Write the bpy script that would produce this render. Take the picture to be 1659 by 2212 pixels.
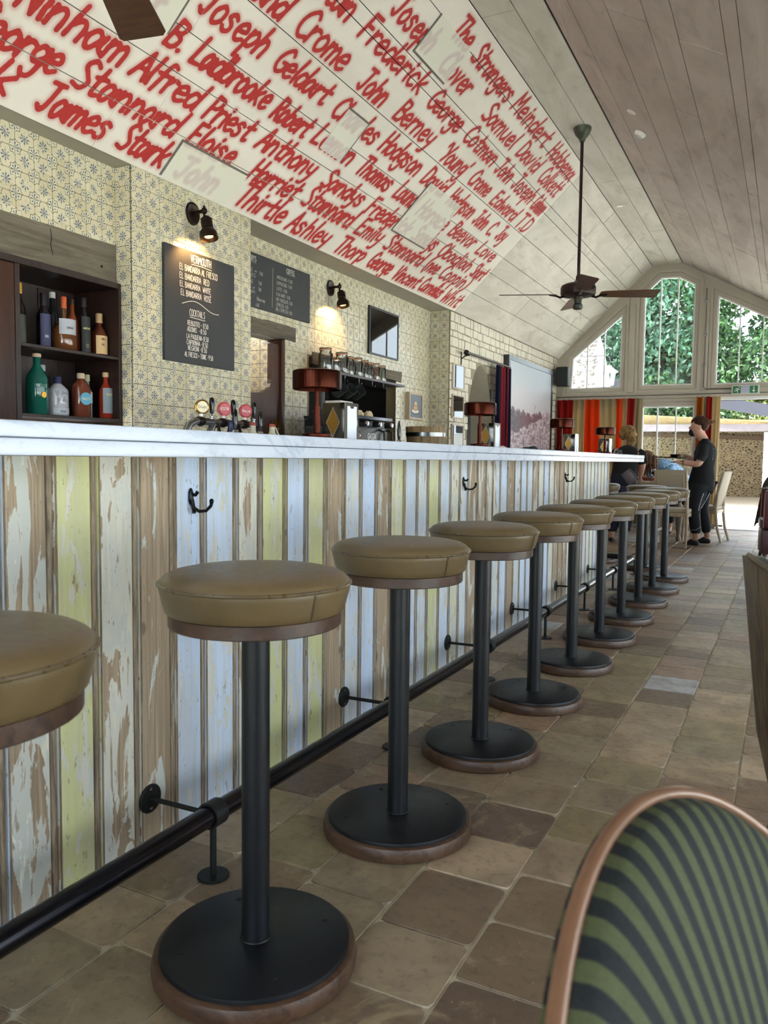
import bpy, bmesh, math, random
import numpy as np
from mathutils import Vector, Matrix
for o in list(bpy.data.objects): bpy.data.objects.remove(o)
scn = bpy.context.scene
COL = scn.collection
random.seed(7)
PI = math.pi
# ---------------------------------------------------------------- camera
cam = bpy.data.cameras.new('camera'); cam_o = bpy.data.objects.new('camera', cam); COL.objects.link(cam_o)
cam.sensor_fit = 'VERTICAL'; cam.sensor_height = 36.0; cam.lens = 27.77; cam.clip_start = 0.03; cam.clip_end = 300
cr, cu, cd = Vector((0.89029028, 0.45526264, 0.01091559)), Vector((-0.04012249, 0.05454021, 0.99770514)), Vector((-0.45362254, 0.88868515, -0.06682289))
M = Matrix(((cr.x, cu.x, -cd.x, 0), (cr.y, cu.y, -cd.y, 0), (cr.z, cu.z, -cd.z, 1.0), (0, 0, 0, 1)))
cam_o.matrix_world = M
scn.camera = cam_o
cam.dof.use_dof = True; cam.dof.focus_distance = 3.4; cam.dof.aperture_fstop = 9.0
# ---------------------------------------------------------------- sky, exposure
world = bpy.data.worlds.new('sky'); scn.world = world; world.use_nodes = True
wn = world.node_tree.nodes; wl = world.node_tree.links
bg = wn['Background']; bg.inputs['Strength'].default_value = 3.9
tc = wn.new('ShaderNodeTexCoord'); sp = wn.new('ShaderNodeSeparateXYZ'); rp = wn.new('ShaderNodeValToRGB')
wl.new(tc.outputs['Generated'], sp.inputs[0]); wl.new(sp.outputs['Z'], rp.inputs[0]); wl.new(rp.outputs[0], bg.inputs['Color'])
rp.color_ramp.elements[0].color = (0.82, 0.88, 0.98, 1); rp.color_ramp.elements[1].color = (0.70, 0.83, 1.0, 1)
rp.color_ramp.elements[1].position = 0.6
scn.view_settings.view_transform = 'Standard'; scn.view_settings.look = 'None'
scn.view_settings.gamma = 1.0; scn.view_settings.use_curve_mapping = False
scn.view_settings.exposure = 0.93
sun = bpy.data.lights.new('sun', 'SUN'); sun.energy = 26.0; sun.angle = 0.15; sun.color = (1, .98, .95)
sun_o = bpy.data.objects.new('sun', sun); COL.objects.link(sun_o)
sun_o.rotation_euler = Vector((0.36, 0.26, -0.90)).to_track_quat('-Z', 'Y').to_euler()
def portal(name, loc, rot, sx, sy):
    l = bpy.data.lights.new(name, 'AREA'); l.shape = 'RECTANGLE'; l.size = sx; l.size_y = sy; l.energy = 1.0
    l.cycles.is_portal = True
    o = bpy.data.objects.new(name, l); COL.objects.link(o); o.location = loc; o.rotation_euler = rot
    return o
portal('portal_gable', (-1.2, 12.95, 2.0), (-PI/2, 0, 0), 5.0, 4.1)
portal('portal_right', (2.15, 4.6, 1.2), (0, PI/2, 0), 2.0, 16.6)
portal('portal_back', (-0.6, -3.65, 1.9), (PI/2, 0, 0), 5.5, 4.2)

# ---------------------------------------------------------------- materials
def lin(c):
    if isinstance(c, str):
        c = tuple(int(c[i:i+2], 16)/255 for i in (0, 2, 4))
    return tuple((x/12.92 if x <= .04045 else ((x+.055)/1.055)**2.4) for x in c[:3]) + (1.0,)
class NT:
    """small node helper"""
    def __init__(s, name):
        s.m = bpy.data.materials.new(name); s.m.use_nodes = True
        s.n = s.m.node_tree.nodes; s.l = s.m.node_tree.links
        s.b = s.n['Principled BSDF']; s.out = s.n['Material Output']
    def new(s, t, **k):
        n = s.n.new(t)
        for a, v in k.items(): setattr(n, a, v)
        return n
    def setin(s, n, i, v):
        if v is None: return
        if hasattr(v, 'is_output') or isinstance(v, bpy.types.NodeSocket): s.l.new(v, n.inputs[i])
        else: n.inputs[i].default_value = v
    def math(s, op, a, b=None, c=None, clamp=False):
        n = s.new('ShaderNodeMath', operation=op); n.use_clamp = clamp
        s.setin(n, 0, a); s.setin(n, 1, b); s.setin(n, 2, c)
        return n.outputs[0]
    def mix(s, f, a, b, mode='MIX'):
        n = s.new('ShaderNodeMix', data_type='RGBA', blend_type=mode); s.setin(n, 0, f)
        s.setin(n, 6, a); s.setin(n, 7, b); return n.outputs[2]
    def pos(s): return s.new('ShaderNodeNewGeometry').outputs['Position']
    def obj(s): return s.new('ShaderNodeTexCoord').outputs['Object']
    def uv(s): return s.new('ShaderNodeTexCoord').outputs['UV']
    def mapv(s, v, scale=(1, 1, 1), loc=(0, 0, 0), rot=(0, 0, 0)):
        n = s.new('ShaderNodeMapping'); s.l.new(v, n.inputs[0]); n.inputs['Scale'].default_value = scale
        n.inputs['Location'].default_value = loc; n.inputs['Rotation'].default_value = rot
        return n.outputs[0]
    def noise(s, v, scale=5, detail=4, rough=.55, dist=0, col=False):
        n = s.new('ShaderNodeTexNoise'); s.l.new(v, n.inputs['Vector'])
        n.inputs['Scale'].default_value = scale; n.inputs['Detail'].default_value = detail
        n.inputs['Roughness'].default_value = rough; n.inputs['Distortion'].default_value = dist
        return n.outputs['Color' if col else 'Fac']
    def vor(s, v, scale=5, feature='F1', out='Distance'):
        n = s.new('ShaderNodeTexVoronoi', feature=feature); s.l.new(v, n.inputs['Vector']); n.inputs['Scale'].default_value = scale
        return n.outputs[out]
    def step(s, x, a, b):
        n = s.new('ShaderNodeMapRange'); n.clamp = True; n.interpolation_type = 'SMOOTHSTEP'
        s.setin(n, 0, x); s.setin(n, 1, a); s.setin(n, 2, b)
        return n.outputs[0]
    def ramp(s, f, stops):
        n = s.new('ShaderNodeValToRGB'); s.l.new(f, n.inputs[0]); e = n.color_ramp.elements
        while len(e) < len(stops): e.new(.5)
        for q, (p, c) in zip(e, stops): q.position = p; q.color = lin(c) if not isinstance(c, float) else (c, c, c, 1)
        return n.outputs[0]
    def bump(s, h, strength=.3, dist=.005):
        n = s.new('ShaderNodeBump'); n.inputs['Strength'].default_value = strength; n.inputs['Distance'].default_value = dist
        s.l.new(h, n.inputs['Height']); s.l.new(n.outputs[0], s.b.inputs['Normal'])
    def base(s, c, rough=None, metal=None, spec=None, coat=None):
        s.setin(s.b, 'Base Color', lin(c) if isinstance(c, (str, tuple)) and not isinstance(c, bpy.types.NodeSocket) else c)
        if rough is not None: s.setin(s.b, 'Roughness', rough)
        if metal is not None: s.setin(s.b, 'Metallic', metal)
        if spec is not None: s.setin(s.b, 'Specular IOR Level', spec)
        if coat is not None: s.setin(s.b, 'Coat Weight', coat)
        return s.m
_pc = {}
def plain(c, rough=.5, metal=0, spec=.5, var=.12, scale=12):
    """flat colour with a faint procedural mottling"""
    k = (c, rough, metal, spec, var, scale)
    if k in _pc: return _pc[k]
    t = NT('plain_' + c); L = lin(c)
    n = t.noise(t.obj(), scale, 5)
    a = tuple(x*(1-var) for x in L[:3]) + (1,); b = tuple(min(1, x*(1+var)) for x in L[:3]) + (1,)
    t.base(t.mix(n, a, b), rough, metal, spec); _pc[k] = t.m
    return t.m
def glass(name, tint=(1, 1, 1), refl=.06, rough=0.0):
    t = NT(name); tr = t.new('ShaderNodeBsdfTransparent'); gl = t.new('ShaderNodeBsdfGlossy'); mx = t.new('ShaderNodeMixShader')
    tr.inputs[0].default_value = tint + (1,); gl.inputs['Roughness'].default_value = rough
    fr = t.new('ShaderNodeFresnel'); fr.inputs[0].default_value = 1.45
    t.l.new(t.math('ADD', fr.outputs[0], refl - .04, clamp=True), mx.inputs[0])
    t.l.new(tr.outputs[0], mx.inputs[1]); t.l.new(gl.outputs[0], mx.inputs[2]); t.l.new(mx.outputs[0], t.out.inputs[0])
    return t.m
def emit(name, c, s):
    t = NT(name); t.b.inputs['Emission Color'].default_value = lin(c); t.b.inputs['Emission Strength'].default_value = s; t.base(c); return t.m

def mat_wood(name, c1, c2, rough=.5, scale=1.0, axis=2, contrast=1.0, coat=0):
    t = NT(name); sc = [14*scale]*3; sc[axis] = 1.1*scale
    v = t.mapv(t.obj(), tuple(sc)); n = t.noise(v, 1.6, 6, .6, 1.2); f = t.noise(t.mapv(t.obj(), tuple(x*5 for x in sc)), 2, 3)
    k = t.step(t.math('ADD', t.math('MULTIPLY', n, .75), t.math('MULTIPLY', f, .25)), .5-.2/contrast, .5+.2/contrast)
    t.base(t.mix(k, lin(c1), lin(c2)), rough, coat=coat); t.bump(k, .15, .002); return t.m
M_darkwood = mat_wood('dark_cabinet_wood', '180e0a', '301d16', .42)
M_brownwood = mat_wood('brown_door_wood', '2c1810', '4e2f1f', .38)
M_ringwood = mat_wood('seat_ring_wood', '2c1c12', '4e3524', .42, 1.6, 0)
M_basewood = mat_wood('stool_base_wood', '3a261a', '5c412e', .4, 1.6, 0)
M_palewood = mat_wood('pale_chair_wood', 'a08d76', 'c2b096', .5)
M_greybeam = mat_wood('grey_weathered_beam', '453e35', '756b5b', .9, .6, 1, .9)
M_shellwood = mat_wood('zebrano_chair_wood', '33281c', '65533c', .45, 2.2, 2, 1.6)
M_bladewood = mat_wood('fan_blade_wood', '3a2418', '59391f', .4, 1, 0)
M_black = plain('17181b', .42); M_blackmetal = plain('1b1d22', .34, .6, var=.25, scale=30)
M_iron = plain('20211f', .5, .5, var=.3, scale=40); M_bronze = plain('2d2119', .35, .75, var=.3, scale=30)
M_chrome = plain('c9cbce', .12, 1.0, var=.03); M_steel = plain('8d8f90', .25, 1.0, var=.1)
M_brass = plain('a98442', .25, 1.0, var=.1); M_white = plain('e8e6e0', .5, var=.03)
M_frame = plain('b9b0a0', .5, var=.04, scale=4); M_sash = plain('e4e4e0', .45, var=.03)
M_window = glass('window_glass', (.93, .96, .95), .05)
M_clear = glass('clear_glass', (.9, .93, .92), .08)

# ---------------------------------------------------------------- mesh helpers
class MB:
    def __init__(s): s.v = []; s.f = []; s.mi = []; s.mat = 0
    def add(s, vs, fs, M=None):
        o = len(s.v)
        for p in vs:
            p = Vector(p)
            s.v.append(tuple(M @ p) if M else tuple(p))
        for f in fs: s.f.append([i+o for i in f]); s.mi.append(s.mat)
        return s
    def box(s, x0, x1, y0, y1, z0, z1, M=None, bev=0):
        if bev:
            b = bev; vs = []; fs = []
            P = [(x, y, z) for x in (x0, x1) for y in (y0, y1) for z in (z0, z1)]
            bm = bmesh.new(); bmesh.ops.create_cube(bm, size=1)
            for q in bm.verts: q.co = Vector((x0+(q.co.x+.5)*(x1-x0), y0+(q.co.y+.5)*(y1-y0), z0+(q.co.z+.5)*(z1-z0)))
            bmesh.ops.bevel(bm, geom=bm.edges[:], offset=b, segments=1 if b < .003 else 2, affect='EDGES', profile=.6)
            bm.verts.index_update(); s.add([q.co.copy() for q in bm.verts], [[q.index for q in f.verts] for f in bm.faces], M); bm.free(); return s
        vs = [(x0, y0, z0), (x1, y0, z0), (x1, y1, z0), (x0, y1, z0), (x0, y0, z1), (x1, y0, z1), (x1, y1, z1), (x0, y1, z1)]
        return s.add(vs, [(3, 2, 1, 0), (4, 5, 6, 7), (0, 1, 5, 4), (1, 2, 6, 5), (2, 3, 7, 6), (3, 0, 4, 7)], M)
    def lathe(s, prof, n=32, M=None, c=(0, 0, 0), sy=1.0):
        vs = []; fs = []; m = len(prof)
        for i in range(n):
            a = 2*PI*i/n
            for r, z in prof: vs.append((c[0]+r*math.cos(a), c[1]+r*sy*math.sin(a), c[2]+z))
        for i in range(n):
            j = (i+1) % n
            for k in range(m-1):
                if prof[k][0] < 1e-6: fs.append((i*m+k, j*m+k+1, i*m+k+1))
                elif prof[k+1][0] < 1e-6: fs.append((i*m+k, j*m+k, i*m+k+1))
                else: fs.append((i*m+k, j*m+k, j*m+k+1, i*m+k+1))
        return s.add(vs, fs, M)
    def cyl(s, x, y, z0, z1, r, n=24, M=None, r2=None):
        return s.lathe([(0, z0), (r, z0), (r2 if r2 is not None else r, z1), (0, z1)], n, M, (x, y, 0))
    def tube(s, pts, r, n=10, cap=True, closed=False, flat=1.0):
        P = [Vector(p) for p in pts]; N = len(P); R = r if isinstance(r, (list, tuple)) else [r]*N
        vs = []; fs = []; up = Vector((0, 0, 1)); pa = None
        for i, p in enumerate(P):
            if closed: t = P[(i+1) % N]-P[i-1]
            else: t = P[min(i+1, N-1)]-P[max(i-1, 0)]
            t.normalize()
            if pa is None: a = t.cross(up); a = a if a.length > .01 else t.cross(Vector((1, 0, 0)))
            else: a = pa - t*pa.dot(t)
            a.normalize(); pa = a; b = t.cross(a)
            for k in range(n):
                an = 2*PI*k/n; vs.append(p+a*(R[i]*math.cos(an))+b*(R[i]*flat*math.sin(an)))
        for i in range(N if closed else N-1):
            for k in range(n): fs.append((i*n+k, i*n+(k+1) % n, ((i+1) % N)*n+(k+1) % n, ((i+1) % N)*n+k))
        if cap and not closed: fs.append(list(range(n))[::-1]); fs.append([(N-1)*n+k for k in range(n)])
        return s.add(vs, fs)
    def prism(s, poly, axis, a, b):
        """extrude a simple 2-D polygon along axis (0=x:(y,z) 1=y:(x,z) 2=z:(x,y))"""
        def P(u, w, h): return {0: (h, u, w), 1: (u, h, w), 2: (u, w, h)}[axis]
        n = len(poly); vs = [P(u, w, a) for u, w in poly]+[P(u, w, b) for u, w in poly]
        return s.add(vs, [list(range(n))[::-1], list(range(n, 2*n))]+[(i, (i+1) % n, n+(i+1) % n, n+i) for i in range(n)])
    def sphere(s, c, r, n=16, M=None, sc=(1, 1, 1)):
        m = n//2; pr = [(r*math.sin(PI*i/m), -r*math.cos(PI*i/m)) for i in range(m+1)]; pr[0] = (0, -r); pr[-1] = (0, r)
        T = Matrix.Translation(c) @ Matrix.Diagonal((sc[0], sc[1], sc[2], 1)); T = M @ T if M else T
        return s.lathe(pr, n, T)
    def mesh(s, name, mats, smooth=True, ang=.7):
        me = bpy.data.meshes.new(name); me.from_pydata(s.v, [], s.f)
        for m in (mats if isinstance(mats, (list, tuple)) else [mats]): me.materials.append(m)
        if len(me.materials) > 1: me.polygons.foreach_set('material_index', s.mi)
        bm = bmesh.new(); bm.from_mesh(me); bmesh.ops.recalc_face_normals(bm, faces=bm.faces[:]); bm.to_mesh(me); bm.free()
        if smooth: me.shade_smooth(); me.set_sharp_from_angle(angle=ang)
        return me
    def build(s, name, mats, parent=None, smooth=True, ang=.7, **k):
        return link(name, s.mesh(name, mats, smooth, ang), parent, **k)
def link(name, me, parent=None, loc=None, rot=None, color=None, label=None, kind=None):
    o = bpy.data.objects.new(name, me); COL.objects.link(o)
    if parent: o.parent = parent
    if loc is not None: o.location = loc
    if rot is not None: o.rotation_euler = rot
    if color is not None: o.color = color
    if label: o['label'] = label
    if kind: o['kind'] = kind
    return o
def thing(name, label, cat, loc=(0, 0, 0), rz=0, group=None):
    o = bpy.data.objects.new(name, None); COL.objects.link(o); o.location = loc; o.rotation_euler = (0, 0, rz); o.empty_display_size = .1
    o['label'] = label; o['category'] = cat
    if group: o['group'] = group
    return o
def tag(o, label, cat, group=None):
    o['label'] = label; o['category'] = cat
    if group: o['group'] = group
    return o
def setting(name, label=None, mesh=None):
    o = bpy.data.objects.new(name, mesh); COL.objects.link(o); o['kind'] = 'structure'
    if label: o['label'] = label; o['category'] = name.split('_')[0]
    return o
def dup(root, loc=None, rz=None, label=None, group=None):
    r = root.copy(); COL.objects.link(r)
    if loc is not None: r.location = loc
    if rz is not None: r.rotation_euler = (0, 0, rz)
    if label: r['label'] = label
    if group: r['group'] = group
    for ch in list(root.children):
        c = ch.copy(); COL.objects.link(c); c.parent = r
        for g in list(ch.children):
            d = g.copy(); COL.objects.link(d); d.parent = c
    return r
def holes(outer, hs, axis, a, b):
    """planar polygon with holes, extruded between a and b along axis -> MB"""
    cu_ = bpy.data.curves.new('t', 'CURVE'); cu_.dimensions = '2D'; cu_.fill_mode = 'BOTH'; cu_.extrude = abs(b-a)/2
    for p in [outer]+hs:
        sp_ = cu_.splines.new('POLY'); sp_.points.add(len(p)-1)
        for q, (x, y) in zip(sp_.points, p): q.co = (x, y, 0, 1)
        sp_.use_cyclic_u = True
    o = bpy.data.objects.new('t', cu_); COL.objects.link(o)
    me = bpy.data.meshes.new_from_object(o.evaluated_get(bpy.context.evaluated_depsgraph_get()))
    mb = MB(); mid = (a+b)/2
    mb.v = [{0: (mid+v.co.z, v.co.x, v.co.y), 1: (v.co.x, mid+v.co.z, v.co.y), 2: (v.co.x, v.co.y, mid+v.co.z)}[axis] for v in me.vertices]
    mb.f = [list(p.vertices) for p in me.polygons]; mb.mi = [0]*len(mb.f)
    bpy.data.objects.remove(o); bpy.data.meshes.remove(me); bpy.data.curves.remove(cu_)
    return mb
def skin(name, chains, mat, parent, sub=2, root=0):
    """chains: list of lists of (x,y,z,r) ; identical points are shared -> one continuous skinned surface"""
    vs = []; rs = []; es = []; idx = {}
    for ch in chains:
        prev = None
        for p in ch:
            k = tuple(round(t, 4) for t in p[:3])
            if k not in idx: idx[k] = len(vs); vs.append(p[:3]); rs.append(p[3:])
            i = idx[k]
            if prev is not None and prev != i: es.append((prev, i))
            prev = i
    me = bpy.data.meshes.new('s'); me.from_pydata(vs, es, [])
    o = bpy.data.objects.new('s', me); COL.objects.link(o)
    m = o.modifiers.new('k', 'SKIN'); m.use_smooth_shade = True; m.branch_smoothing = .4
    for i, r in enumerate(rs):
        sv = me.skin_vertices[0].data[i]; sv.radius = (r[0], r[1] if len(r) > 1 else r[0]); sv.use_root = (i == root)
    m2 = o.modifiers.new('u', 'SUBSURF'); m2.levels = sub; m2.render_levels = sub
    nm = bpy.data.meshes.new_from_object(o.evaluated_get(bpy.context.evaluated_depsgraph_get()))
    bpy.data.objects.remove(o); nm.materials.clear(); nm.materials.append(mat); nm.shade_smooth(); nm.name = name
    return link(name, nm, parent)
# ---------------------------------------------------------------- one-stroke lettering
GL = {
'a': "36,46 18,60 2,34 10,2 26,6 37,42|48,56 46,16 62,2", 'b': "10,100 6,50 5,2|5,30 25,60 45,40 35,5 5,5", 'c': "42,50 22,62 3,30 18,0 42,10",
'd': "40,50 18,60 2,32 12,2 34,12 44,40|48,105 45,50 46,0", 'e': "5,30 42,38 30,62 8,48 5,20 22,0 45,12", 'f': "45,95 28,102 20,80 18,30 14,-10|2,55 40,58",
'g': "42,50 20,62 4,35 20,10 42,30|46,62 45,10 38,-32 15,-40 2,-24", 'h': "10,100 6,50 4,0|5,32 25,60 40,44 40,0", 'i': "10,60 8,30 11,0|12,82 14,87",
'j': "20,60 20,-20 4,-35|20,82 22,87", 'k': "10,100 5,50 5,0|40,60 8,26|14,32 42,0", 'l': "10,105 6,40 12,0", 'm': "4,60 4,0|5,38 20,60 30,42 30,0|31,40 46,60 57,42 58,0",
'n': "4,60 4,0|5,32 22,60 38,45 40,0", 'o': "22,62 3,35 15,0 40,15 40,48 22,62", 'p': "8,60 6,10 4,-42|6,38 28,62 44,40 28,8 7,10", 'q': "40,55 5,40 20,5 40,30|42,60 40,-40",
'r': "4,60 5,0|5,34 20,58 37,55", 's': "38,52 20,62 6,46 30,28 33,8 15,-2 2,10", 't': "20,95 17,30 22,2 38,6|2,58 40,64", 'u': "4,60 5,20 20,0 38,20|41,60 40,20 46,0",
'v': "4,60 20,0|20,0 40,62", 'w': "4,60 14,2|14,2 30,45|30,45 42,2|42,2 56,62", 'x': "4,60 40,0|40,60 2,0", 'y': "4,60 8,25 34,20|42,60 36,0 25,-35 5,-38", 'z': "4,60 40,60|40,60 4,0|4,0 42,0",
'A': "0,0 26,100|26,100 50,0|10,36 44,38", 'B': "6,0 6,100|6,98 40,90 34,58 8,54|8,54 46,40 38,4 6,2", 'C': "50,84 32,101 6,70 4,28 24,0 50,10", 'D': "6,0 6,100|6,100 40,88 50,45 34,6 6,0",
'E': "6,0 6,100|6,98 42,100|6,52 36,54|6,0 44,2", 'F': "6,0 6,100|6,98 44,100|6,52 36,54", 'G': "50,84 32,101 6,70 4,28 24,0 48,12 48,42|30,42 52,44", 'H': "6,0 6,100|46,0 46,102|6,50 46,52",
'I': "8,0 8,100", 'J': "2,98 46,100|30,98 30,30 20,2 2,16", 'K': "6,0 6,100|46,100 8,44|16,52 48,0", 'L': "8,100 6,0|6,0 44,4", 'M': "4,0 8,100|8,100 28,40|28,40 48,100|48,100 54,0",
'N': "5,0 6,100|6,100 44,2|44,0 46,102", 'O': "28,101 4,65 10,10 34,0 50,40 44,88 28,101", 'P': "6,0 6,100|6,98 42,92 40,56 8,48", 'Q': "28,101 4,65 10,10 34,0 50,40 44,88 28,101|30,25 54,-6",
'R': "6,0 6,100|6,98 42,92 40,58 8,50|16,50 48,0", 'S': "46,88 26,101 8,78 28,52 46,30 34,3 4,10", 'T': "26,0 26,100|0,98 52,101", 'U': "5,100 6,25 24,0 44,22|46,100 46,0", 'V': "2,100 24,0|24,0 48,102",
'W': "2,100 14,0|14,0 28,70|28,70 42,0|42,0 56,102", 'X': "4,100 46,0|46,100 2,0", 'Y': "2,100 26,48|50,100 20,0", 'Z': "4,100 46,100|46,100 4,0|4,0 48,0",
'0': "26,100 6,70 8,20 26,0 44,30 42,80 26,100", '1': "10,82 26,100|26,100 26,0", '2': "6,80 24,101 42,76 6,2|6,2 46,2", '3': "6,90 28,101 40,78 20,54|20,54 46,32 30,2 4,8",
'4': "34,0 34,100|34,100 4,34|4,34 48,36", '5': "42,100 10,100|10,100 8,56|8,56 40,50 40,12 6,2", '6': "38,98 10,50 10,10 34,2 42,30 12,42", '7': "4,100 44,100|44,100 16,0", '8': "26,52 8,80 28,101 42,80 26,52 6,24 24,0 46,20 26,52", '9': "40,60 14,56 12,94 38,98 40,60 30,0",
'.': "8,2 11,5", '-': "6,46 36,48", "'": "10,100 6,78", '(': "30,112 8,70 10,10 26,-18", ')': "8,112 30,70 26,10 8,-18", '>': "10,70 34,48|34,48 10,24", '&': "46,0 10,74 24,100 36,78 4,26 18,0 46,34", 'v/': ""}
ADV = {'a': 62, 'i': 24, 'l': 24, 'm': 70, 'w': 66, 'M': 66, 'W': 66, 'I': 20, '.': 22, "'": 20, ' ': 34, 'f': 48, 't': 46, 'r': 44, '-': 46, '(': 38, ')': 38}
def strokes(text):
    """-> list of polylines in units of cap height, and the advance width"""
    out = []; x = 0
    for ch in text:
        if ch in GL and GL[ch]:
            for st in GL[ch].split('|'):
                P = [tuple(float(t) for t in q.split(',')) for q in st.split()]
                if len(P) > 2:
                    Q = [P[0]]+P+[P[-1]]; R = []
                    for i in range(1, len(Q)-2):
                        p0, p1, p2, p3 = Q[i-1:i+3]
                        for k in range(4):
                            t = k/4
                            R.append(tuple(.5*((2*p1[j])+(-p0[j]+p2[j])*t+(2*p0[j]-5*p1[j]+4*p2[j]-p3[j])*t*t+(-p0[j]+3*p1[j]-3*p2[j]+p3[j])*t**3) for j in (0, 1)))
                    R.append(P[-1]); P = R
                out.append([((px+x)/100, py/100) for px, py in P])
        x += ADV.get(ch, 56)
    return out, x/100
def ribbon(mb, pts, hw, fn):
    """flat ribbon of half width hw along 2-D pts, fn maps (u,v)->3-D"""
    n = len(pts); L = []
    for i, p in enumerate(pts):
        a = pts[max(i-1, 0)]; b = pts[min(i+1, n-1)]; dx, dy = b[0]-a[0], b[1]-a[1]; l = math.hypot(dx, dy) or 1e-6
        nx, ny = -dy/l*hw, dx/l*hw; L.append(((p[0]+nx, p[1]+ny), (p[0]-nx, p[1]-ny)))
    mb.add([fn(*q) for pr in L for q in pr], [(2*i, 2*i+1, 2*i+3, 2*i+2) for i in range(n-1)])
def write(mb, text, u0, u1, v, h, hw, fn, slant=.0, v1=None):
    st, w = strokes(text); sx = (u1-u0)/(w-.08)
    for s_ in st:
        ribbon(mb, [(u0+(x+slant*y*h/sx)*sx, v+((v1 or v)-v)*(x/w)+y*h) for x, y in s_], hw, fn)
# ================================================================ FLOOR
def mat_tile(name, src):
    t = NT(name)
    c = t.new('ShaderNodeObjectInfo').outputs['Color'] if src == 'obj' else t.new('ShaderNodeAttribute', attribute_name='tint').outputs['Color']
    p = t.pos(); n = t.noise(p, 7, 6, .62, .6); n2 = t.noise(p, 38, 5, .65); n3 = t.noise(t.mapv(p, loc=(3, 1, 0)), 3.1, 6, .7, 1.5)
    col = t.mix(t.step(n, .35, .7), c, t.mix(.5, c, lin('5e4c3c')))
    col = t.mix(t.math('MULTIPLY', t.step(n3, .56, .66), .5), col, lin('a99674'))
    col = t.mix(t.math('MULTIPLY', t.step(n2, .5, .75), .45), col, lin('453a30'))
    col = t.mix(t.math('MULTIPLY', t.step(t.noise(p, 90, 3), .66, .74), .4), col, lin('c0b196'))
    t.base(col, t.math('ADD', .26, t.math('MULTIPLY', n2, .4)), spec=.5)
    t.bump(t.math('ADD', t.math('MULTIPLY', n, .7), t.math('MULTIPLY', n2, .5)), .35, .004); return t.m
M_tile = mat_tile('terracotta_tile', 'obj'); M_tile2 = mat_tile('terracotta_tile_far', 'attr')
M_grout = plain('b5aa93', .85, var=.15, scale=60)
floor = setting('floor', None, None)
mb = MB(); mb.box(-3.9, 2.3, -3.5, 12.86, -.08, -.004)
bmesh_floor = mb.mesh('floor', M_grout, False)
bpy.data.objects.remove(floor); floor = setting('floor', None, bmesh_floor)
W = .2185
def slab_mesh(w, l, seed):
    rnd = random.Random(seed); r = .016; g = .0022; vs = []; n = 0; ring = []
    for cx, cy, a0 in ((w/2-g-r, l/2-g-r, 0), (-w/2+g+r, l/2-g-r, 90), (-w/2+g+r, -l/2+g+r, 180), (w/2-g-r, -l/2+g+r, 270)):
        for k in range(3):
            a = math.radians(a0+45*k); j = rnd.uniform(-.0018, .0012); ring.append((cx+(r+j)*math.cos(a), cy+(r+j)*math.sin(a)))
    m = len(ring); mbb = MB()
    top = [(x*.985, y*.985, .0) for x, y in ring]; mid = [(x, y, -.0035) for x, y in ring]; low = [(x, y, -.02) for x, y in ring]
    mbb.add(top+mid+low, [list(range(m))]+[(i, (i+1) % m, m+(i+1) % m, m+i) for i in range(m)]+[(m+i, m+(i+1) % m, 2*m+(i+1) % m, 2*m+i) for i in range(m)])
    return mbb
LENS = [.2185, .236, .19, .245, .21]
SLM = [[slab_mesh(W, l, 10*k+i) for i in range(2)] for k, l in enumerate(LENS)]
SLme = [[m.mesh('floor_tile', M_tile, True, .3) for m in r] for r in SLM]
PAL = [lin(c) for c in ('a18b70', '948065', '7d6751', '90745c', '9a876b', 'a89072', '867459', '6c5747', '997b62', '968460', 'ab9478', '846d53')]
cand = []
rnd = random.Random(11)
for cidx in range(-11, 17):
    xc = -.54+W*(cidx+.5)
    if xc < -3.85 or xc > 2.2: continue
    y = -3.4+rnd.uniform(0, .2)
    while y < 12.75:
        k = rnd.choice((0, 0, 1, 2, 3, 4)); l = LENS[k]
        if -1.9 < xc < -1.5 and .0 < y < 6.9: y += l; continue
        col = rnd.choice(PAL); f = rnd.uniform(.82, 1.12)
        if rnd.random() < .05 and y > 3.4: col = lin('a9a6a4')
        cand.append((xc, y+l/2, k, rnd.randrange(2), tuple(min(1, q*f) for q in col[:3])+(1,), rnd.uniform(-.0012, .0012)))
        y += l
def vis(c_):
    x, y = c_[0], c_[1]; dx, dy = x, y
    f = dx*cd.x+dy*cd.y; r = dx*cr.x+dy*cr.y
    return f > .9 and abs(r) < .56*f+.25 and x > -1.55 and y > .6
near = sorted([c_ for c_ in cand if vis(c_)], key=lambda c_: c_[0]**2+c_[1]**2)[:300]
ns = set(id(c_) for c_ in near)
for x, y, k, v, col, dz in near:
    link('floor_tile', SLme[k][v], floor, (x, y, dz), (0, 0, PI*(v == 0)), col)
mb = MB(); cols = []
for c_ in cand:
    if id(c_) in ns: continue
    x, y, k, v, col, dz = c_; s_ = SLM[k][v]; mb.add(s_.v, s_.f[:25], Matrix.Translation((x, y, dz))); cols += [col]*len(s_.v)
o = mb.build('floor_tiles_beyond', M_tile2, floor, True, .3, kind='stuff')
at = o.data.color_attributes.new('tint', 'FLOAT_COLOR', 'POINT'); at.data.foreach_set('color', np.array(cols, dtype=np.float32).ravel())

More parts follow.
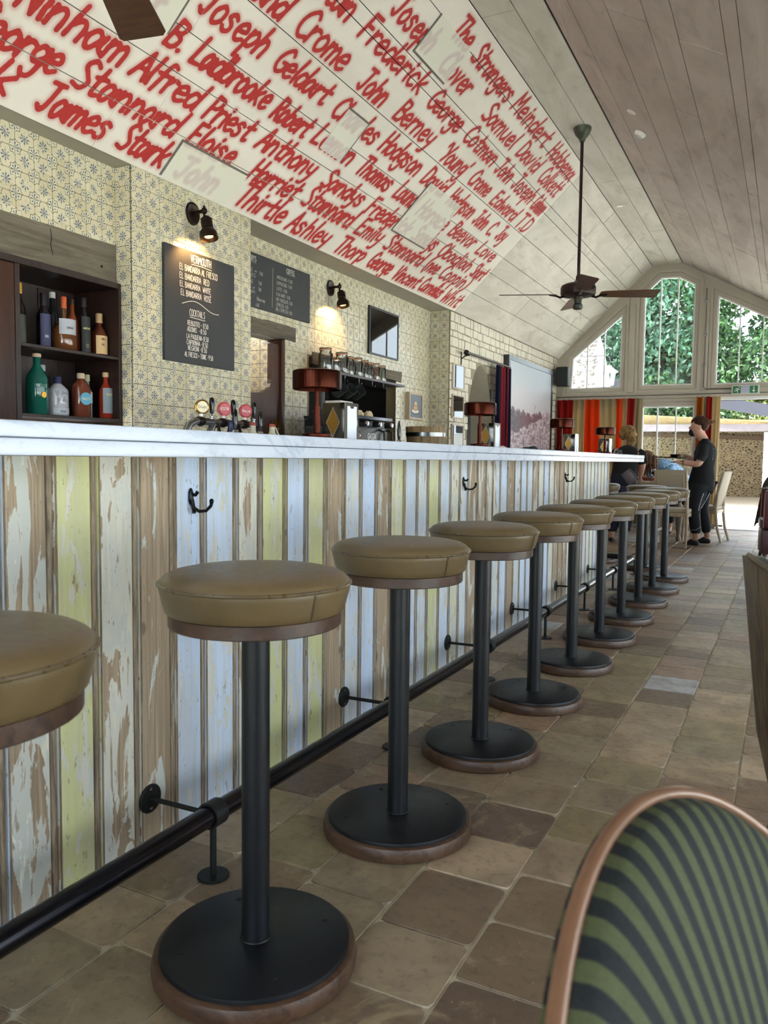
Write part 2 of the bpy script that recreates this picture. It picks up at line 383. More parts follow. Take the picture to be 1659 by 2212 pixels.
# ================================================================ CEILING
def mat_board(name, c1, c2, stain):
    t = NT(name); p = t.pos(); n = t.noise(t.mapv(p, (1, .35, 1)), 2.2, 7, .65, 1.0); n2 = t.noise(t.mapv(p, (1, .3, 1)), 9, 5, .6, .5)
    oi = t.new('ShaderNodeObjectInfo').outputs['Random']
    col = t.mix(t.step(n, .35, .68), lin(c1), lin(c2)); col = t.mix(t.math('MULTIPLY', t.step(n2, .52, .72), .35), col, lin(stain))
    col = t.mix(t.math('MULTIPLY', oi, .14), col, lin(stain))
    d = t.vor(p, 9); col = t.mix(t.math('MULTIPLY', t.step(d, .035, .02), .7), col, lin('3a332b'))
    t.base(col, .75, spec=.25); t.bump(n2, .12, .003); return t.m
M_bl = mat_board('whitewashed_board', 'd6d0c4', 'c2bbad', '969082')
M_br = mat_board('shaded_whitewash_board', 'c6bab1', 'b0a299', '85776f')  # greyer whitewash copy: the right slope's dimmer light is put into its colour
M_gap = plain('2c2621', .9)
t = NT('painted_board'); p = t.pos()
d = t.new('ShaderNodeAttribute', attribute_name='ink').outputs['Fac']; ph = t.new('ShaderNodeAttribute', attribute_name='fade').outputs['Fac']
dn = t.math('ADD', d, t.math('MULTIPLY', t.math('SUBTRACT', t.noise(p, 26, 3), .5), .006))
solid = t.step(dn, .0150, .0118)
halo = t.math('MULTIPLY', t.math('POWER', t.step(dn, .048, .010), 2.2), t.math('ADD', .22, t.math('MULTIPLY', t.noise(p, 420, 2), .5)))
basec = t.mix(t.step(t.noise(t.mapv(p, (1, .4, 1)), 2.4, 5), .3, .75), lin('e3dcd0'), lin('d6cec1'))
dots = t.vor(p, 7); basec = t.mix(t.math('MULTIPLY', t.step(dots, .03, .018), .8), basec, lin('4a3c32'))
red = t.mix(t.noise(p, 60, 3), lin('a32c2a'), lin('b83a35'))
m_ = t.math('MULTIPLY', t.math('MAXIMUM', solid, halo), t.math('SUBTRACT', 1.0, ph))
t.base(t.mix(m_, basec, red), .7, spec=.25); M_paint = t.m
t = NT('faded_panel'); d = t.new('ShaderNodeAttribute', attribute_name='ink').outputs['Fac']; p = t.pos()
m_ = t.math('MULTIPLY', t.step(d, .03, .006), t.math('ADD', .22, t.math('MULTIPLY', t.noise(p, 12, 3), .35)))
t.base(t.mix(m_, lin('d9d6c6'), lin('b08a94')), .7, spec=.25); M_panel = t.m
# slope frames: (origin at eave, unit vector up the slope, unit inward normal)
XE, ZE, X1, X2, ZF = -3.40, 2.66, -1.985, -1.53, 4.0
sd = Vector((X1-XE, 0, ZF-ZE)); SL = sd.length; sd.normalize(); nrm = Vector((sd.z, 0, -sd.x))      # points into the room
def LP(y, s, h=0): q = Vector((XE, y, ZE))+sd*s+nrm*h; return q
rd = Vector((1.17, 0, -.659)).normalized(); rn = Vector((rd.z, 0, -rd.x))
if rn.z > 0: rn = -rn
def RP(y, s, h=0): return Vector((X2, y, ZF))+rd*s+rn*h
XR = 2.0; SR = (XR-X2)/rd.x
# distance field of the sprayed lettering
ROWS = [
 (.05, [('k', 2.50, 2.64), ('James', 2.76, 3.22), ('Stark', 3.28, 3.66), ('John', 3.74, 4.12), ('Thirtle', 4.32, 4.88), ('Ashley', 4.94, 5.5), ('Thorp', 5.62, 6.09), ('George', 6.18, 6.60), ('Vincent', 6.68, 7.2), ('Cornelius', 7.25, 7.78), ('Whit', 7.83, 8.28)]),
 (.25, [('George', 2.30, 2.79), ('Stannard', 2.86, 3.60), ('Eloise', 3.68, 4.11), ('Harriet', 4.28, 4.83), ('Stannard', 4.90, 5.6), ('Emily', 5.69, 6.12), ('Stannard', 6.2, 6.96), ('(nee', 7.04, 7.34), ('Coppin)', 7.41, 8.12)]),
 (.44, [('Ninham', 2.44, 3.07), ('Alfred', 3.12, 3.62), ('Priest', 3.68, 4.10), ('Anthony', 4.18, 4.83), ('Sandys', 4.95, 5.54), ('Frederick', 5.62, 6.38), ('Sandys', 6.46, 6.97), ('Obadiah', 7.07, 7.87), ('Short', 7.95, 8.28)]),
 (.65, [('W.', 2.50, 2.70), ('J.', 2.95, 3.12), ('B.', 3.19, 3.33), ('Ladbrooke', 3.39, 4.08), ('Robert', 4.13, 4.52), ('Leman', 4.58, 5.10), ('Thomas', 5.19, 5.71), ('Lound', 5.80, 6.16), ('Horace', 6.24, 6.87), ('Beevor', 6.96, 7.56), ('Love', 7.68, 8.16)]),
 (.87, [('Joseph', 3.26, 3.82), ('Geldart', 3.91, 4.48), ('Charles', 4.58, 5.18), ('Hodgson', 5.24, 5.89), ('David', 5.98, 6.42), ('Hodgson', 6.53, 7.10), ('John', 7.18, 7.48), ('C.', 7.56, 7.70), ('Joy', 7.80, 8.02)]),
 (1.10, [('and', 3.5, 3.78), ('Crome', 3.89, 4.44), ('John', 4.62, 4.98), ('Berney', 5.14, 5.77), ("'Young'", 5.96, 6.48), ('Crome', 6.60, 7.06), ('Edward', 7.18, 7.86), ('T.D', 7.95, 8.28)]),
 (1.32, [('stan', 3.85, 4.22), ('Frederick', 4.34, 5.24), ('George', 5.37, 5.96), ('Cotman', 6.07, 6.76), ('John', 6.84, 7.22), ('Joseph', 7.3, 7.88), ('Cotman', 7.94, 8.28)]),
 (1.54, [('Joseph', 4.46, 5.02), ('Clover', 5.20, 5.72), ('Samuel', 6.07, 6.83), ('David', 6.94, 7.50), ('Colkett', 7.64, 8.24)]),
 (1.74, [('The', 5.08, 5.36), ('Strangers', 5.45, 6.26), ('Meindert', 6.34, 7.28), ('Hobbema', 7.42, 8.24)])]
YA, YB, RES = 0.6, 8.32, .008
NY, NS = int((YB-YA)/RES)+2, int(SL/RES)+3
D = np.full((NY, NS), .2, dtype=np.float32)
yy = YA+np.arange(NY)*RES; ss = np.arange(NS)*RES
rnd = random.Random(5)
for base, words in ROWS:
    for w_, a, b in words:
        st, wd = strokes(w_); b -= .025; sx = (b-a)/(wd-.08); H = .158+rnd.uniform(-.01, .012); b0 = base+rnd.uniform(-.008, .008)
        for s_ in st:
            P = [(a+x*sx+(y-.3)*.035, b0+y*H) for x, y in s_]
            for (x0, y0), (x1, y1) in zip(P[:-1], P[1:]):
                i0, i1 = max(0, int((min(x0, x1)-YA-.08)/RES)), min(NY, int((max(x0, x1)-YA+.08)/RES)+1)
                j0, j1 = max(0, int((min(y0, y1)-.08)/RES)), min(NS, int((max(y0, y1)+.08)/RES)+1)
                if i0 >= i1 or j0 >= j1: continue
                U, V = np.meshgrid(yy[i0:i1], ss[j0:j1], indexing='ij'); dx, dy = x1-x0, y1-y0; L2 = dx*dx+dy*dy+1e-9
                tt = np.clip(((U-x0)*dx+(V-y0)*dy)/L2, 0, 1); dd = np.sqrt((U-x0-tt*dx)**2+(V-y0-tt*dy)**2)
                np.minimum(D[i0:i1, j0:j1], dd, out=D[i0:i1, j0:j1])
def sample(Y, S):
    fy = np.clip((Y-YA)/RES, 0, NY-1.001); fs = np.clip(S/RES, 0, NS-1.001); iy = fy.astype(int); js = fs.astype(int); ay = fy-iy; as_ = fs-js
    return (D[iy, js]*(1-ay)*(1-as_)+D[iy+1, js]*ay*(1-as_)+D[iy, js+1]*(1-ay)*as_+D[iy+1, js+1]*ay*as_)
def ink_board(name, y0, y1, s0, s1, h0, h1, mat, parent, top=None):
    """board whose room side is a fine grid carrying the distance to the nearest brush stroke"""
    ny = max(2, int((y1-y0)/RES)); n2 = max(2, int((s1-s0)/RES)); Y = np.linspace(y0, y1, ny+1); S = np.linspace(s0, s1, n2+1)
    U, V = np.meshgrid(Y, S, indexing='ij'); u = U.ravel(); v = V.ravel()
    top_ = np.stack([XE+sd.x*v+nrm.x*h1, u, ZE+sd.z*v+nrm.z*h1], 1)
    e = [(y0, s0), (y1, s0), (y1, s1), (y0, s1)]; back = [LP(a, b, h0) for a, b in e]; fr = [LP(a, b, h1) for a, b in e]
    n = len(top_); vs = np.concatenate([top_, np.array([tuple(q) for q in back+fr])])
    idx = np.arange(n).reshape(ny+1, n2+1); f = np.stack([idx[:-1, :-1], idx[1:, :-1], idx[1:, 1:], idx[:-1, 1:]], -1).reshape(-1, 4)
    sides = [[n+i, n+(i+1) % 4, n+4+(i+1) % 4, n+4+i] for i in range(4)]; f = np.concatenate([f, np.array(sides)])
    me = bpy.data.meshes.new(name); me.vertices.add(len(vs)); me.vertices.foreach_set('co', vs.astype(np.float32).ravel())
    me.loops.add(f.size); me.loops.foreach_set('vertex_index', f.astype(np.int32).ravel()); me.polygons.add(len(f))
    me.polygons.foreach_set('loop_start', np.arange(0, f.size, 4, dtype=np.int32)); me.update(calc_edges=True); me.materials.append(mat)
    dv = np.concatenate([sample(u, v), np.full(8, .2)]).astype(np.float32)
    me.attributes.new('ink', 'FLOAT', 'POINT').data.foreach_set('value', dv)
    fd = np.concatenate([np.clip((u-8.27)/.03, 0, 1), np.zeros(8)]).astype(np.float32)
    me.attributes.new('fade', 'FLOAT', 'POINT').data.foreach_set('value', fd)
    return link(name, me, parent)
mb = MB()
mb.prism([(-3.75, ZE), (XE, ZE), (X1-.0, ZF), (X2, ZF), (XR, RP(0, SR).z), (XR+.15, RP(0, SR).z+.05), (XR+.15, 4.4), (-3.75, 4.4)], 1, -3.6, 12.8)
ceiling = setting('ceiling', None, mb.mesh('ceiling', M_gap, False))
for y0_, y1_ in ((-3.5, 3.45), (4.57, 8.235)):
    mb = MB(); mb.box(-3.70, XE-.002, y0_, y1_, ZE-.004, ZE+.02); mb.build('soffit', plain('a39b8a', .85, var=.15, scale=3), ceiling, False)
SE = [0, .28, .565, .77, 1.07, 1.375, 1.465, 1.765, SL]
G = .0026
rnd = random.Random(21)
def plain_board(fn, y0, y1, s0, s1, mat, dh=.0):
    m = MB(); g = G+.0004; a = [fn(y0+g, s0+g), fn(y1-g, s0+g), fn(y1-g, s1-g), fn(y0+g, s1-g)]
    hi = .014+dh; b = [fn(y0+g, s0+g, hi), fn(y1-g, s0+g, hi), fn(y1-g, s1-g, hi), fn(y0+g, s1-g, hi)]
    m.add(a+b, [(0, 1, 2, 3), (7, 6, 5, 4)]+[(i, (i+1) % 4, 4+(i+1) % 4, 4+i) for i in range(4)])
    m.build('ceiling_board', mat, ceiling, False)
for i in range(len(SE)-1):
    s0, s1 = SE[i]+G, SE[i+1]-G; h = .014+rnd.uniform(-.0015, .0015)
    cuts = sorted([YA, 8.32]+[rnd.uniform(2.6, 3.4)+.6*(i % 2), rnd.uniform(5.2, 6.6)])
    for a, b in zip(cuts[:-1], cuts[1:]): ink_board('ceiling_board', a+.0008, b-.0008, s0, s1, 0, h, M_paint, ceiling)
    plain_board(LP, -3.5, YA, SE[i], SE[i+1], M_bl)
    c2 = [8.32]+sorted([rnd.uniform(9.6, 10.3), rnd.uniform(11.2, 12.0)])+[12.8]
    for a, b in zip(c2[:-1], c2[1:]): plain_board(LP, a, b, SE[i], SE[i+1], M_bl, rnd.uniform(-.001, .001))
FPf = lambda y, s, h=0: Vector((X1+s, y, ZF-h))
for s0, s1 in ((.014, .25), (.25, X2-X1-.01)):
    c2 = [-3.5, rnd.uniform(.5, 2), rnd.uniform(4.5, 6), rnd.uniform(8.3, 9.2), rnd.uniform(10.6, 11.4), 12.8]
    for a, b in zip(c2[:-1], c2[1:]): plain_board(FPf, a, b, s0, s1, M_bl if s0 < .1 else M_bl, rnd.uniform(-.001, .001))
xs_ = [X2, -1.348, -1.088, -.845, -.675, -.406, -.322]
while xs_[-1] < XR-.3: xs_.append(xs_[-1]+rnd.choice((.2, .24, .26)))
xs_.append(XR)
for a, b in zip(xs_[:-1], xs_[1:]):
    s0, s1 = (a-X2)/rd.x, (b-X2)/rd.x
    c2 = [-3.5]+sorted(rnd.uniform(0, 12) for _ in range(4))+[12.8]
    for y0, y1 in zip(c2[:-1], c2[1:]):
        if y1-y0 > .15: plain_board(RP, y0, y1, s0+(.012 if s0 == 0 else 0), s1, M_br, rnd.uniform(-.0015, .0015))
# pale replacement panels over the lettering
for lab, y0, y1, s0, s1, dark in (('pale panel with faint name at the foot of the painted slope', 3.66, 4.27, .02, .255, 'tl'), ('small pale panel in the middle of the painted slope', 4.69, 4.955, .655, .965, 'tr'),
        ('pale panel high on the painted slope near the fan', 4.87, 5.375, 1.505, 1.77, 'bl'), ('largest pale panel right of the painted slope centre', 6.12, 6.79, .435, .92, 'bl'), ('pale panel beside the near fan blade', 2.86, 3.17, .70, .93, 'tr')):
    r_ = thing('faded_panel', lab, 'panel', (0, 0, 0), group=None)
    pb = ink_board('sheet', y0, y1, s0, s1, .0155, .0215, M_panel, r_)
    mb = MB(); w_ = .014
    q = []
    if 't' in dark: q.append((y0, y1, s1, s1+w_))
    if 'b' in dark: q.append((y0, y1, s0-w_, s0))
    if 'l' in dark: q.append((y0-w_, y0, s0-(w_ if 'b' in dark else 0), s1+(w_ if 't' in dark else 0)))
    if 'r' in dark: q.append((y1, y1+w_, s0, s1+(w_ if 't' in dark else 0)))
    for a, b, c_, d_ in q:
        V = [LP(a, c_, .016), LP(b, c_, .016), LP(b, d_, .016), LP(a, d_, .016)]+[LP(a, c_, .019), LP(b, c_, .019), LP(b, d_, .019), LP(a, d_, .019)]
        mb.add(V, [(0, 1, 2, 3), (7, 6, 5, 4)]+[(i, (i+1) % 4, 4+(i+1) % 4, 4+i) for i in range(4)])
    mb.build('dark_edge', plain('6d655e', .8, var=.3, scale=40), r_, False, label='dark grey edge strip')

# ================================================================ PATTERNED TILE WALLS
t = NT('patterned_wall_tile'); uv = t.uv(); sx = t.new('ShaderNodeSeparateXYZ'); t.l.new(uv, sx.inputs[0])
u = t.math('SUBTRACT', sx.outputs[0], .5); v = t.math('SUBTRACT', sx.outputs[1], .5)
r = t.math('SQRT', t.math('ADD', t.math('MULTIPLY', u, u), t.math('MULTIPLY', v, v))); th = t.math('ARCTAN2', v, u)
pet = t.math('ABSOLUTE', t.math('COSINE', t.math('MULTIPLY', th, 4.0)))
star = t.math('MULTIPLY', t.step(pet, .62, .8), t.math('MULTIPLY', t.step(r, .245, .225), t.step(r, .028, .04)))
star = t.math('MAXIMUM', star, t.step(r, .05, .035))
pet2 = t.math('ABSOLUTE', t.math('COSINE', t.math('MULTIPLY', th, 2.0)))
dot = t.math('MULTIPLY', t.step(pet2, .985, .995), t.math('MULTIPLY', t.step(r, .31, .30), t.step(r, .27, .28)))
star = t.math('MAXIMUM', star, dot)
cu_ = t.math('SUBTRACT', .5, t.math('ABSOLUTE', u)); cv = t.math('SUBTRACT', .5, t.math('ABSOLUTE', v))
sq = t.math('MAXIMUM', cu_, cv); di = t.math('MULTIPLY', t.math('ADD', cu_, cv), .70711); k8 = t.math('MINIMUM', sq, di)
ring = t.math('MULTIPLY', t.step(k8, .235, .245), t.step(k8, .275, .265)); inside = t.step(k8, .25, .24)
rc = t.math('SQRT', t.math('ADD', t.math('MULTIPLY', cu_, cu_), t.math('MULTIPLY', cv, cv))); tc_ = t.math('ARCTAN2', cv, cu_)
lf = t.step(t.math('COSINE', t.math('MULTIPLY', tc_, 8.0)), -.1, .35)
leaf = t.math('MULTIPLY', lf, t.math('MULTIPLY', t.step(rc, .235, .22), t.step(rc, .045, .06)))
leaf = t.math('MULTIPLY', leaf, t.math('SUBTRACT', 1.0, t.math('MULTIPLY', t.step(t.math('ABSOLUTE', t.math('SUBTRACT', rc, .12)), .016, .008), .8)))
p = t.pos(); cell = t.new('ShaderNodeTexWhiteNoise'); 
sn = t.new('ShaderNodeVectorMath', operation='SNAP'); t.l.new(t.mapv(p, loc=(.03, .004, .0)), sn.inputs[0]); sn.inputs[1].default_value = (.1125,)*3; t.l.new(sn.outputs[0], cell.inputs[0])
creamA = t.mix(cell.outputs[0], lin('d0c8ac'), lin('beb494')); creamA = t.mix(t.math('MULTIPLY', t.step(t.noise(p, 6, 4), .45, .75), .45), creamA, lin('bcae8b'))
creamA = t.mix(t.math('MULTIPLY', inside, .5), creamA, lin('d0cdb4'))
wear = t.step(t.noise(p, 30, 3), .34, .5)
blue = t.mix(t.noise(p, 14, 3), lin('3f4f70'), lin('66707f'))
col = t.mix(t.math('MULTIPLY', t.math('MULTIPLY', t.math('MAXIMUM', star, leaf), 1.0), wear), creamA, blue)
col = t.mix(t.math('MULTIPLY', t.math('MULTIPLY', ring, .95), wear), col, lin('4b483f'))
t.base(col, .32, spec=.5); t.bump(t.noise(p, 9, 3), .15, .003); M_pat = t.m
M_walltilegrout = plain('7d6e50', .85)
M_plaster = plain('a79f90', .8, var=.08, scale=5)
TP = .1125
def wtile(axis):
    """tile centred at the origin; axis 'x' = lies in a wall facing +x, 'y' = wall facing -y"""
    h = TP/2-.0014; b = .0025; d = .006
    P = lambda u, w, q: (q, u, w) if axis == 'x' else (u, -q, w)
    vs = [P(-h, -h, 0), P(h, -h, 0), P(h, h, 0), P(-h, h, 0), P(-h, -h, d-.0015), P(h, -h, d-.0015), P(h, h, d-.0015), P(-h, h, d-.0015), P(-h+b, -h+b, d), P(h-b, -h+b, d), P(h-b, h-b, d), P(-h+b, h-b, d)]
    fs = [(i, (i+1) % 4, 4+(i+1) % 4, 4+i) for i in range(4)]+[(4+i, 4+(i+1) % 4, 8+(i+1) % 4, 8+i) for i in range(4)]+[(8, 9, 10, 11)]
    return vs, fs
def uvproj(me, axis, off=None):
    l = me.uv_layers.new(name='UVMap'); 
    for poly in me.polygons:
        for li in poly.loop_indices:
            c_ = me.vertices[me.loops[li].vertex_index].co; o_ = off[me.loops[li].vertex_index] if off is not None else (0, 0, 0)
            uu = (c_[1]-o_[1]) if axis == 'x' else (c_[0]-o_[0]); l.data[li].uv = (uu/TP+.5, (c_[2]-o_[2])/TP+.5)
WT = {}
for ax in 'xy':
    vs, fs = wtile(ax); m = MB(); m.add(vs, fs); me = m.mesh('wall_tile', M_pat, False); uvproj(me, ax); WT[ax] = me
def tile_wall(parent, axis, plane, u0, u1, z0, z1, skip, limit=300, key=None):
    """u0 is a tile edge; tiles run in +u"""
    pts = []
    n = int(math.ceil((u1-u0)/TP-.2)); m = int(round((z1-z0)/TP))
    for i in range(n):
        for j in range(m):
            uu = u0+TP*(i+.5); zz = z1-TP*(j+.5)
            if skip and skip(uu, zz): continue
            pts.append((uu, zz))
    pts.sort(key=key or (lambda q: abs(q[0])))
    for uu, zz in pts[:limit]:
        link('wall_tile', WT[axis], parent, (plane, uu, zz) if axis == 'x' else (uu, plane, zz))
    rest = pts[limit:]
    if rest:
        vs, fs = wtile(axis); mb = MB(); off = []
        for uu, zz in rest:
            l = (plane, uu, zz) if axis == 'x' else (uu, plane, zz); mb.add(vs, fs, Matrix.Translation(l)); off += [l]*len(vs)
        me = mb.mesh('wall_tiles_far', M_pat, False); uvproj(me, axis, off); link('wall_tiles_far', me, parent, kind='stuff')
ZT = 2.66
# base walls: pier, alcove head, recess wall with door and hatch, returns
mb = MB(); mb.box(-3.62, -3.406, 3.456, 4.568, 0, ZT); mb.box(-3.62, -3.406, -3.5, 2.0, 0, ZT)
mb.box(-3.9, -3.536, 2.0, 3.456, 2.225, ZT)
wall_left = setting('wall_left', None, mb.mesh('wall_left', M_walltilegrout, False))
tile_wall(wall_left, 'x', -3.406, 3.450, 4.56, ZT-15*TP, ZT, None)
tile_wall(wall_left, 'x', -3.536, 3.4625-TP*11, 3.45, ZT-4*TP, ZT, None, 60)
tile_wall(wall_left, 'y', 3.456, -3.530, -3.42, ZT-15*TP, ZT, None, 30)
tile_wall(wall_left, 'x', -3.406, 2.0-TP*8, 1.95, ZT-15*TP, ZT, None, 0)
wm = holes([(4.568, 0), (8.236, 0), (8.236, ZT), (4.568, ZT)], [[(4.62, .01), (5.36, .01), (5.36, 2.0), (4.62, 2.0)], [(5.72, .95), (7.385, .95), (7.385, 1.86), (5.72, 1.86)]], 0, -3.76, -3.646)
wm.box(-3.76, -3.406, 8.236, 8.246, 0, ZT)
wall_recess = setting('wall_recess', None, wm.mesh('wall_recess', M_walltilegrout, False))
sk = lambda u_, z_: (u_ < 5.40 and z_ < 2.0) or (5.70 < u_ < 7.42 and z_ < 1.86)
tile_wall(wall_recess, 'x', -3.646, 4.56, 8.23, ZT-15*TP, ZT, sk, 295)
tile_wall(wall_recess, 'y', 8.236, -3.64, -3.405, ZT-15*TP, ZT, None, 40)
# room behind the doorway and the hatch
mb = MB(); mb.box(-5.4, -3.76, 4.2, 4.3, 0, 2.6); mb.box(-5.4, -3.76, 5.50, 5.56, 0, 2.6); mb.box(-5.5, -5.4, 4.2, 7.6, 0, 2.6); mb.box(-5.4, -3.76, 4.2, 5.56, 2.6, 2.7)
back_room = setting('wall_backroom', None, mb.mesh('wall_backroom', M_plaster, False))
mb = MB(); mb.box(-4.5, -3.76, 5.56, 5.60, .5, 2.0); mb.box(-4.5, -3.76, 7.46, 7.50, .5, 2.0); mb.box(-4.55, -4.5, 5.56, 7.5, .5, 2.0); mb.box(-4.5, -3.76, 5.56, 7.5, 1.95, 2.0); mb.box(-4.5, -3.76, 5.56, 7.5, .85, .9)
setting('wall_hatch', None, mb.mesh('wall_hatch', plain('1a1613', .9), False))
# ================================================================ PAINTED STONE WALL with pointed doorway
def arch(y0, y1, zs, zp, yp, n=10):
    L_ = [(y0, 0.002), (y0, zs)]
    for i in range(1, n+1):
        a = i/n; L_.append((y0+(yp-y0)*(1-math.cos(a*PI/2))**.85, zs+(zp-zs)*math.sin(a*PI/2)**1.05))
    for i in range(n-1, -1, -1):
        a = i/n; L_.append((y1-(y1-yp)*(1-math.cos(a*PI/2))**.85, zs+(zp-zs)*math.sin(a*PI/2)**1.05))
    L_.append((y1, 0.002)); return L_
AR = arch(8.83, 9.70, 1.45, 2.16, 9.265)
def in_arch(y, z, pad=0):
    if z < 1.45: return 8.83-pad < y < 9.70+pad
    if z > 2.16+pad: return False
    k = math.asin(min(1, max(0, (z-1.45)/.71)))/(PI/2); w_ = .435*(1-(1-math.cos(k*PI/2))**.85)
    return abs(y-9.265) < w_+pad
M_stonebase = plain('8f8670', .9, var=.12, scale=20)
wm = holes([(8.246, 0), (12.8, 0), (12.8, ZT), (8.246, ZT)], [AR], 0, -3.70, -3.416)
wall_stone = setting('wall_stone', None, wm.mesh('wall_stone', M_stonebase, False))
t = NT('painted_stone'); oi = t.new('ShaderNodeObjectInfo').outputs['Random']; p = t.pos(); n = t.noise(p, 30, 4)
t.base(t.mix(t.math('MULTIPLY', t.step(n, .5, .8), .35), lin('cfc8b6'), lin('a2977f')), .7); t.bump(n, .4, .004); M_stone = t.m
rnd = random.Random(3); st_ = []; z = .9
while z < ZT-.01:
    h = rnd.choice((.07, .08, .095, .11)); h = min(h, ZT-z); y = 8.25-rnd.uniform(0, .05)
    while y < 12.79:
        w_ = rnd.choice((.06, .09, .12, .15, .18)); a, b = max(y, 8.25), min(y+w_, 12.79)
        if b-a > .03 and not any(in_arch(q, zz, -.01) for q in (a+.01, b-.01) for zz in (z+.01, z+h-.01)): st_.append((a, b, z, z+h, rnd.uniform(-.003, .004)))
        y += w_
    z += h
def stone(mbx, a, b, c_, d_, dh, rr):
    g = .0065; j = lambda: rr.uniform(-.004, .004); X = -3.416; q = .010+dh
    P = [(a+g, c_+g), (b-g, c_+g), (b-g, d_-g), (a+g, d_-g)]; P = [(u_+j(), w_+j()) for u_, w_ in P]; cy, cz = (a+b)/2, (c_+d_)/2
    vs = [(X, u_, w_) for u_, w_ in P]+[(X+q-.003, u_, w_) for u_, w_ in P]+[(X+q, u_+(cy-u_)*.16, w_+(cz-w_)*.16) for u_, w_ in P]
    mbx.add(vs, [(i, (i+1) % 4, 4+(i+1) % 4, 4+i) for i in range(4)]+[(4+i, 4+(i+1) % 4, 8+(i+1) % 4, 8+i) for i in range(4)]+[(8, 9, 10, 11)])
st_.sort(key=lambda q: (-(q[3] > 1.15), q[0]))
far = MB()
for i, q in enumerate(st_):
    if i < 290: m = MB(); stone(m, *q, rnd); m.build('stone', M_stone, wall_stone, True, .9)
    else: stone(far, *q, rnd)
far.build('stones_far', M_stone, wall_stone, True, .9, kind='stuff')
mb = MB(); mb.box(-4.6, -3.70, 8.4, 8.45, 0, 2.5); mb.box(-4.6, -3.70, 10.2, 10.25, 0, 2.5); mb.box(-4.65, -4.6, 8.4, 10.25, 0, 2.5); mb.box(-4.65, -3.70, 8.4, 10.25, 2.5, 2.55)
setting('wall_archroom', None, mb.mesh('wall_archroom', plain('615f5a', .8), False))
# ================================================================ GABLE, right and back walls
YG = 12.8
w1 = [(-3.193, 2.150), (-2.395, 2.156), (-2.39, 3.30), (-3.163, 2.646)]
w2 = [(-2.078, 2.17), (-1.34, 2.165), (-1.336, 3.665), (-1.575, 3.80), (-1.843, 3.81), (-2.08, 3.585)]
w3 = [(-1.03, 2.16), (.26, 2.16), (.26, 2.80), (-1.026, 3.475)]
lowA = [(-3.20, .75), (-2.15, .75), (-2.15, 1.86), (-3.20, 1.86)]; lowB = [(-2.06, .75), (-1.30, .75), (-1.30, 1.86), (-2.06, 1.86)]
door = [(-1.02, .002), (.75, .002), (.75, 1.93), (-1.02, 1.93)]
def grow(poly, d):
    n = len(poly); out = []; cx = sum(q[0] for q in poly)/n; cz = sum(q[1] for q in poly)/n
    for i in range(n):
        a, b, c_ = Vector(poly[i-1]), Vector(poly[i]), Vector(poly[(i+1) % n]); e1 = (b-a).normalized(); e2 = (c_-b).normalized()
        n1 = Vector((e1.y, -e1.x)); n2 = Vector((e2.y, -e2.x)); q = (n1+n2); q = q*(d/(q.dot(n1))) if abs(q.dot(n1)) > 1e-4 else n1*d; out.append(tuple(b+q))
    return out
outer = [(-3.5, 0), (XR, 0), (XR, RP(0, SR).z), (X2, ZF), (X1, ZF), (XE, ZE), (-3.5, ZE)]
wins = [w1, w2, w3, lowA, lowB]
wm = holes(outer, [grow(w_, .05) for w_ in wins]+[door], 1, YG, YG+.15)
gable = setting('wall_far', None, wm.mesh('wall_far', M_frame, False))
# rails and posts standing proud of the gable wall
def gbox(name, x0, x1, z0, z1, d=.05, mat=None, parent=gable): 
    m = MB(); m.box(x0, x1, YG-d, YG, z0, z1, bev=.006); return m.build(name, mat or M_frame, parent)
gbox('cross_rail', -3.395, XR, 1.975, 2.02, .035); gbox('cross_rail', -3.395, XR, 2.03, 2.075, .02); 
gbox('post', -2.30, -2.19, 2.08, 3.42, .03); gbox('post', -1.24, -1.12, 2.08, 3.63, .03)
m = MB(); m.box(-3.39, 1.9, YG-.036, YG, 2.0215, 2.0285); m.build('painted_gap_shade', M_black, gable, False)  # solid black strip painting the shade between the two cross rails
def window_(k, poly, bars, hbar=None):
    r_ = setting('window_%d' % k); fr = holes(grow(poly, .05), [poly], 1, YG-.01, YG+.05)
    fr.build('window_frame', M_frame, r_, False); fr = holes(grow(poly, .105), [grow(poly, .062)], 1, YG-.03, YG-.001); fr.build('moulding', M_frame, r_, False)
    fr = holes(poly, [grow(poly, -.022)], 1, YG+.012, YG+.045); fr.build('sash', M_sash, r_, False)
    zs = [q[1] for q in poly]; xs2 = [q[0] for q in poly]
    def ztop(x):
        best = min(zs)
        for i in range(len(poly)):
            (a, b), (c_, d_) = poly[i], poly[(i+1) % len(poly)]
            if min(a, c_)-1e-6 <= x <= max(a, c_)+1e-6 and abs(a-c_) > 1e-5: best = max(best, b+(d_-b)*(x-a)/(c_-a))
        return best
    for x in bars:
        m = MB(); m.box(x-.009, x+.009, YG+.012, YG+.04, min(zs)+.01, ztop(x)-.01); m.build('glazing_bar', M_sash, r_, False)
    if hbar: m = MB(); m.box(min(xs2), max(xs2), YG+.014, YG+.038, hbar-.009, hbar+.009); m.build('glazing_bar', M_sash, r_, False)
    # panes between the bars
    xs3 = [min(xs2)]+list(bars)+[max(xs2)]
    for a, b in zip(xs3[:-1], xs3[1:]):
        z0 = min(zs); brk = sorted(set([a, b]+[q[0] for q in poly if a < q[0] < b])); P = [(a, z0), (b, z0)]+[(q, ztop(min(max(q, a+1e-4), b-1e-4))) for q in reversed(brk)]
        if len(P) >= 3: m = MB(); m.prism(P, 1, YG+.024, YG+.028); m.build('pane', M_window, r_, False)
window_(1, w1, (-2.925, -2.66)); window_(2, w2, (-1.835, -1.585)); window_(3, w3, (-.715, -.40, -.08)); window_(4, lowA, (-2.85, -2.5)); window_(5, lowB, (-1.83, -1.56))
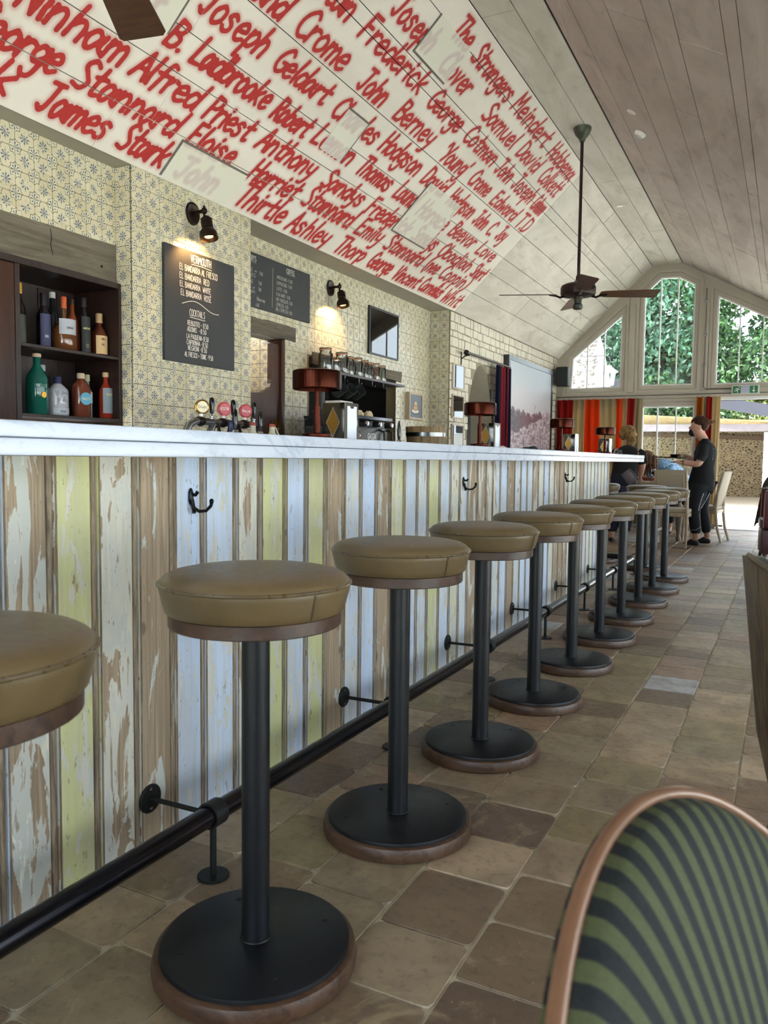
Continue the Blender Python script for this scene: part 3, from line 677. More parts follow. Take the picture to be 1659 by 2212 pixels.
r_ = setting('door_1')
m = MB(); m.box(-1.07, -1.02, YG-.03, YG+.15, 0, 1.975); m.build('jamb', M_frame, r_, False); m = MB(); m.box(.75, .80, YG-.03, YG+.15, 0, 1.975); m.build('jamb', M_frame, r_, False)
m = MB(); m.box(-1.07, .80, YG-.03, YG+.15, 1.93, 1.975); m.build('head', M_sash, r_, False); m = MB(); m.box(-1.02, .75, YG-.02, YG+.15, -.005, .006); m.build('sill', M_steel, r_, False)
# right wall: out of view, glazed almost throughout to bring in more daylight
ZR = RP(0, SR).z
m = MB(); hs = []; y = -3.2
while y < 12.3: hs.append([(y, .12), (y+1.12, .12), (y+1.12, ZR-.12), (y, ZR-.12)]); y += 1.24
wm = holes([(-3.5, 0), (12.95, 0), (12.95, ZR), (-3.5, ZR)], hs, 0, XR, XR+.12); wall_right = setting('wall_right', None, wm.mesh('wall_right', M_frame, False))
for h_ in hs:
    y0 = h_[0][0]; m = MB(); m.box(XR+.05, XR+.07, y0+.54, y0+.58, .12, ZR-.12); m.build('glazing_bar', M_sash, wall_right, False)
    m = MB(); m.box(XR+.058, XR+.062, y0, y0+1.12, .12, ZR-.12); m.build('pane', M_window, wall_right, False)
wm = holes([(-3.75, 0), (XR+.1, 0), (XR+.1, ZR), (X2, ZF), (X1, ZF), (XE, ZE), (-3.75, ZE)], [[(-3.0, .15), (1.7, .15), (1.7, 1.95), (-3.0, 1.95)], [(-3.0, 2.1), (.6, 2.1), (.6, 2.6), (-1.4, 3.7), (-2.0, 3.7), (-3.0, 2.85)]], 1, -3.6, -3.5)
wall_back = setting('wall_back', None, wm.mesh('wall_back', M_frame, False))  # unseen wall behind the camera, opened up wide to add daylight
m = MB(); m.box(-3.0, 1.7, -3.552, -3.548, .15, 1.95); m.build('pane', M_window, wall_back, False); m = MB(); m.prism([(-3.0, 2.1), (.6, 2.1), (.6, 2.6), (-1.4, 3.7), (-2.0, 3.7), (-3.0, 2.85)], 1, -3.552, -3.548); m.build('pane', M_window, wall_back, False)
# ================================================================ BAR FRONT of reclaimed boards
t = NT('peeling_paint_board'); p = t.pos(); oi = t.new('ShaderNodeObjectInfo')
offs = t.new('ShaderNodeVectorMath', operation='MULTIPLY'); cmb = t.new('ShaderNodeCombineXYZ')
rz = t.math('MULTIPLY', oi.outputs['Random'], 7.0); t.l.new(rz, cmb.inputs[2]); av = t.new('ShaderNodeVectorMath', operation='ADD'); t.l.new(p, av.inputs[0]); t.l.new(cmb.outputs[0], av.inputs[1]); q = av.outputs[0]
n1 = t.noise(t.mapv(q, (1, 13, 3.2)), 1.0, 7, .6, 1.2); n2 = t.noise(t.mapv(q, (1, 26, 6)), 1.0, 8, .66, .8); st = t.noise(t.mapv(q, (1, 120, 4)), 1.0, 4, .6)
n3 = t.noise(t.mapv(q, (1, 60, 16)), 1.0, 6, .7, .5)
wood = t.mix(t.step(t.noise(t.mapv(q, (1, 70, 1.6)), 1.0, 5, .6, 2.0), .35, .68), lin('85735f'), lin('a89379'))
kn = t.vor(t.mapv(q, (1, 9, 4)), 1.0); wood = t.mix(t.math('MULTIPLY', t.step(kn, .13, .05), .75), wood, lin('4b3526'))
under = t.mix(t.step(n1, .4, .6), lin('c3beb1'), lin('b4b5ad'))
paint = t.mix(t.math('MULTIPLY', t.step(st, .42, .7), .42), oi.outputs['Color'], lin('a5a294')); paint = t.mix(t.math('MULTIPLY', t.step(t.noise(t.mapv(q, (1, 8, 1.4)), 1.0, 4, .6, 1.0), .42, .66), .45), paint, lin('aca48f'))
peel = oi.outputs['Alpha']
e1 = t.step(n2, t.math('ADD', .36, t.math('MULTIPLY', peel, .30)), t.math('ADD', .375, t.math('MULTIPLY', peel, .30)))     # 1 = top paint kept
e2 = t.step(n1, t.math('ADD', .20, t.math('MULTIPLY', peel, .40)), t.math('ADD', .212, t.math('MULTIPLY', peel, .40)))     # 1 = undercoat kept
col = t.mix(e2, wood, t.mix(e1, under, paint)); 
col = t.mix(t.math('MULTIPLY', t.step(n3, .62, .64), .8), col, lin('857362')); kk = t.vor(t.mapv(q, (1, 7, 5)), 1.0); col = t.mix(t.math('MULTIPLY', t.step(kk, .10, .05), .7), col, lin('5c4b3d'))
col = t.mix(t.math('MULTIPLY', t.step(st, .63, .8), .4), col, lin('8a8478'))
col = t.mix(t.math('MULTIPLY', t.step(t.noise(t.mapv(q, (1, 240, 60)), 1.0, 2), .72, .75), .8), col, lin('3c3129'))
t.base(col, .6, spec=.3); t.bump(t.math('ADD', t.math('MULTIPLY', e2, .7), t.math('MULTIPLY', st, .3)), .5, .0012); M_peel = t.m
M_bead = mat_wood('bead_wood', '4b3c30', '9c8b72', .7, 3, 2)
YB_ = [0.984, 1.052, 1.177, 1.297, 1.422, 1.548, 1.666, 1.805, 1.92, 2.051, 2.171, 2.29, 2.416, 2.538, 2.659, 2.777, 2.904, 3.031, 3.142, 3.271, 3.397, 3.513, 3.623, 3.753, 3.877, 3.985, 4.106]
C_ = {'w': ('cbc9c1', .42), 'c': ('c8c4b4', .58), 'y': ('bdbd86', .26), 'n': ('c3c29e', .46), 'b': ('b4c3da', .14), 'B': ('b8c4d6', .34), 'o': ('b8c6da', .93), 'O': ('d9d6c6', .78), 'g': ('cfd4c4', .3)}
SEQ = 'BcyccobBnybyoBboyBgynBocwOnw'
SEQ = 'B'+'OycobBy'+'ybyoBboy'+'BByBnBoOcB'
rnd = random.Random(17)
bounds = [YB_[0]-.122*k for k in range(5, 0, -1)]+YB_
while bounds[-1] < 6.98: bounds.append(bounds[-1]+rnd.choice((.115, .122, .128)))
bounds[-1] = 7.03
seq = list('wyBcy')+list('bOycobBcybyoBboyBByBnBoOcB')
while len(seq) < len(bounds)-1: seq.append(rnd.choice('BBbwwcnyoBgwOB'))
bar = thing('bar', 'long bar front of reclaimed vertical boards in peeling white, yellow and pale blue paint', 'bar', (0, 0, 0))
mb = MB(); mb.box(-1.86, -1.412, .40, 7.01, 0, .994); mb.build('carcass', M_darkwood, bar, False)
def plank(y0, y1, col, right=True):
    w_ = y1-y0; X = -1.385; mbp = MB(); bw = .011
    prof = [(0, -.02), (0, -.004), (.003, -.0004), (.005, 0)]
    e = w_-.0005
    prof += [(e-bw*2-.006, 0), (e-bw*2-.004, -.0055), (e-bw*2, -.006)]
    for k in range(5): a = PI*k/4; prof.append((e-bw-.004-bw*.8*math.cos(a), -.006+bw*.55*math.sin(a)))
    prof += [(e-.006, -.007), (e-.004, -.0005), (e, -.003), (e, -.02)]
    n = len(prof); vs = [(X+d_, y0+u_, z_) for z_ in (.0, .9985) for u_, d_ in prof]
    for i in range(n-1):
        mbp.mat = 1 if 5 <= i <= n-5 or i < 2 else 0
        mbp.f.append([i, i+1, n+i+1, n+i]); mbp.mi.append(mbp.mat)
    mbp.v = vs
    o = mbp.build('plank', [M_peel, M_bead], bar, True, .5); o.color = col
for a, b, s_ in zip(bounds[:-1], bounds[1:], seq):
    h_, pl = C_[s_]; l = lin(h_); f = rnd.uniform(.95, 1.04); plank(a, b, (l[0]*f, l[1]*f, l[2]*f, min(1, pl+rnd.uniform(-.06, .06))))
mb = MB(); mb.box(-1.86, -1.387, 7.012, 7.03, 0, .9985); o = mb.build('end_board', M_peel, bar, False); o.color = lin('d3d4c9')[:3]+(.35,)
# marble top of two slabs
t = NT('marble'); p = t.pos(); w_ = t.noise(t.mapv(p, (1, .7, 1)), 2.2, 8, .6, 1.6); v1 = t.math('ABSOLUTE', t.math('SUBTRACT', w_, .5)); w2_ = t.noise(t.mapv(p, (1.2, .6, 3)), 6.5, 8, .65, 1.2); v2 = t.math('ABSOLUTE', t.math('SUBTRACT', w2_, .5))
col = t.mix(t.math('MULTIPLY', t.step(v1, .03, .0), .5), lin('b9bfcb'), lin('949eaf')); col = t.mix(t.math('MULTIPLY', t.step(v2, .022, .0), .4), col, lin('a4abb8'))
col = t.mix(t.math('MULTIPLY', t.step(t.noise(p, 1.3, 5), .45, .7), .35), col, lin('c3c7d0')); t.base(col, .22, spec=.5); M_marble = t.m
top = thing('bar_countertop', 'long white marble bar countertop with grey veins made of two stacked slabs', 'countertop')
mb = MB(); mb.box(-1.93, -1.137, .30, 7.285, 1.0302, 1.058, bev=.003); mb.build('slab', M_marble, top)
mb = MB(); mb.box(-1.93, -1.1395, .30, 7.282, .9995, 1.0290, bev=.003); mb.build('slab', M_marble, top)
# ================================================================ FOOT RAIL
rail = thing('foot_rail', 'long black steel foot rail on brackets along the foot of the bar', 'rail')
t = NT('worn_black_steel'); p = t.pos(); n = t.noise(p, 5, 5); t.base(t.mix(t.step(n, .4, .8), lin('2b2b31'), lin('3a3230')), .22, .85); M_rail = t.m
mb = MB(); mb.tube([(-1.185, -.4, .155), (-1.185, 7.05, .155)]+[(-1.185-.16*(1-math.cos(a)), 7.05+.16*math.sin(a), .155) for a in (.3, .6, .9, 1.2, PI/2)]+[(-1.9, 7.21, .155)], .0245, 20); mb.build('tube', M_rail, rail)
def bracket(y):
    m = MB(); a = [(0.0265, -.021), (.0315, -.021), (.0315, .021), (.0265, .021), (.0245, .018)]
    m.lathe(a, 20, Matrix.Translation((-1.185, y, .155)) @ Matrix.Rotation(PI/2, 4, 'X')); m.build('collar', M_iron, rail)
    m = MB(); m.tube([(-1.385, y, .150), (-1.208, y, .152)], .0062, 10); m.tube([(-1.185, y, .004), (-1.185, y, .128)], .008, 10); m.build('bracket_rod', M_iron, rail)
    m = MB(); m.lathe([(0, .006), (.034, .006), (.036, .004), (.036, 0)], 24, Matrix.Translation((-1.3845, y, .150)) @ Matrix.Rotation(PI/2, 4, 'Y')); f = m.build('flange', M_iron, rail)
    m2 = MB(); 
    for s_ in (-1, 1): m2.lathe([(0, .0078), (.004, .0075), (.005, .006)], 8, Matrix.Translation((-1.3845, y, .150+s_*.024)) @ Matrix.Rotation(PI/2, 4, 'Y'))
    m2.build('screw', M_steel, f)
    m = MB(); m.lathe([(0, .0072), (.036, .0072), (.038, .005), (.038, .0005)], 24, Matrix.Translation((-1.185, y, 0))); m.build('flange', M_iron, rail)
for k in range(7): bracket(1.445+.965*k-(.965 if k == 6 and False else 0))
bracket(.48)
# ================================================================ BAR STOOLS
def mat_leather(name, c1, c2, rough=.33):
    t = NT(name); o_ = t.obj(); n = t.noise(o_, 6, 4); g = t.vor(o_, 260, 'F1'); w_ = t.noise(o_, 60, 4)
    t.base(t.mix(t.step(n, .3, .7), lin(c1), lin(c2)), t.math('ADD', rough, t.math('MULTIPLY', w_, .18)), spec=.5); t.bump(t.math('ADD', t.math('MULTIPLY', g, .5), w_), .12, .0012); return t.m
M_olive = mat_leather('olive_leather', '5b4b31', '6a583b', .27); M_oliveP = mat_leather('olive_piping', '4d402a', '615135', .2)
t = NT('black_powdercoat'); o_ = t.obj(); n = t.noise(o_, 9, 5); t.base(t.mix(n, lin('0b0c10'), lin('14161a')), t.math('ADD', .33, t.math('MULTIPLY', t.noise(o_, 50, 3), .12)), .0, .4); M_powder = t.m
RS_ = .185
def make_stool():
    r_ = thing('bar_stool', 'x', 'stool', (0, 0, 0), 0, 'bar stools along the bar')
    m = MB()
    pr = [(0, .790), (.06, .7897), (.11, .788), (.145, .785), (.163, .781), (.174, .775), (.180, .769), (.1825, .7635)]
    m.lathe(pr, 56); cush = m.build('seat', M_olive, r_)
    m = MB(); m.lathe([(.1825, .7615), (.1832, .757), (.1815, .749), (.1785, .737), (.1750, .723), (.1715, .712), (.168, .7085), (.10, .707)], 56)
    m.build('seat_band', M_olive, r_)
    m = MB(); m.tube([(.1830*math.cos(2*PI*i/48), .1830*math.sin(2*PI*i/48), .7622) for i in range(48)], .0036, 8, closed=True); m.build('piping', M_oliveP, cush)
    m = MB(); a = math.radians(-16); m.tube([(rr*math.cos(a), rr*math.sin(a), z_) for rr, z_ in ((.1836, .761), (.1842, .757), (.1825, .749), (.1795, .737), (.176, .723), (.1725, .712))], .0018, 6); m.build('seam', M_oliveP, r_)
    m = MB(); m.lathe([(.0, .681), (.163, .681), (.1655, .683), (.1655, .7065), (.162, .708), (0, .708)], 56); m.build('wood_ring', M_ringwood, r_)
    m = MB(); m.lathe([(.0, .03), (.0275, .03), (.0275, .685), (0, .685)], 32); m.build('pole', M_powder, r_)
    m = MB(); m.lathe([(0, .0495), (.181, .0495), (.186, .047), (.187, .0425), (.187, .038)], 64); plate = m.build('base_plate', M_powder, r_)
    m = MB(); m.tube([(.0285*math.cos(2*PI*i/20), .0285*math.sin(2*PI*i/20), .0505) for i in range(20)], .0025, 6, closed=True); m.build('weld', M_iron, plate)
    m = MB()
    for k in range(4):
        a = PI/4+k*PI/2+.15; m.lathe([(0, .0505), (.0045, .0505), (.0055, .0497)], 10, c=(.145*math.cos(a), .145*math.sin(a), 0))
    m.build('screws', M_iron, plate)
    m = MB(); m.lathe([(0, .0), (.194, .0), (.2, .004), (.2015, .014), (.2, .028), (.197, .036), (.191, .0385), (.18, .0385)], 64); m.build('wood_base', M_basewood, r_)
    return r_
ORD = ['nearest of the row, cut by the left edge', 'first whole one from the left, pole crossing the foot rail', 'second whole one from the camera', 'third whole one from the camera', 'fourth whole one from the camera', 'fifth whole one from the camera', 'sixth whole one from the camera', 'fifth from the far end of the row', 'fourth from the far end of the row', 'third from the far end of the row', 'farthest of the straight row, beside the waiter']
st0 = make_stool()
rnd = random.Random(9)
for i in range(11):
    y = 1.23612+.64191*(i-1); r_ = st0 if i == 0 else dup(st0)
    r_.location = (-.9075, y, 0); r_.rotation_euler = (0, 0, rnd.uniform(-.2, .2))
    r_['label'] = 'olive leather bar stool, '+ORD[i]
r_ = dup(st0, (-1.16, 7.62, 0), .4, 'olive leather bar stool at the far end of the bar, off the straight row'); r_ = dup(st0, (-1.66, 8.02, 0), .1, 'olive leather bar stool half hidden round the far corner of the bar')
# hooks
M_hook = plain('141516', .28, .6, var=.4, scale=120)
def make_hook():
    r_ = thing('coat_hook', 'x', 'hook', (0, 0, 0), 0, 'coat hooks under the bar top')
    m = MB(); m.sphere((.003, 0, .004), .011, 14, sc=(.45, 1, 2.0)); m.build('plate', M_hook, r_)
    m = MB(); m.tube([(.006, 0, -.004), (.012, .0, -.024), (.026, .004, -.032), (.044, .010, -.030), (.056, .014, -.018), (.058, .015, -.008)], [.006, .005, .0042, .0042, .0045, .0055], 10); m.sphere((.058, .015, -.006), .0065, 10)
    m.tube([(.006, 0, -.010), (.012, -.0, -.030), (.014, -.002, -.036)], [.006, .005, .006], 8); m.tube([(.005, 0, .01), (.018, .0, .008), (.024, -.001, .016)], [.005, .0042, .0055], 8)
    m.build('prong', M_hook, r_); return r_
hk = make_hook()
for i, (y, l) in enumerate(((1.60, 'black iron coat hook on the boards above the nearest stools'), (3.54, 'black iron coat hook on the boards halfway along the bar'), (5.48, 'black iron coat hook on the boards near the far end of the bar'))):
    r_ = hk if i == 0 else dup(hk); r_.location = (-1.384, y, .893); r_['label'] = l; r_.scale = (1.05, .8, 1.05)

# ================================================================ THINGS ON THE BAR
ZB = 1.058
t = NT('dark_copper'); o_ = t.obj(); sx = t.new('ShaderNodeSeparateXYZ'); t.l.new(o_, sx.inputs[0]); an = t.math('ARCTAN2', sx.outputs[1], sx.outputs[0]); cmb = t.new('ShaderNodeCombineXYZ'); t.l.new(t.math('MULTIPLY', an, 6.0), cmb.inputs[0])
n = t.noise(cmb.outputs[0], 2.2, 3); t.base(t.mix(t.noise(o_, 30, 5), lin('260f09'), lin('4c2419')), t.math('ADD', .1, t.math('MULTIPLY', n, .25)), 1.0); t.bump(n, .25, .004); M_copper = t.m
def make_lamp():
    r_ = thing('table_lamp', 'x', 'lamp', (0, 0, 0), 0, 'copper lamps on the bar')
    m = MB(); m.lathe([(0, .232), (.072, .232), (.080, .229), (.0815, .222), (.0815, .172), (.078, .168)], 40); m.lathe([(.078, .1685), (.0765, .225), (0, .226)], 40); sh = m.build('lamp_shade', M_copper, r_)
    m = MB(); m.lathe([(0, .2), (.02, .198), (.022, .19), (0, .18)], 14); m.build('bulb', emit('bulb_glow', 'ffd9a0', 1.5), sh)
    m = MB(); m.cyl(0, 0, .02, .225, .0075, 14); m.cyl(0, 0, .02, .115, .0115, 16); m.build('pole', M_copper, r_)
    m = MB(); m.lathe([(0, .0), (.048, .0), (.050, .003), (.050, .022), (.047, .025), (0, .027)], 32); m.build('base', M_copper, r_); return r_
lp = make_lamp(); LL = ['nearest of the four, before the coffee machine', 'second of the four, before the pointed doorway', 'third of the four, before the large picture', 'farthest of the four, at the bar end']
for i, y in enumerate((2.245, 3.80, 5.42, 6.87)):
    r_ = lp if i == 0 else dup(lp); r_.location = (-1.40, y, ZB); r_['label'] = 'round copper table lamp on the bar, '+LL[i]
def make_napkin():
    r_ = thing('napkin_dispenser', 'x', 'dispenser', (0, 0, 0), 0, 'napkin dispensers on the bar')
    m = MB(); m.box(-.095, -.004, 0, .092, 0, .140, bev=.003); m.build('body', plain('5f5c59', .14, 1.0, var=.15), r_)
    m = MB(); m.box(-.004, .0, .008, .084, .008, .132); m.build('napkins', plain('dfe5f0', .8, var=.02), r_)
    fr = holes([(0, 0), (.092, 0), (.092, .14), (0, .14)], [[(.011, .012), (.081, .012), (.081, .052), (.086, .07), (.081, .09), (.081, .128), (.06, .128), (.056, .120), (.036, .120), (.032, .128), (.011, .128)]], 0, -.003, .002); fr.build('face_frame', M_chrome, r_, False)
    m = MB(); m.prism([(-.05, .118), (-.026, .07), (-.05, .022), (-.074, .07)], 1, -.0025, 0); bd = m.build('badge', M_brass, r_, False); m = MB(); m.prism([(-.05, .126), (-.022, .07), (-.05, .014), (-.078, .07)], 1, -.0012, 0); m.build('badge_rim', M_chrome, bd, False); return r_
npk = make_napkin(); LL = ['nearest of the four, beside the coffee machine', 'second of the four, before the pointed doorway', 'third of the four, before the red curtain', 'farthest of the four, behind the end lamp']
for i, y in enumerate((2.425, 4.01, 5.79, 7.03)):
    r_ = npk if i == 0 else dup(npk); r_.location = (-1.395, y, ZB); r_['label'] = 'chrome napkin dispenser with white napkins, '+LL[i]
# beer taps: swan necks with a badge and a black handle
XT = -1.75
def tap(y, badge, lab, letters):
    r_ = thing('beer_tap', lab, 'tap', (XT, y, ZB))
    m = MB(); m.tube([(0, -.085, .0), (0, -.082, .022), (0, -.066, .048), (0, -.04, .060), (0, .0, .062), (0, .055, .060)], .0125, 16); m.cyl(0, -.085, 0, .006, .022, 20); m.build('swan_neck', M_steel, r_)
    m = MB(); m.lathe([(.0, -.012), (.015, -.012), (.0165, -.006), (.0165, .006), (.015, .012), (0, .012)], 20, Matrix.Translation((0, -.012, .0615)) @ Matrix.Rotation(PI/2, 4, 'X')); m.tube([(0, .055, .060), (.012, .062, .055), (.022, .064, .02), (.024, .064, -.002)], .006, 10); m.build('faucet', M_bronze, r_)
    m = MB(); m.cyl(0, -.008, .072, .086, .006, 12); m.build('badge_post', M_white, r_)
    T = Matrix.Translation((0, -.004, .109)) @ Matrix.Rotation(math.radians(62), 4, 'Z') @ Matrix.Rotation(PI/2, 4, 'X')
    m = MB(); m.lathe([(0, -.006), (.022, -.006), (.0245, -.003), (.0245, .004), (.022, .006), (0, .006)], 32, T); bd = m.build('badge', badge[0], r_, label=badge[2])
    m = MB(); m.lathe([(0, .0066), (.019, .0066), (.019, .0055)], 32, T); f = m.build('badge_face', badge[1], bd)
    m = MB(); fn = lambda u, v: tuple(T @ Vector((u, v, .0072)))
    write(m, letters, -.015, .015, -.004, .009, .0007, fn); m.build('lettering', M_white if badge[1] is not M_crm else plain('4a3b22', .6), bd, False)
    m = MB(); m.tube([(0, .045, .06), (0, .046, .078)], .0052, 10); m.sphere((0, .046, .08), .0072, 12); m.build('handle_stem', M_chrome, r_)
    m = MB(); m.lathe([(0, .088), (.0058, .09), (.0075, .10), (.0092, .125), (.0078, .139), (.004, .144), (0, .1445)], 16, c=(0, .047, 0)); m.build('handle', plain('0e0e10', .15), r_); return r_
M_crm = plain('d9cfaa', .4); M_red = plain('b8444a', .4); M_gold = plain('b88a3c', .25, 1.0)
tap(2.088, (M_gold, M_crm, 'round gold badge with a cream face'), 'beer tap with a round gold and cream badge, leftmost of the three', 'Cruzc')
tap(2.204, (M_red, M_red, 'round red badge'), 'beer tap with a plain red round badge, middle of the three', 'ESTR')
tap(2.326, (M_red, M_red, 'round bright red badge'), 'beer tap with a red and white badge, rightmost of the three', 'Rioja')
def pump(x, y, lab, h=.105):
    r_ = thing('beer_pump', lab, 'tap', (x, y, ZB)); m = MB(); m.lathe([(0, 0), (.018, 0), (.019, .004), (.013, .008), (.017, .014), (.018, .02), (.012, .026), (.008, .034), (0, .035)], 24); m.build('pump_base', M_chrome, r_)
    m = MB(); m.lathe([(0, .033), (.006, .034), (.0085, .05), (.0095, .075), (.007, .1), (.003, h), (0, h)], 16); m.build('handle', plain('101015', .12), r_)
pump(-1.66, 2.145, 'small pointed black pump handle on a ringed chrome base, between red badges'); pump(-1.66, 2.288, 'pointed black pump handle on a ringed chrome base, right of the red badges')
pump(-1.66, 3.40, 'lone black pump handle beside the coffee machine', .125)
def nozzle(x, y, cb, cc, lab, spout):
    r_ = thing('syrup_bottle', lab, 'bottle', (x, y, ZB)); m = MB(); m.lathe([(0, 0), (.030, 0), (.031, .006), (.029, .012), (.014, .032), (.0105, .042), (.0105, .058), (0, .058)], 28); m.build('body', plain(cb, .35), r_)
    m = MB(); m.lathe([(0, .057), (.0112, .057), (.0112, .064), (.008, .068), (0, .0685)], 20); m.build('lid', plain(cc, .4), r_)
    if spout: m = MB(); m.tube([(0, .010, .058), (.002, .022, .052), (.003, .030, .036), (.003, .040, .028)], [.003, .0032, .0036, .0028], 10); m.build('lever', plain('d8d5cc', .35), r_)
nozzle(-1.72, 2.20, '1d2750', '1d2750', 'small dark blue bottle between the beer taps', False); nozzle(-1.72, 2.325, 'd8d2bd', 'a8443c', 'cream bottle with a red lid in front of the third beer tap', False)
nozzle(-1.72, 2.445, 'dad5b8', 'b04a40', 'cream bottle with a red lid and a spout, right of the taps', True)
# papers, cloth
m = MB(); fnp = random.Random(4)
def wavy(name, x0, x1, y0, y1, z, amp, mat, parent, n=12, seed=1):
    r2 = random.Random(seed); ph = [r2.uniform(0, 6) for _ in range(4)]; mbw = MB(); g = [[(x0+(x1-x0)*i/n, y0+(y1-y0)*j/n, z+amp*(.5+.5*math.sin(3.1*i/n*2+ph[0]+1.7*math.sin(4*j/n+ph[1])))*(0.3+abs(math.sin(PI*j/n+ph[2]*.1)))) for j in range(n+1)] for i in range(n+1)]
    vs = [q for r3 in g for q in r3]; bot = [(a, b, c_-.0012) for a, b, c_ in vs]; k = n+1; fs = [(i*k+j, i*k+j+1, (i+1)*k+j+1, (i+1)*k+j) for i in range(n) for j in range(n)]
    N = len(vs); mbw.add(vs+bot, fs+[tuple(N+q for q in reversed(f)) for f in fs]+[(j, j+1, N+j+1, N+j) for j in range(n)]); return mbw.build(name, mat, parent)
tag(wavy('menu_sheet', -1.50, -1.22, 4.30, 4.66, ZB+.0022, .006, plain('d9d4cf', .6), None, seed=2), 'flat printed menu sheet lying on the bar before the large picture', 'paper')
tag(wavy('bar_towel', -1.62, -1.42, 4.72, 5.22, ZB+.003, .030, plain('e8e6ea', .9, var=.08, scale=30), None, 18, 5), 'crumpled white towel on the bar below the large picture', 'towel')
r_ = thing('barrel_bucket', 'wooden barrel bucket with a metal band behind the bar, below the cake picture', 'bucket', (-2.95, 6.60, .915))
m = MB(); N = 14
for k in range(N):
    a0, a1 = 2*PI*k/N, 2*PI*(k+1)/N-.02; vs = []
    for z_, rr in ((0, .155), (.38, .185)):
        for a, d_ in ((a0, 0), (a1, 0), (a1, -.014), (a0, -.014)): vs.append(((rr+d_)*math.cos(a), (rr+d_)*math.sin(a), z_))
    mk = MB(); mk.add(vs, [(0, 1, 2, 3), (7, 6, 5, 4)]+[(i, (i+1) % 4, 4+(i+1) % 4, 4+i) for i in range(4)]); mk.build('stave', mat_wood('bucket_wood', '7d6645', 'a88f66', .6) if k == 0 else bpy.data.materials['bucket_wood'], r_, False)
for z_, rr in ((.10, .166), (.29, .181)): m = MB(); m.lathe([(rr, z_), (rr+.0015, z_+.001), (rr+.004, z_+.037), (rr+.0015, z_+.038)], 36); m.build('metal_band', M_steel, r_)
# back counter
r_ = thing('back_counter', 'dark back counter behind the bar carrying the coffee machine', 'counter'); m = MB(); m.box(-3.40, -2.72, 2.2, 8.1, 0, .87); m.build('body', M_darkwood, r_, False); m = MB(); m.box(-3.40, -2.70, 2.18, 8.12, .871, .912, bev=.004); m.build('worktop', plain('6f6a64', .3), r_)
# ================================================================ ALCOVE CABINET AND BOTTLES
def beam(name, lab, x0, x1, y0, y1, z0, z1, seed):
    r2 = random.Random(seed); m = MB(); n = 16; P = []
    for k in range(n+1):
        y = y0+(y1-y0)*k/n; j = lambda a: r2.uniform(-a, a); P += [(x0, y, z0), (x1+j(.004), y, z0+j(.006)+.004), (x1+j(.003), y, z1+j(.004)-.003), (x0, y, z1)]
    fs = []
    for k in range(n):
        for q in range(4): fs.append((4*k+q, 4*k+(q+1) % 4, 4*k+4+(q+1) % 4, 4*k+4+q))
    m.add(P, fs+[(0, 1, 2, 3), (4*n+3, 4*n+2, 4*n+1, 4*n)]); return tag(m.build(name, M_greybeam, None, True, .5), lab, 'beam')
bm1 = beam('lintel_beam', 'long grey weathered oak lintel with a crack above the bottle cabinet', -3.86, -3.522, 2.0, 3.445, 2.0, 2.218, 1)
m = MB(); m.tube([(-3.520, 2.985, 2.195), (-3.519, 2.992, 2.15), (-3.519, 2.985, 2.11), (-3.520, 3.0, 2.06)], .0022, 6); m.sphere((-3.521, 3.335, 2.075), .008, 10, sc=(.4, 1, 1)); m.sphere((-3.521, 2.66, 2.13), .006, 10, sc=(.4, 1, 1)); m.build('crack', plain('15120e', .95), bm1)
beam('lintel_beam', 'short grey weathered lintel above the kitchen doorway', -3.80, -3.630, 4.575, 5.487, 1.945, 2.062, 2)
beam('lintel_beam', 'grey weathered lintel above the dark hatch behind the coffee machine', -3.80, -3.628, 5.75, 7.48, 1.80, 1.905, 3)
beam('hatch_post', 'grey wooden post at the right side of the dark hatch', -3.76, -3.6465, 7.386, 7.43, .9, 1.80, 4)
cab = thing('bottle_cabinet', 'dark wooden cabinet with open shelves of bottles set under the long lintel', 'cabinet')
XC = -3.485
def part(name, b, mat=M_darkwood, par=cab, bev=.002): m = MB(); m.box(*b, bev=bev); return m.build(name, mat, par)
part('back_panel', (-3.86, -3.845, 2.0, 3.445, .9, 1.995)); part('side_panel', (-3.845, XC, 3.425, 3.445, .9, 1.995)); part('side_panel', (-3.845, XC, 2.735, 2.765, .9, 1.96)); part('side_panel', (-3.845, XC, 2.0, 2.03, .9, 1.96))
part('top_rail', (-3.845, XC, 2.03, 3.424, 1.962, 1.997))
for i, z in enumerate((1.555, 1.198)): part('shelf', (-3.845, XC-.004, 2.766, 3.424, z, z+.018))
for k in range(5): part('back_board', (-3.845, -3.840, 2.77+.131*k, 2.897+.131*k, .92, 1.95))
m = MB(); m.box(XC-.012, XC, 2.03, 2.731, 1.06, 1.955, bev=.003); dr = m.build('door', M_brownwood, cab); 
m = MB(); m.box(XC-.001, XC+.004, 2.10, 2.66, 1.12, 1.14); m.build('moulding', M_brownwood, dr, False)
def liquid(name, tint, rough=.08, dens=.75):
    t = NT(name); tr = t.new('ShaderNodeBsdfTransparent'); tr.inputs[0].default_value = lin(tint); t.base(tint, rough, coat=.5); mx = t.new('ShaderNodeMixShader'); mx.inputs[0].default_value = dens
    t.l.new(tr.outputs[0], mx.inputs[1]); t.l.new(t.b.outputs[0], mx.inputs[2]); t.l.new(mx.outputs[0], t.out.inputs[0]); return t.m
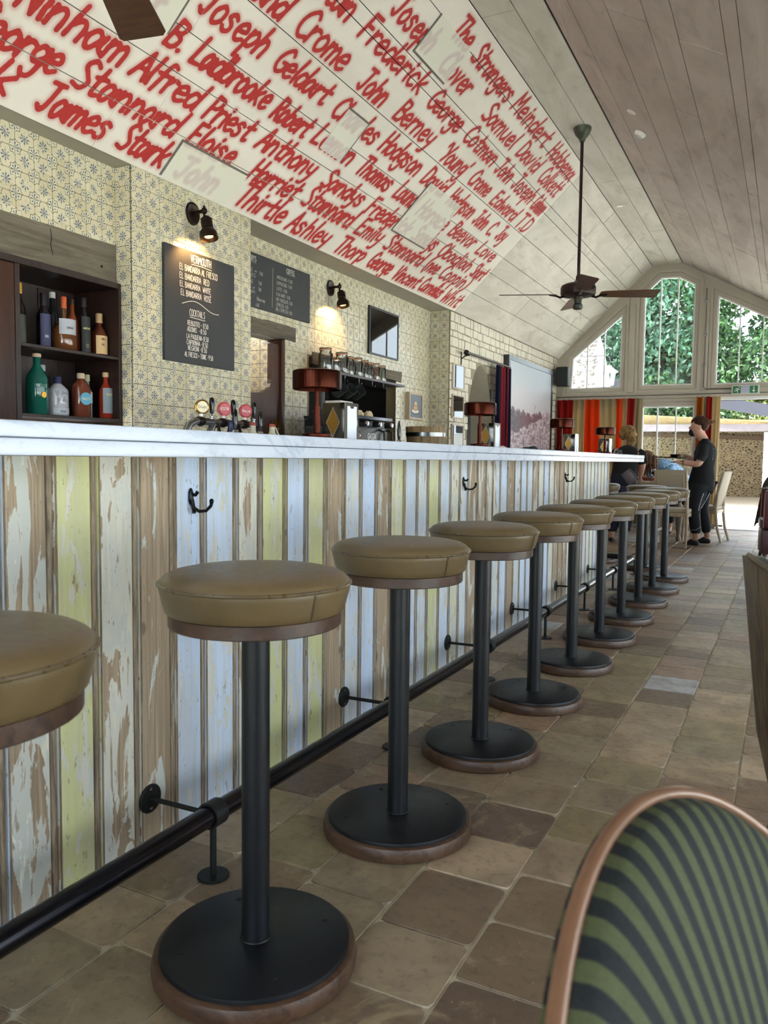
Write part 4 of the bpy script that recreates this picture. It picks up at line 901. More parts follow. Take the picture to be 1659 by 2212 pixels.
def bottle(y, x, z, h, r, nk, body, cap, capc, lab, label=None, lc='d8c9a0', text=None, shoulder=.62, ink='2a2420', flat=1.0):
    r_ = thing('bottle', lab, 'bottle', (x, y, z), 0, None)
    sh, ne = h*shoulder, h*(shoulder+.16); mt = liquid('glass_'+body, body, .06, .8) if ('liquid_'+body) not in bpy.data.materials else None
    m = MB(); m.lathe([(0, .0), (r*.92, 0), (r, .006), (r, sh*.92), (r*.93, sh), (r*.6, sh+(ne-sh)*.55), (nk, ne), (nk, h*.94), (nk*1.15, h*.945), (nk*1.15, h*.97), (0, h*.97)], 28, sy=flat); m.build('body', mt or bpy.data.materials['glass_'+body], r_)
    m = MB(); m.lathe([(0, h*(1-cap)), (nk*1.25, h*(1-cap)), (nk*1.25, h*.985), (nk*1.1, h), (0, h)], 18); m.build('cap', plain(capc, .4), r_)
    if label:
        z0, z1 = label; n = 14; a0, a1 = -1.15, .75; vs = []
        for i in range(n+1):
            a = a0+(a1-a0)*i/n
            for zz in (z0*h, z1*h): vs.append(((r+.0008)*math.cos(a), (r+.0008)*flat*math.sin(a), zz))
        m = MB(); m.add(vs, [(2*i, 2*i+2, 2*i+3, 2*i+1) for i in range(n)]); lb = m.build('label', plain(lc, .6), r_, label='printed label')
        if text:
            for k, (tx, tz, th) in enumerate(text):
                m = MB(); wdt = 1.25; fn = lambda u, v: ((r+.0016)*math.cos(u-.2), (r+.0016)*flat*math.sin(u-.2), v)
                st, wd = strokes(tx); wd = min(wdt, wd*th/r*.8)
                for s_ in st:
                    W_ = strokes(tx)[1]
                    pts = [(-wd/2+xx/W_*wd, tz*h+yy_*th) for xx, yy_ in s_]
                    # ribbon in (angle, z) space with the angle scaled to metres
                    sc_ = r; q = MB(); ribbon(q, [(a*sc_, b) for a, b in pts], .0007, lambda u, v: fn(u/sc_, v)); m.add(q.v, q.f)
                m.build('lettering', plain(ink, .6), lb, False)
    return r_
Z1, Z2 = 1.574, 1.217; XB = -3.60
bottle(2.815, XB, Z1, .20, .030, .010, '4a3020', .1, '9a7a50', 'bottle with a cream label and string at the left end of the upper shelf', (.12, .72), 'cdb891', [('RON', .5, .012)])
bottle(2.895, XB-.06, Z1, .335, .032, .013, '17150f', .17, 'cf9a34', 'tall dark bottle with a yellow wax cap on the upper shelf', (.05, .5), '3a3c34')
bottle(3.015, XB-.02, Z1, .30, .036, .012, '15151f', .22, '191a22', 'dark bottle with a dark blue label, second tall one on the upper shelf', (.05, .62), '34365a', [('DALI', .2, .014)], ink='d8d8d8')
bottle(3.125, XB-.08, Z1, .33, .034, .014, '20252b', .1, 'c9cac6', 'dark bottle with a white cap behind the orange-capped one')
bottle(3.135, XB, Z1, .30, .060, .012, '6a3f1e', .21, 'c0562c', 'wide amber bottle with an orange cap and silver label on the upper shelf', (.3, .58), 'a7a9b0', [('COINTREAU', .4, .010)], shoulder=.42, ink='5d3a26')
bottle(3.235, XB-.05, Z1, .31, .032, .012, '8f4426', .1, '2a1a14', 'amber bottle standing just left of the square dark bottle')
bottle(3.275, XB, Z1, .32, .034, .012, '1d1a18', .16, '141414', 'square dark bottle with a slanted gold-lettered band on the upper shelf', (.04, .66), '1a1b1a', [('BLACK LABEL', .44, .010), ('12', .12, .02)], ink='cfc38f')
bottle(3.385, XB, Z1, .25, .045, .016, '5a2a18', .22, 'a38863', 'stout amber bottle with a tan label at the right end of the upper shelf', (.06, .48), 'c2a273', [('SINGLE', .38, .012), ('MALT', .25, .012)], shoulder=.55)
bottle(2.80, XB, Z2, .24, .032, .012, '1c2a2c', .1, '22302e', 'bottle with a pale label half hidden at the left end of the lower shelf', (.1, .5), 'c9d0d4')
g_ = bottle(2.95, XB, Z2, .325, .056, .019, '1f6a5c', .06, 'cdb094', 'large turquoise green bottle with a gold emblem and round lettering', None, text=None, shoulder=.64)
m = MB(); fn = lambda u, v: ((.0575)*math.cos(u/.056-.2), .0575*math.sin(u/.056-.2), v)
write(m, 'BELLE', -.03, .03, .145, .016, .0011, fn); m.build('lettering', plain('b9cfc6', .5), g_, False); m = MB(); m.lathe([(0, .003), (.017, .003), (.017, 0)], 7, Matrix.Translation((.0565, -.005, .105)) @ Matrix.Rotation(PI/2, 4, 'Y')); m.build('emblem', M_gold, g_, False)
bottle(3.055, XB-.09, Z2, .28, .036, .016, '17401f', .12, 'b8bcb9', 'green bottle with a silver cap behind the white bottle')
w_ = bottle(3.085, XB, Z2, .215, .056, .016, 'c9cbd0', .22, '2b2d52', 'squat white bottle printed with a grey world map', (.06, .2), 'b9bec8', [('GIN MARE', .09, .010)], shoulder=.68, ink='5a6478')
for n_, (a, zc, ra, rb) in enumerate(((-.55, .125, .012, .016), (-.45, .085, .008, .016), (.0, .125, .014, .012), (.12, .090, .010, .018), (.45, .125, .016, .012), (.55, .08, .007, .007))):
    m = MB(); vs = [(.0572*math.cos(a-.2), .0572*math.sin(a-.2), zc)]
    for k in range(12): q = 2*PI*k/12; rr = 1+.3*math.sin(3*q+n_); vs.append((.0572*math.cos(a-.2+ra*rr*math.cos(q)/.056), .0572*math.sin(a-.2+ra*rr*math.cos(q)/.056), zc+rb*rr*math.sin(q)))
    m.add(vs, [(0, 1+k, 1+(k+1) % 12) for k in range(12)]); m.build('map_patch', plain('8b909c', .5), w_, False)
o_ = bottle(3.245, XB, Z2, .25, .052, .017, '7c4230', .12, 'c9b39a', 'round-shouldered orange bottle with a round blue label', None, shoulder=.72)
m = MB(); m.lathe([(0, .0035), (.035, .0035), (.035, 0)], 28, Matrix.Translation((.0505*math.cos(-.2), .0505*math.sin(-.2), .105)) @ Matrix.Rotation(-.2, 4, 'Z') @ Matrix.Rotation(PI/2, 4, 'Y')); lb = m.build('label', plain('5aa3c4', .5), o_, label='round blue label')
m = MB(); T = Matrix.Rotation(-.2, 4, 'Z'); write(m, 'MALFY', -.024, .024, .097, .014, .0011, lambda u, v: tuple(T @ Vector((.0552, u, v)))); m.build('lettering', plain('e9dcae', .5), lb, False)
bottle(3.315, XB-.03, Z2, .25, .030, .014, '8d9793', .15, 'b9b494', 'clear bottle with a cream label behind the orange bottle', (.35, .6), 'cfcbb4', [('GIN', .45, .012)])
bottle(3.43-.02, XB+.02, Z2, .27, .040, .014, 'a03320', .1, 'bfa27e', 'red bottle with a grey and gold label, right end of the lower shelf', (.12, .66), '7d8a90', [('TOSCANA', .5, .012)], ink='e2c27a')
rnd = random.Random(2)
for k, y in enumerate((2.86, 2.95, 3.0, 3.03, 3.10, 3.16, 3.28, 3.35, 3.41)):
    r_ = thing('wine_glass', 'upturned wine glass foot catching light below the lower shelf, one of a row', 'glass', (-3.56-.05*(k % 3), y, 1.06), 0, 'glasses below the lower shelf')
    m = MB(); m.lathe([(0, .12), (.004, .118), (.004, .06), (.02, .04), (.026, .0), (.024, .0), (.018, .038), (0, .05)], 16); m.lathe([(0, .124), (.022, .121), (.022, .119), (0, .119)], 16); m.build('glass', M_clear, r_)

# ================================================================ CHALKBOARDS
M_chalkb = plain('2b2d2f', .62, var=.18, scale=5); M_chalk = plain('e2ddd2', .9, var=.1, scale=200); M_chalk2 = plain('a9a69e', .9, var=.1, scale=200)
cb = thing('chalkboard', 'tall black menu board headed VERMOUTH and COCKTAILS under the first wall lamp', 'menu board')
m = MB(); m.box(-3.40, -3.38, 3.69, 4.362, 1.586, 2.284, bev=.001); m.build('board', M_chalkb, cb)
fx = lambda X: (lambda u, v: (X, u, v))
def line(par, X, text, y0, y1, z, h, hw=.0017, mat=M_chalk): m = MB(); write(m, text, y0, y1, z, h, hw, fx(X+.0007)); return m.build('chalk_line', mat, par, False)
X_ = -3.38
line(cb, X_, 'VERMOUTH', 3.925, 4.12, 2.218, .046, .0026)
m = MB(); ribbon(m, [(3.930, 2.205), (4.03, 2.208), (4.125, 2.204)], .0018, fx(X_+.0007)); m.build('underline', M_chalk, cb, False)
line(cb, X_, 'EL BANDARRA AL FRESCO', 3.822, 4.182, 2.153, .038); line(cb, X_, 'EL BANDARRA  RED', 3.822, 4.10, 2.100, .037); line(cb, X_, 'EL BANDARRA  WHITE', 3.824, 4.118, 2.051, .034); line(cb, X_, 'EL BANDARRA  ROSE', 3.832, 4.122, 1.999, .036)
m = MB(); ribbon(m, [(4.110, 2.038), (4.117, 2.045)], .0016, fx(X_+.0007)); ribbon(m, [(3.842+.355*i/24, 1.955+.024*math.sin(-.3+i/24*5.6)) for i in range(25)], .0018, fx(X_+.0007)); m.build('wavy_line', M_chalk, cb, False)
line(cb, X_, 'COCKTAILS', 3.911, 4.058, 1.886, .040); m = MB(); ribbon(m, [(3.913, 1.876), (4.062, 1.873)], .0018, fx(X_+.0007)); m.build('underline', M_chalk, cb, False)
for tx, a, b, z_ in (('REBUJITO - 8.50', 3.892, 4.09, 1.824), ('ADONIS  -8.50', 3.89, 4.07, 1.786), ('LA PAQUENA-8.50', 3.882, 4.092, 1.742), ('CAIPIRINHA -8.50', 3.884, 4.084, 1.705), ('NEGRONI -8.50', 3.895, 4.075, 1.670), ('AL FRESCO > TONIC -9.50', 3.865, 4.136, 1.628)): line(cb, X_, tx, a, b, z_, .030, .0016)
cb = thing('chalkboard', 'wide black menu board listing COFFEE prices, partly hidden by the tiled pier', 'menu board')
m = MB(); m.box(-3.64, -3.62, 4.70, 5.687, 2.129, 2.53, bev=.001); m.build('board', M_chalkb, cb)
X_ = -3.62
line(cb, X_, 'DESSERTS', 4.775, 4.935, 2.468, .035, .0017); m = MB(); ribbon(m, [(4.78, 2.457), (4.937, 2.457)], .0014, fx(X_+.0007)); ribbon(m, [(5.153, 2.47), (5.142, 2.165)], .0018, fx(X_+.0007)); ribbon(m, [(5.335, 2.462), (5.462, 2.462)], .0014, fx(X_+.0007)); m.build('underline', M_chalk2, cb, False)
line(cb, X_, 'COFFEE', 5.338, 5.455, 2.470, .035, .0017)
for tx, a, b, z_ in (('CAKE w', 4.79, 4.943, 2.392), ('7.00', 4.972, 5.017, 2.382), ('COOKIES', 4.78, 4.926, 2.352), ('CHEESE', 4.76, 4.898, 2.304), ('7.00', 4.964, 5.005, 2.308), ('TARTE w', 4.76, 4.915, 2.266), ('7.00', 4.960, 4.997, 2.262), ('CREAM', 4.78, 4.918, 2.230), ('2.00 per scoop', 4.940, 5.046, 2.188), ('6.00', 4.930, 4.971, 2.142),
        ('AMERICANO -3.00', 5.205, 5.421, 2.403), ('CAPPUCCINO -3.40', 5.202, 5.415, 2.358), ('LATTE -3.00', 5.203, 5.345, 2.314), ('FLAT WHITE -3.00', 5.2, 5.39, 2.271), ('HOT CHOCOLATE-3.00', 5.197, 5.422, 2.231), ('ESPRESSO -2.00', 5.197, 5.364, 2.192), ('DBL ESPRESSO-3.00', 5.191, 5.419, 2.155)): line(cb, X_, tx, a, b, z_-.004, .026, .0013, M_chalk2)
# ================================================================ WALL LAMPS (lit)
def wall_lamp(x, y, z, lab, en):
    r_ = thing('wall_lamp', lab, 'wall lamp', (x, y, z), 0, None)
    m = MB(); m.lathe([(0, .004), (.030, .004), (.036, .0085), (.044, .011), (.048, .009), (.050, .0)], 36, Matrix.Rotation(PI/2, 4, 'Y') @ Matrix.Diagonal((1.15, 1, 1, 1))); m.build('backplate', M_bronze, r_); r_.scale = (1.12, 1.25, 1.25)
    m = MB(); m.tube([(.006, 0, 0), (.045, 0, .004), (.07, 0, .004), (.088, 0, -.006)], .009, 12); m.sphere((.085, 0, .004), .017, 14); m.cyl(.085, 0, -.03, .028, .007, 10); m.build('arm', M_bronze, r_)
    T = Matrix.Translation((.098, -.0, -.035)) @ Matrix.Rotation(math.radians(-12), 4, 'Y')
    m = MB(); pr = [(0, .012), (.018, .01), (.024, 0)]
    for k in range(4): z0 = -.002-.012*k; pr += [(.031, z0), (.031, z0-.007), (.027, z0-.008), (.027, z0-.012)]
    pr += [(.034, -.055), (.046, -.07), (.049, -.085), (.049, -.104), (.046, -.105), (.043, -.08), (.028, -.058), (0, -.05)]
    m.lathe(pr, 30, T); sh = m.build('lamp_shade', M_bronze, r_)
    m = MB(); m.lathe([(0, -.058), (.015, -.062), (.024, -.078), (.022, -.092), (0, -.098)], 20, T); m.build('bulb', emit('warm_bulb', 'ffc46a', 4.0), sh)
    l = bpy.data.lights.new('lamp_light', 'SPOT'); l.energy = en; l.color = (1, .55, .19); l.spot_size = math.radians(120); l.spot_blend = .5; l.shadow_soft_size = .012
    lo = bpy.data.objects.new('lamp_light', l); COL.objects.link(lo); lo.parent = r_; lo.location = T @ Vector((-.01, 0, -.115)); lo.rotation_euler = (0, math.radians(52), 0)
wall_lamp(-3.399, 3.965, 2.525, 'bronze wall lamp shining on the VERMOUTH board', 6)
wall_lamp(-3.639, 6.045, 2.49, 'bronze wall lamp lighting the tiles above the coffee jars', 8)
# ================================================================ KITCHEN DOORWAY
r_ = setting('door_2', 'dark brown saloon door with a scooped top and brass hinges in the kitchen doorway')
P_ = [(4.64, .25), (5.30, .25), (5.30, 1.90), (5.19, 1.90), (5.19, 1.62)]+[(5.19-.08*(1-math.cos(a)), 1.62-.09*math.sin(a)*1.0) for a in (.4, .8, 1.2, 1.57)]+[(5.07, 1.505), (4.64, 1.48)]
m = MB(); m.prism(P_, 0, -3.695, -3.66); m.build('door_leaf', M_brownwood, r_, False)
m = MB(); m.box(-3.659, -3.654, 4.66, 5.05, 1.37, 1.385); m.build('moulding', M_darkwood, r_, False)
for y in (5.205, 5.25, 5.29): m = MB(); m.box(-3.659, -3.652, y-.008, y+.008, 1.17, 1.30, bev=.002); m.build('hinge', M_brass, r_)
m = MB(); m.box(-3.78, -3.640, 5.302, 5.358, 0.02, 1.94, bev=.003); m.build('jamb', M_brownwood, r_)
r_ = thing('kitchen_shelf', 'white shelf with glassware seen through the kitchen doorway', 'shelf'); m = MB(); m.box(-4.78, -4.42, 5.62, 5.499, 1.60, 1.64); 
m = MB(); m.box(-4.98, -4.45, 5.22, 5.49, 1.555, 1.60, bev=.003); m.build('board', M_white, r_)
ins = setting('wall_kitchen', None, None)
tile_wall(ins, 'y', 5.497, -5.0, -3.80, 1.0, 1.0+TP*12, None, 120)
for k, (x, hh) in enumerate(((-4.9, .17), (-4.83, .2), (-4.76, .18), (-4.70, .19), (-4.60, .2))):
    r_ = thing('glass_carafe', 'clear glass on the kitchen shelf behind the doorway, one of a row', 'glass', (x, 5.36, 1.602), 0, 'glasses on the kitchen shelf'); m = MB(); m.lathe([(0, .0), (.026, 0), (.03, .01), (.022, hh*.6), (.016, hh*.8), (.02, hh), (.018, hh), (.014, hh*.8), (.019, hh*.6), (.026, .012), (0, .006)], 18); m.build('glass', M_clear, r_)
tag(MB().sphere((-4.20, 5.25, 1.45), .28, 24, sc=(1, .5, 1.25)).build('white_cover', plain('d9d2cc', .6)), 'rounded white appliance cover seen through the kitchen doorway', 'appliance')
kl = bpy.data.lights.new('kitchen_light', 'POINT'); kl.energy = 18; kl.shadow_soft_size = .15; kl.color = (1, .93, .85); ko = bpy.data.objects.new('kitchen_light', kl); COL.objects.link(ko); ko.location = (-4.5, 4.8, 2.3)
# ================================================================ COFFEE SHELF, JARS, MACHINE
sf = thing('jar_shelf', 'dark shelf carrying glass storage jars above the coffee machine', 'shelf')
m = MB(); m.box(-3.645, -3.36, 5.585, 7.0, 1.700, 1.722, bev=.002); m.build('board', plain('3b3634', .4), sf)
for y in (5.9, 6.15, 6.4, 6.62):
    m = MB(); m.tube([(-3.40, y, 1.70), (-3.40, y, 1.665), (-3.39, y, 1.650), (-3.375, y, 1.655), (-3.37, y, 1.668)], .004, 8); m.build('hook', M_steel, sf)
def jar(y, r, h, fc, fill, lab, x=-3.45):
    r_ = thing('storage_jar', lab, 'jar', (x, y, 1.7225), 0, None)
    m = MB(); m.lathe([(0, .0), (r*.95, .0), (r, .006), (r, h*.72), (r*.78, h*.82), (r*.8, h*.88), (r*.76, h*.88), (r*.74, h*.82), (r*.95, h*.70), (r*.95, .008), (0, .007)], 28); m.build('glass', M_clear, r_)
    m = MB(); m.lathe([(0, .008), (r*.93, .009), (r*.94, h*fill*.9), (r*.7, h*fill), (0, h*fill*.98)], 24)
    t = NT('fill_'+fc) if ('fill_'+fc) not in bpy.data.materials else None
    if t: v_ = t.vor(t.obj(), 90, out='Color'); t.base(t.mix(.5, lin(fc), t.mix(t.noise(t.obj(), 60, 3), lin('0b0b0b'), lin('b7ac9d'))), .6); t.bump(t.vor(t.obj(), 90), .8, .006)
    m.build('contents', bpy.data.materials['fill_'+fc], r_)
    m = MB(); m.lathe([(0, h*.93), (r*.84, h*.93), (r*.86, h*.95), (r*.84, h), (0, h*1.01)], 26); m.build('lid', M_clear, r_)
    m = MB(); m.tube([(r*.83*math.cos(2*PI*k/20), r*.83*math.sin(2*PI*k/20), h*.91) for k in range(20)], .0045, 6, closed=True); m.build('seal', plain('b8783c', .5), r_)
JJ = [(5.665, .062, .19, '14120f', .62, 'large jar of near-black coffee beans, leftmost on the shelf'), (5.80, .055, .115, '121a16', .8, 'low dark jar standing second from the left on the shelf'), (5.93, .062, .185, '3b3b40', .72, 'tall jar of dark grey pods, third from the left'), (6.065, .045, .165, '7a6a5a', .6, 'narrow jar of mixed brown pods, fourth from the left'),
      (6.20, .058, .17, '4b4a3c', .68, 'jar of green-black tea with an orange seal, in the lamp light'), (6.335, .047, .165, '5a5648', .6, 'jar of grey-green tea just right of the lamp light'), (6.42, .04, .155, '6a6660', .6, 'slim grey jar third from the right'), (6.545, .052, .16, 'a8562c', .72, 'jar of orange-brown powder second from the right'), (6.68, .045, .155, 'b8ad90', .72, 'jar of pale grains at the right end of the shelf')]
for a in JJ: jar(*a)
# hanging mugs
for k, y in enumerate((5.80, 5.96, 6.12)):
    r_ = thing('hanging_mug', ('leftmost', 'middle', 'rightmost')[k]+' of the three dark grey steel mugs hanging under the jar shelf', 'mug', (-3.39, y-.01, 1.578), 0, 'mugs under the jar shelf')
    m = MB(); T = Matrix.Rotation(math.radians(62), 4, 'Y') @ Matrix.Rotation(.3, 4, 'X'); m.lathe([(0, -.055), (.045, -.055), (.050, -.048), (.052, .05), (.049, .05), (.046, -.045), (0, -.048)], 26, T); m.build('body', plain('5b605f', .28, .7), r_)
    m = MB(); m.tube([tuple(T @ Vector(q)) for q in ((-.050, 0, -.03), (-.080, 0, -.02), (-.082, 0, .02), (-.051, 0, .035))], .006, 8); m.build('handle', plain('3c4140', .3, .6), r_)
ma = thing('coffee_machine', 'wide black and grey espresso machine with chrome knobs on the back counter', 'coffee machine', (-3.0, 5.69, .912))
def mp(name, b, mat, bev=.004): m = MB(); m.box(*b, bev=bev); return m.build(name, mat, ma)
mp('body', (-.48, -.06, -.30, .30, .03, .40), plain('26282a', .3, .3)); mp('top_tray', (-.48, .01, -.31, .31, .402, .428), plain('50545a', .25, .8)); mp('front_panel', (-.059, -.02, -.30, .27, .21, .34), plain('5b5c57', .35, .5)); mp('drip_tray', (-.058, .10, -.30, .30, .03, .09), M_steel)
for k, y in enumerate((-.20, .02, .23)): m = MB(); m.lathe([(0, 0), (.024, 0), (.024, .05), (.018, .056), (0, .056)], 20, Matrix.Translation((-.018, y, .368)) @ Matrix.Rotation(PI/2, 4, 'Y')); m.build('steam_knob', M_black, ma); m = MB(); m.lathe([(0, .0), (.019, 0), (.017, .009), (0, .010)], 20, Matrix.Translation((.039, y, .368)) @ Matrix.Rotation(PI/2, 4, 'Y')); m.build('knob_cap', M_chrome, ma)
m = MB(); m.lathe([(0, .006), (.030, .006), (.034, .008), (.036, 0)], 28, Matrix.Translation((-.019, -.245, .272)) @ Matrix.Rotation(PI/2, 4, 'Y')); g_ = m.build('gauge', M_chrome, ma); m = MB(); m.lathe([(0, .0098), (.026, .0095), (.026, .006)], 24, Matrix.Translation((-.019, -.245, .272)) @ Matrix.Rotation(PI/2, 4, 'Y')); m.build('dial', plain('7a2a2a', .4), g_)
m = MB(); write(m, 'GAGGIA', -.075, .06, .248, .045, .0045, lambda u, v: (-.0185, u, v)); m.build('lettering', plain('e9e9e4', .3), ma, False)
for y in (.10, .19): m = MB(); m.tube([(.0, y, .12), (.09, y, .115), (.15, y, .13)], [.013, .014, .016], 12); m.lathe([(0, .0), (.036, 0), (.036, .04), (0, .04)], 20, Matrix.Translation((-.01, y, .11))); m.build('filter_handle', M_black, ma)
for y in (.115, .255): m = MB(); m.tube([(-.03, y, .33), (.03, y, .31), (.04, y, .20), (.03, y, .12)], .010, 10); m.build('steam_wand', M_black, ma)
rnd = random.Random(8)
for k, (x, y, s_) in enumerate(((-.12, -.16, 1), (-.14, -.02, 1.1), (-.2, .08, 1), (-.12, .12, .9), (-.28, -.1, 1), (-.3, .16, 1))):
    r_ = thing('coffee_cup', 'upturned cream coffee cup on top of the espresso machine, one of a cluster', 'cup', (-3.0+x, 5.69+y, 1.340), rnd.uniform(0, 6), 'cups on the espresso machine'); m = MB(); m.lathe([(.042*s_, 0), (.044*s_, .002), (.040*s_, .03), (.026*s_, .052), (.02*s_, .056), (0, .054)], 24); m.build('body', plain('cdb999', .3), r_); m = MB(); m.tube([(.040*s_, 0, .012), (.058*s_, 0, .016), (.056*s_, 0, .036), (.036*s_, 0, .038)], .004, 8); m.build('handle', plain('cdb999', .3), r_)
r_ = thing('coffee_grinder', 'black box-shaped coffee grinder left of the espresso machine', 'grinder', (-3.2, 5.24, .912)); m = MB(); m.box(-.12, .10, -.09, .09, 0, .33, bev=.01); m.build('body', M_black, r_); m = MB(); m.lathe([(.05, .33), (.085, .44), (.088, .46), (0, .465)], 24); m.build('hopper', plain('2d2a28', .2), r_); m = MB(); m.cyl(-.02, .0, .46, .78, .02, 14); m.build('tube', M_black, r_)
r_ = thing('paper_box', 'small white box on a steel jug behind the napkin dispenser', 'box', (-3.22, 5.50, .912)); m = MB(); m.box(-.07, .07, -.10, .10, .49, .545, bev=.003); m.build('box', plain('cdc8c6', .6), r_); m = MB(); m.lathe([(0, 0), (.06, 0), (.06, .3), (.035, .40), (.05, .49), (0, .49)], 24); m.build('jug', M_steel, r_)
# ================================================================ PICTURES
def frame(lab, x, y0, y1, z0, z1, fw, dep_, fm, bgm, name='picture'):
    r_ = thing(name, lab, 'picture'); fr = holes([(y0, z0), (y1, z0), (y1, z1), (y0, z1)], [[(y0+fw, z0+fw), (y1-fw, z0+fw), (y1-fw, z1-fw), (y0+fw, z1-fw)]], 0, x, x+dep_); fr.build('frame', fm, r_, False)
    m = MB(); m.box(x+.001, x+dep_-.012, y0+fw, y1-fw, z0+fw, z1-fw); c_ = m.build('canvas', bgm, r_, False); return r_, c_
def flat(par, name, pts, x, mat): m = MB(); m.prism(pts, 0, x-.0008, x); return m.build(name, mat, par, False)
def ell(cy, cz, ry, rz, n=20, a0=0, a1=2*PI): return [(cy+ry*math.cos(a0+(a1-a0)*k/n), cz+rz*math.sin(a0+(a1-a0)*k/n)) for k in range(n)]
def pane(par, x, y0, y1, z0, z1): m = MB(); m.box(x, x+.002, y0, y1, z0, z1); m.build('glazing', M_picglass, par, False)
M_picglass = glass('picture_glass', (1, 1, 1), .10)
r_, c_ = frame('framed picture in a thin black frame above the jar shelf, glass full of window reflections', -3.64, 6.745, 7.378, 2.01, 2.468, .016, .022, M_black, plain('33403f', .5, var=.5, scale=3)); pane(r_, -3.625, 6.755, 7.368, 2.02, 2.458)
r_, c_ = frame('small painting of stacked pancakes on a plate in a deep pale wood frame', -3.64, 7.60, 7.945, 1.428, 1.712, .022, .05, M_palewood, plain('6c7480', .6))
xx = -3.601; flat(c_, 'painted_shadow', ell(7.775, 1.505, .10, .018), xx+.0002, plain('4a5058', .7)); flat(c_, 'painted_plate', ell(7.77, 1.518, .088, .022), xx+.001, plain('ddd8cc', .5))
for k in range(4): flat(c_, 'painted_pancake', ell(7.77, 1.535+.02*k, .052-.004*k, .014), xx+.0018+.0006*k, plain(('b98a58', 'cfa878')[k % 2], .6))
flat(c_, 'painted_butter', ell(7.77, 1.61, .018, .010), xx+.0045, plain('e6cf8a', .5))
pl = plain('b9b3a4', .5); mw = plain('dedbd3', .5)
for i, (z0, z1, lab) in enumerate(((1.805, 2.085, 'topmost of three small framed pictures left of the pointed doorway'), (1.47, 1.738, 'small framed print of a red bird, middle of the three left of the pointed doorway'), (1.12, 1.405, 'lowest of three small framed pictures left of the pointed doorway'))):
    r_, c_ = frame(lab, -3.404, 8.30, 8.645, z0, z1, .012, .022, M_palewood, mw if i else plain('9aa79b', .5)); pane(r_, -3.388, 8.315, 8.63, z0+.015, z1-.015)
    if i == 1:
        xx = -3.4125; bd = [(8.42, 1.66), (8.445, 1.685), (8.475, 1.685), (8.495, 1.66), (8.51, 1.63), (8.53, 1.58), (8.545, 1.53), (8.53, 1.535), (8.51, 1.55), (8.48, 1.545), (8.45, 1.565), (8.435, 1.60), (8.435, 1.645)]
        flat(c_, 'printed_bird', bd, xx+.0012, plain('a2584c', .7, var=.3, scale=60)); flat(c_, 'printed_leg', [(8.475, 1.545), (8.48, 1.545), (8.484, 1.505), (8.479, 1.505)], xx+.001, plain('6c4a3c', .7)); flat(c_, 'printed_leg', [(8.495, 1.545), (8.5, 1.545), (8.504, 1.505), (8.499, 1.505)], xx+.001, plain('6c4a3c', .7))
t = NT('rock_artwork'); p = t.pos(); sx = t.new('ShaderNodeSeparateXYZ'); t.l.new(p, sx.inputs[0]); Yn = t.math('DIVIDE', t.math('SUBTRACT', sx.outputs[1], 10.2), 2.05); Z_ = t.math('DIVIDE', t.math('SUBTRACT', sx.outputs[2], .9), 1.45)
nz = t.noise(p, 3.2, 6, .6, .5); nf = t.noise(t.mapv(p, (1, 1, 1.8)), 9, 7, .7, 1.5)
rock_top = t.math('ADD', t.math('ADD', .28, t.math('MULTIPLY', Yn, .34)), t.math('MULTIPLY', t.math('SUBTRACT', nz, .5), .35)); tree_top = t.math('ADD', .54, t.math('MULTIPLY', t.math('SUBTRACT', t.noise(p, 5, 6, .75), .5), .5))
sky_ = t.mix(t.step(Z_, .6, 1.0), lin('b9b4b8'), lin('9fa8ae')); tr_ = t.mix(t.step(nf, .4, .6), lin('3a3a40'), lin('6e5a60')); tr_ = t.mix(t.step(Yn, .1, .4), tr_, t.mix(nf, lin('5d3a40'), lin('75505a'))); rk = t.mix(t.step(nf, .42, .58), lin('7e5f66'), lin('c9bcc2'))
col = t.mix(t.step(Z_, t.math('SUBTRACT', tree_top, .006), t.math('ADD', tree_top, .006)), tr_, sky_); col = t.mix(t.step(Z_, t.math('SUBTRACT', rock_top, .006), t.math('ADD', rock_top, .006)), rk, col); t.base(col, .5)
r_, c_ = frame('very large framed rocky landscape picture in a dark frame on the painted stone wall', -3.404, 10.10, 12.28, .86, 2.395, .06, .075, plain('2c2d2f', .3), t.m); pane(r_, -3.345, 10.17, 12.21, .93, 2.325)
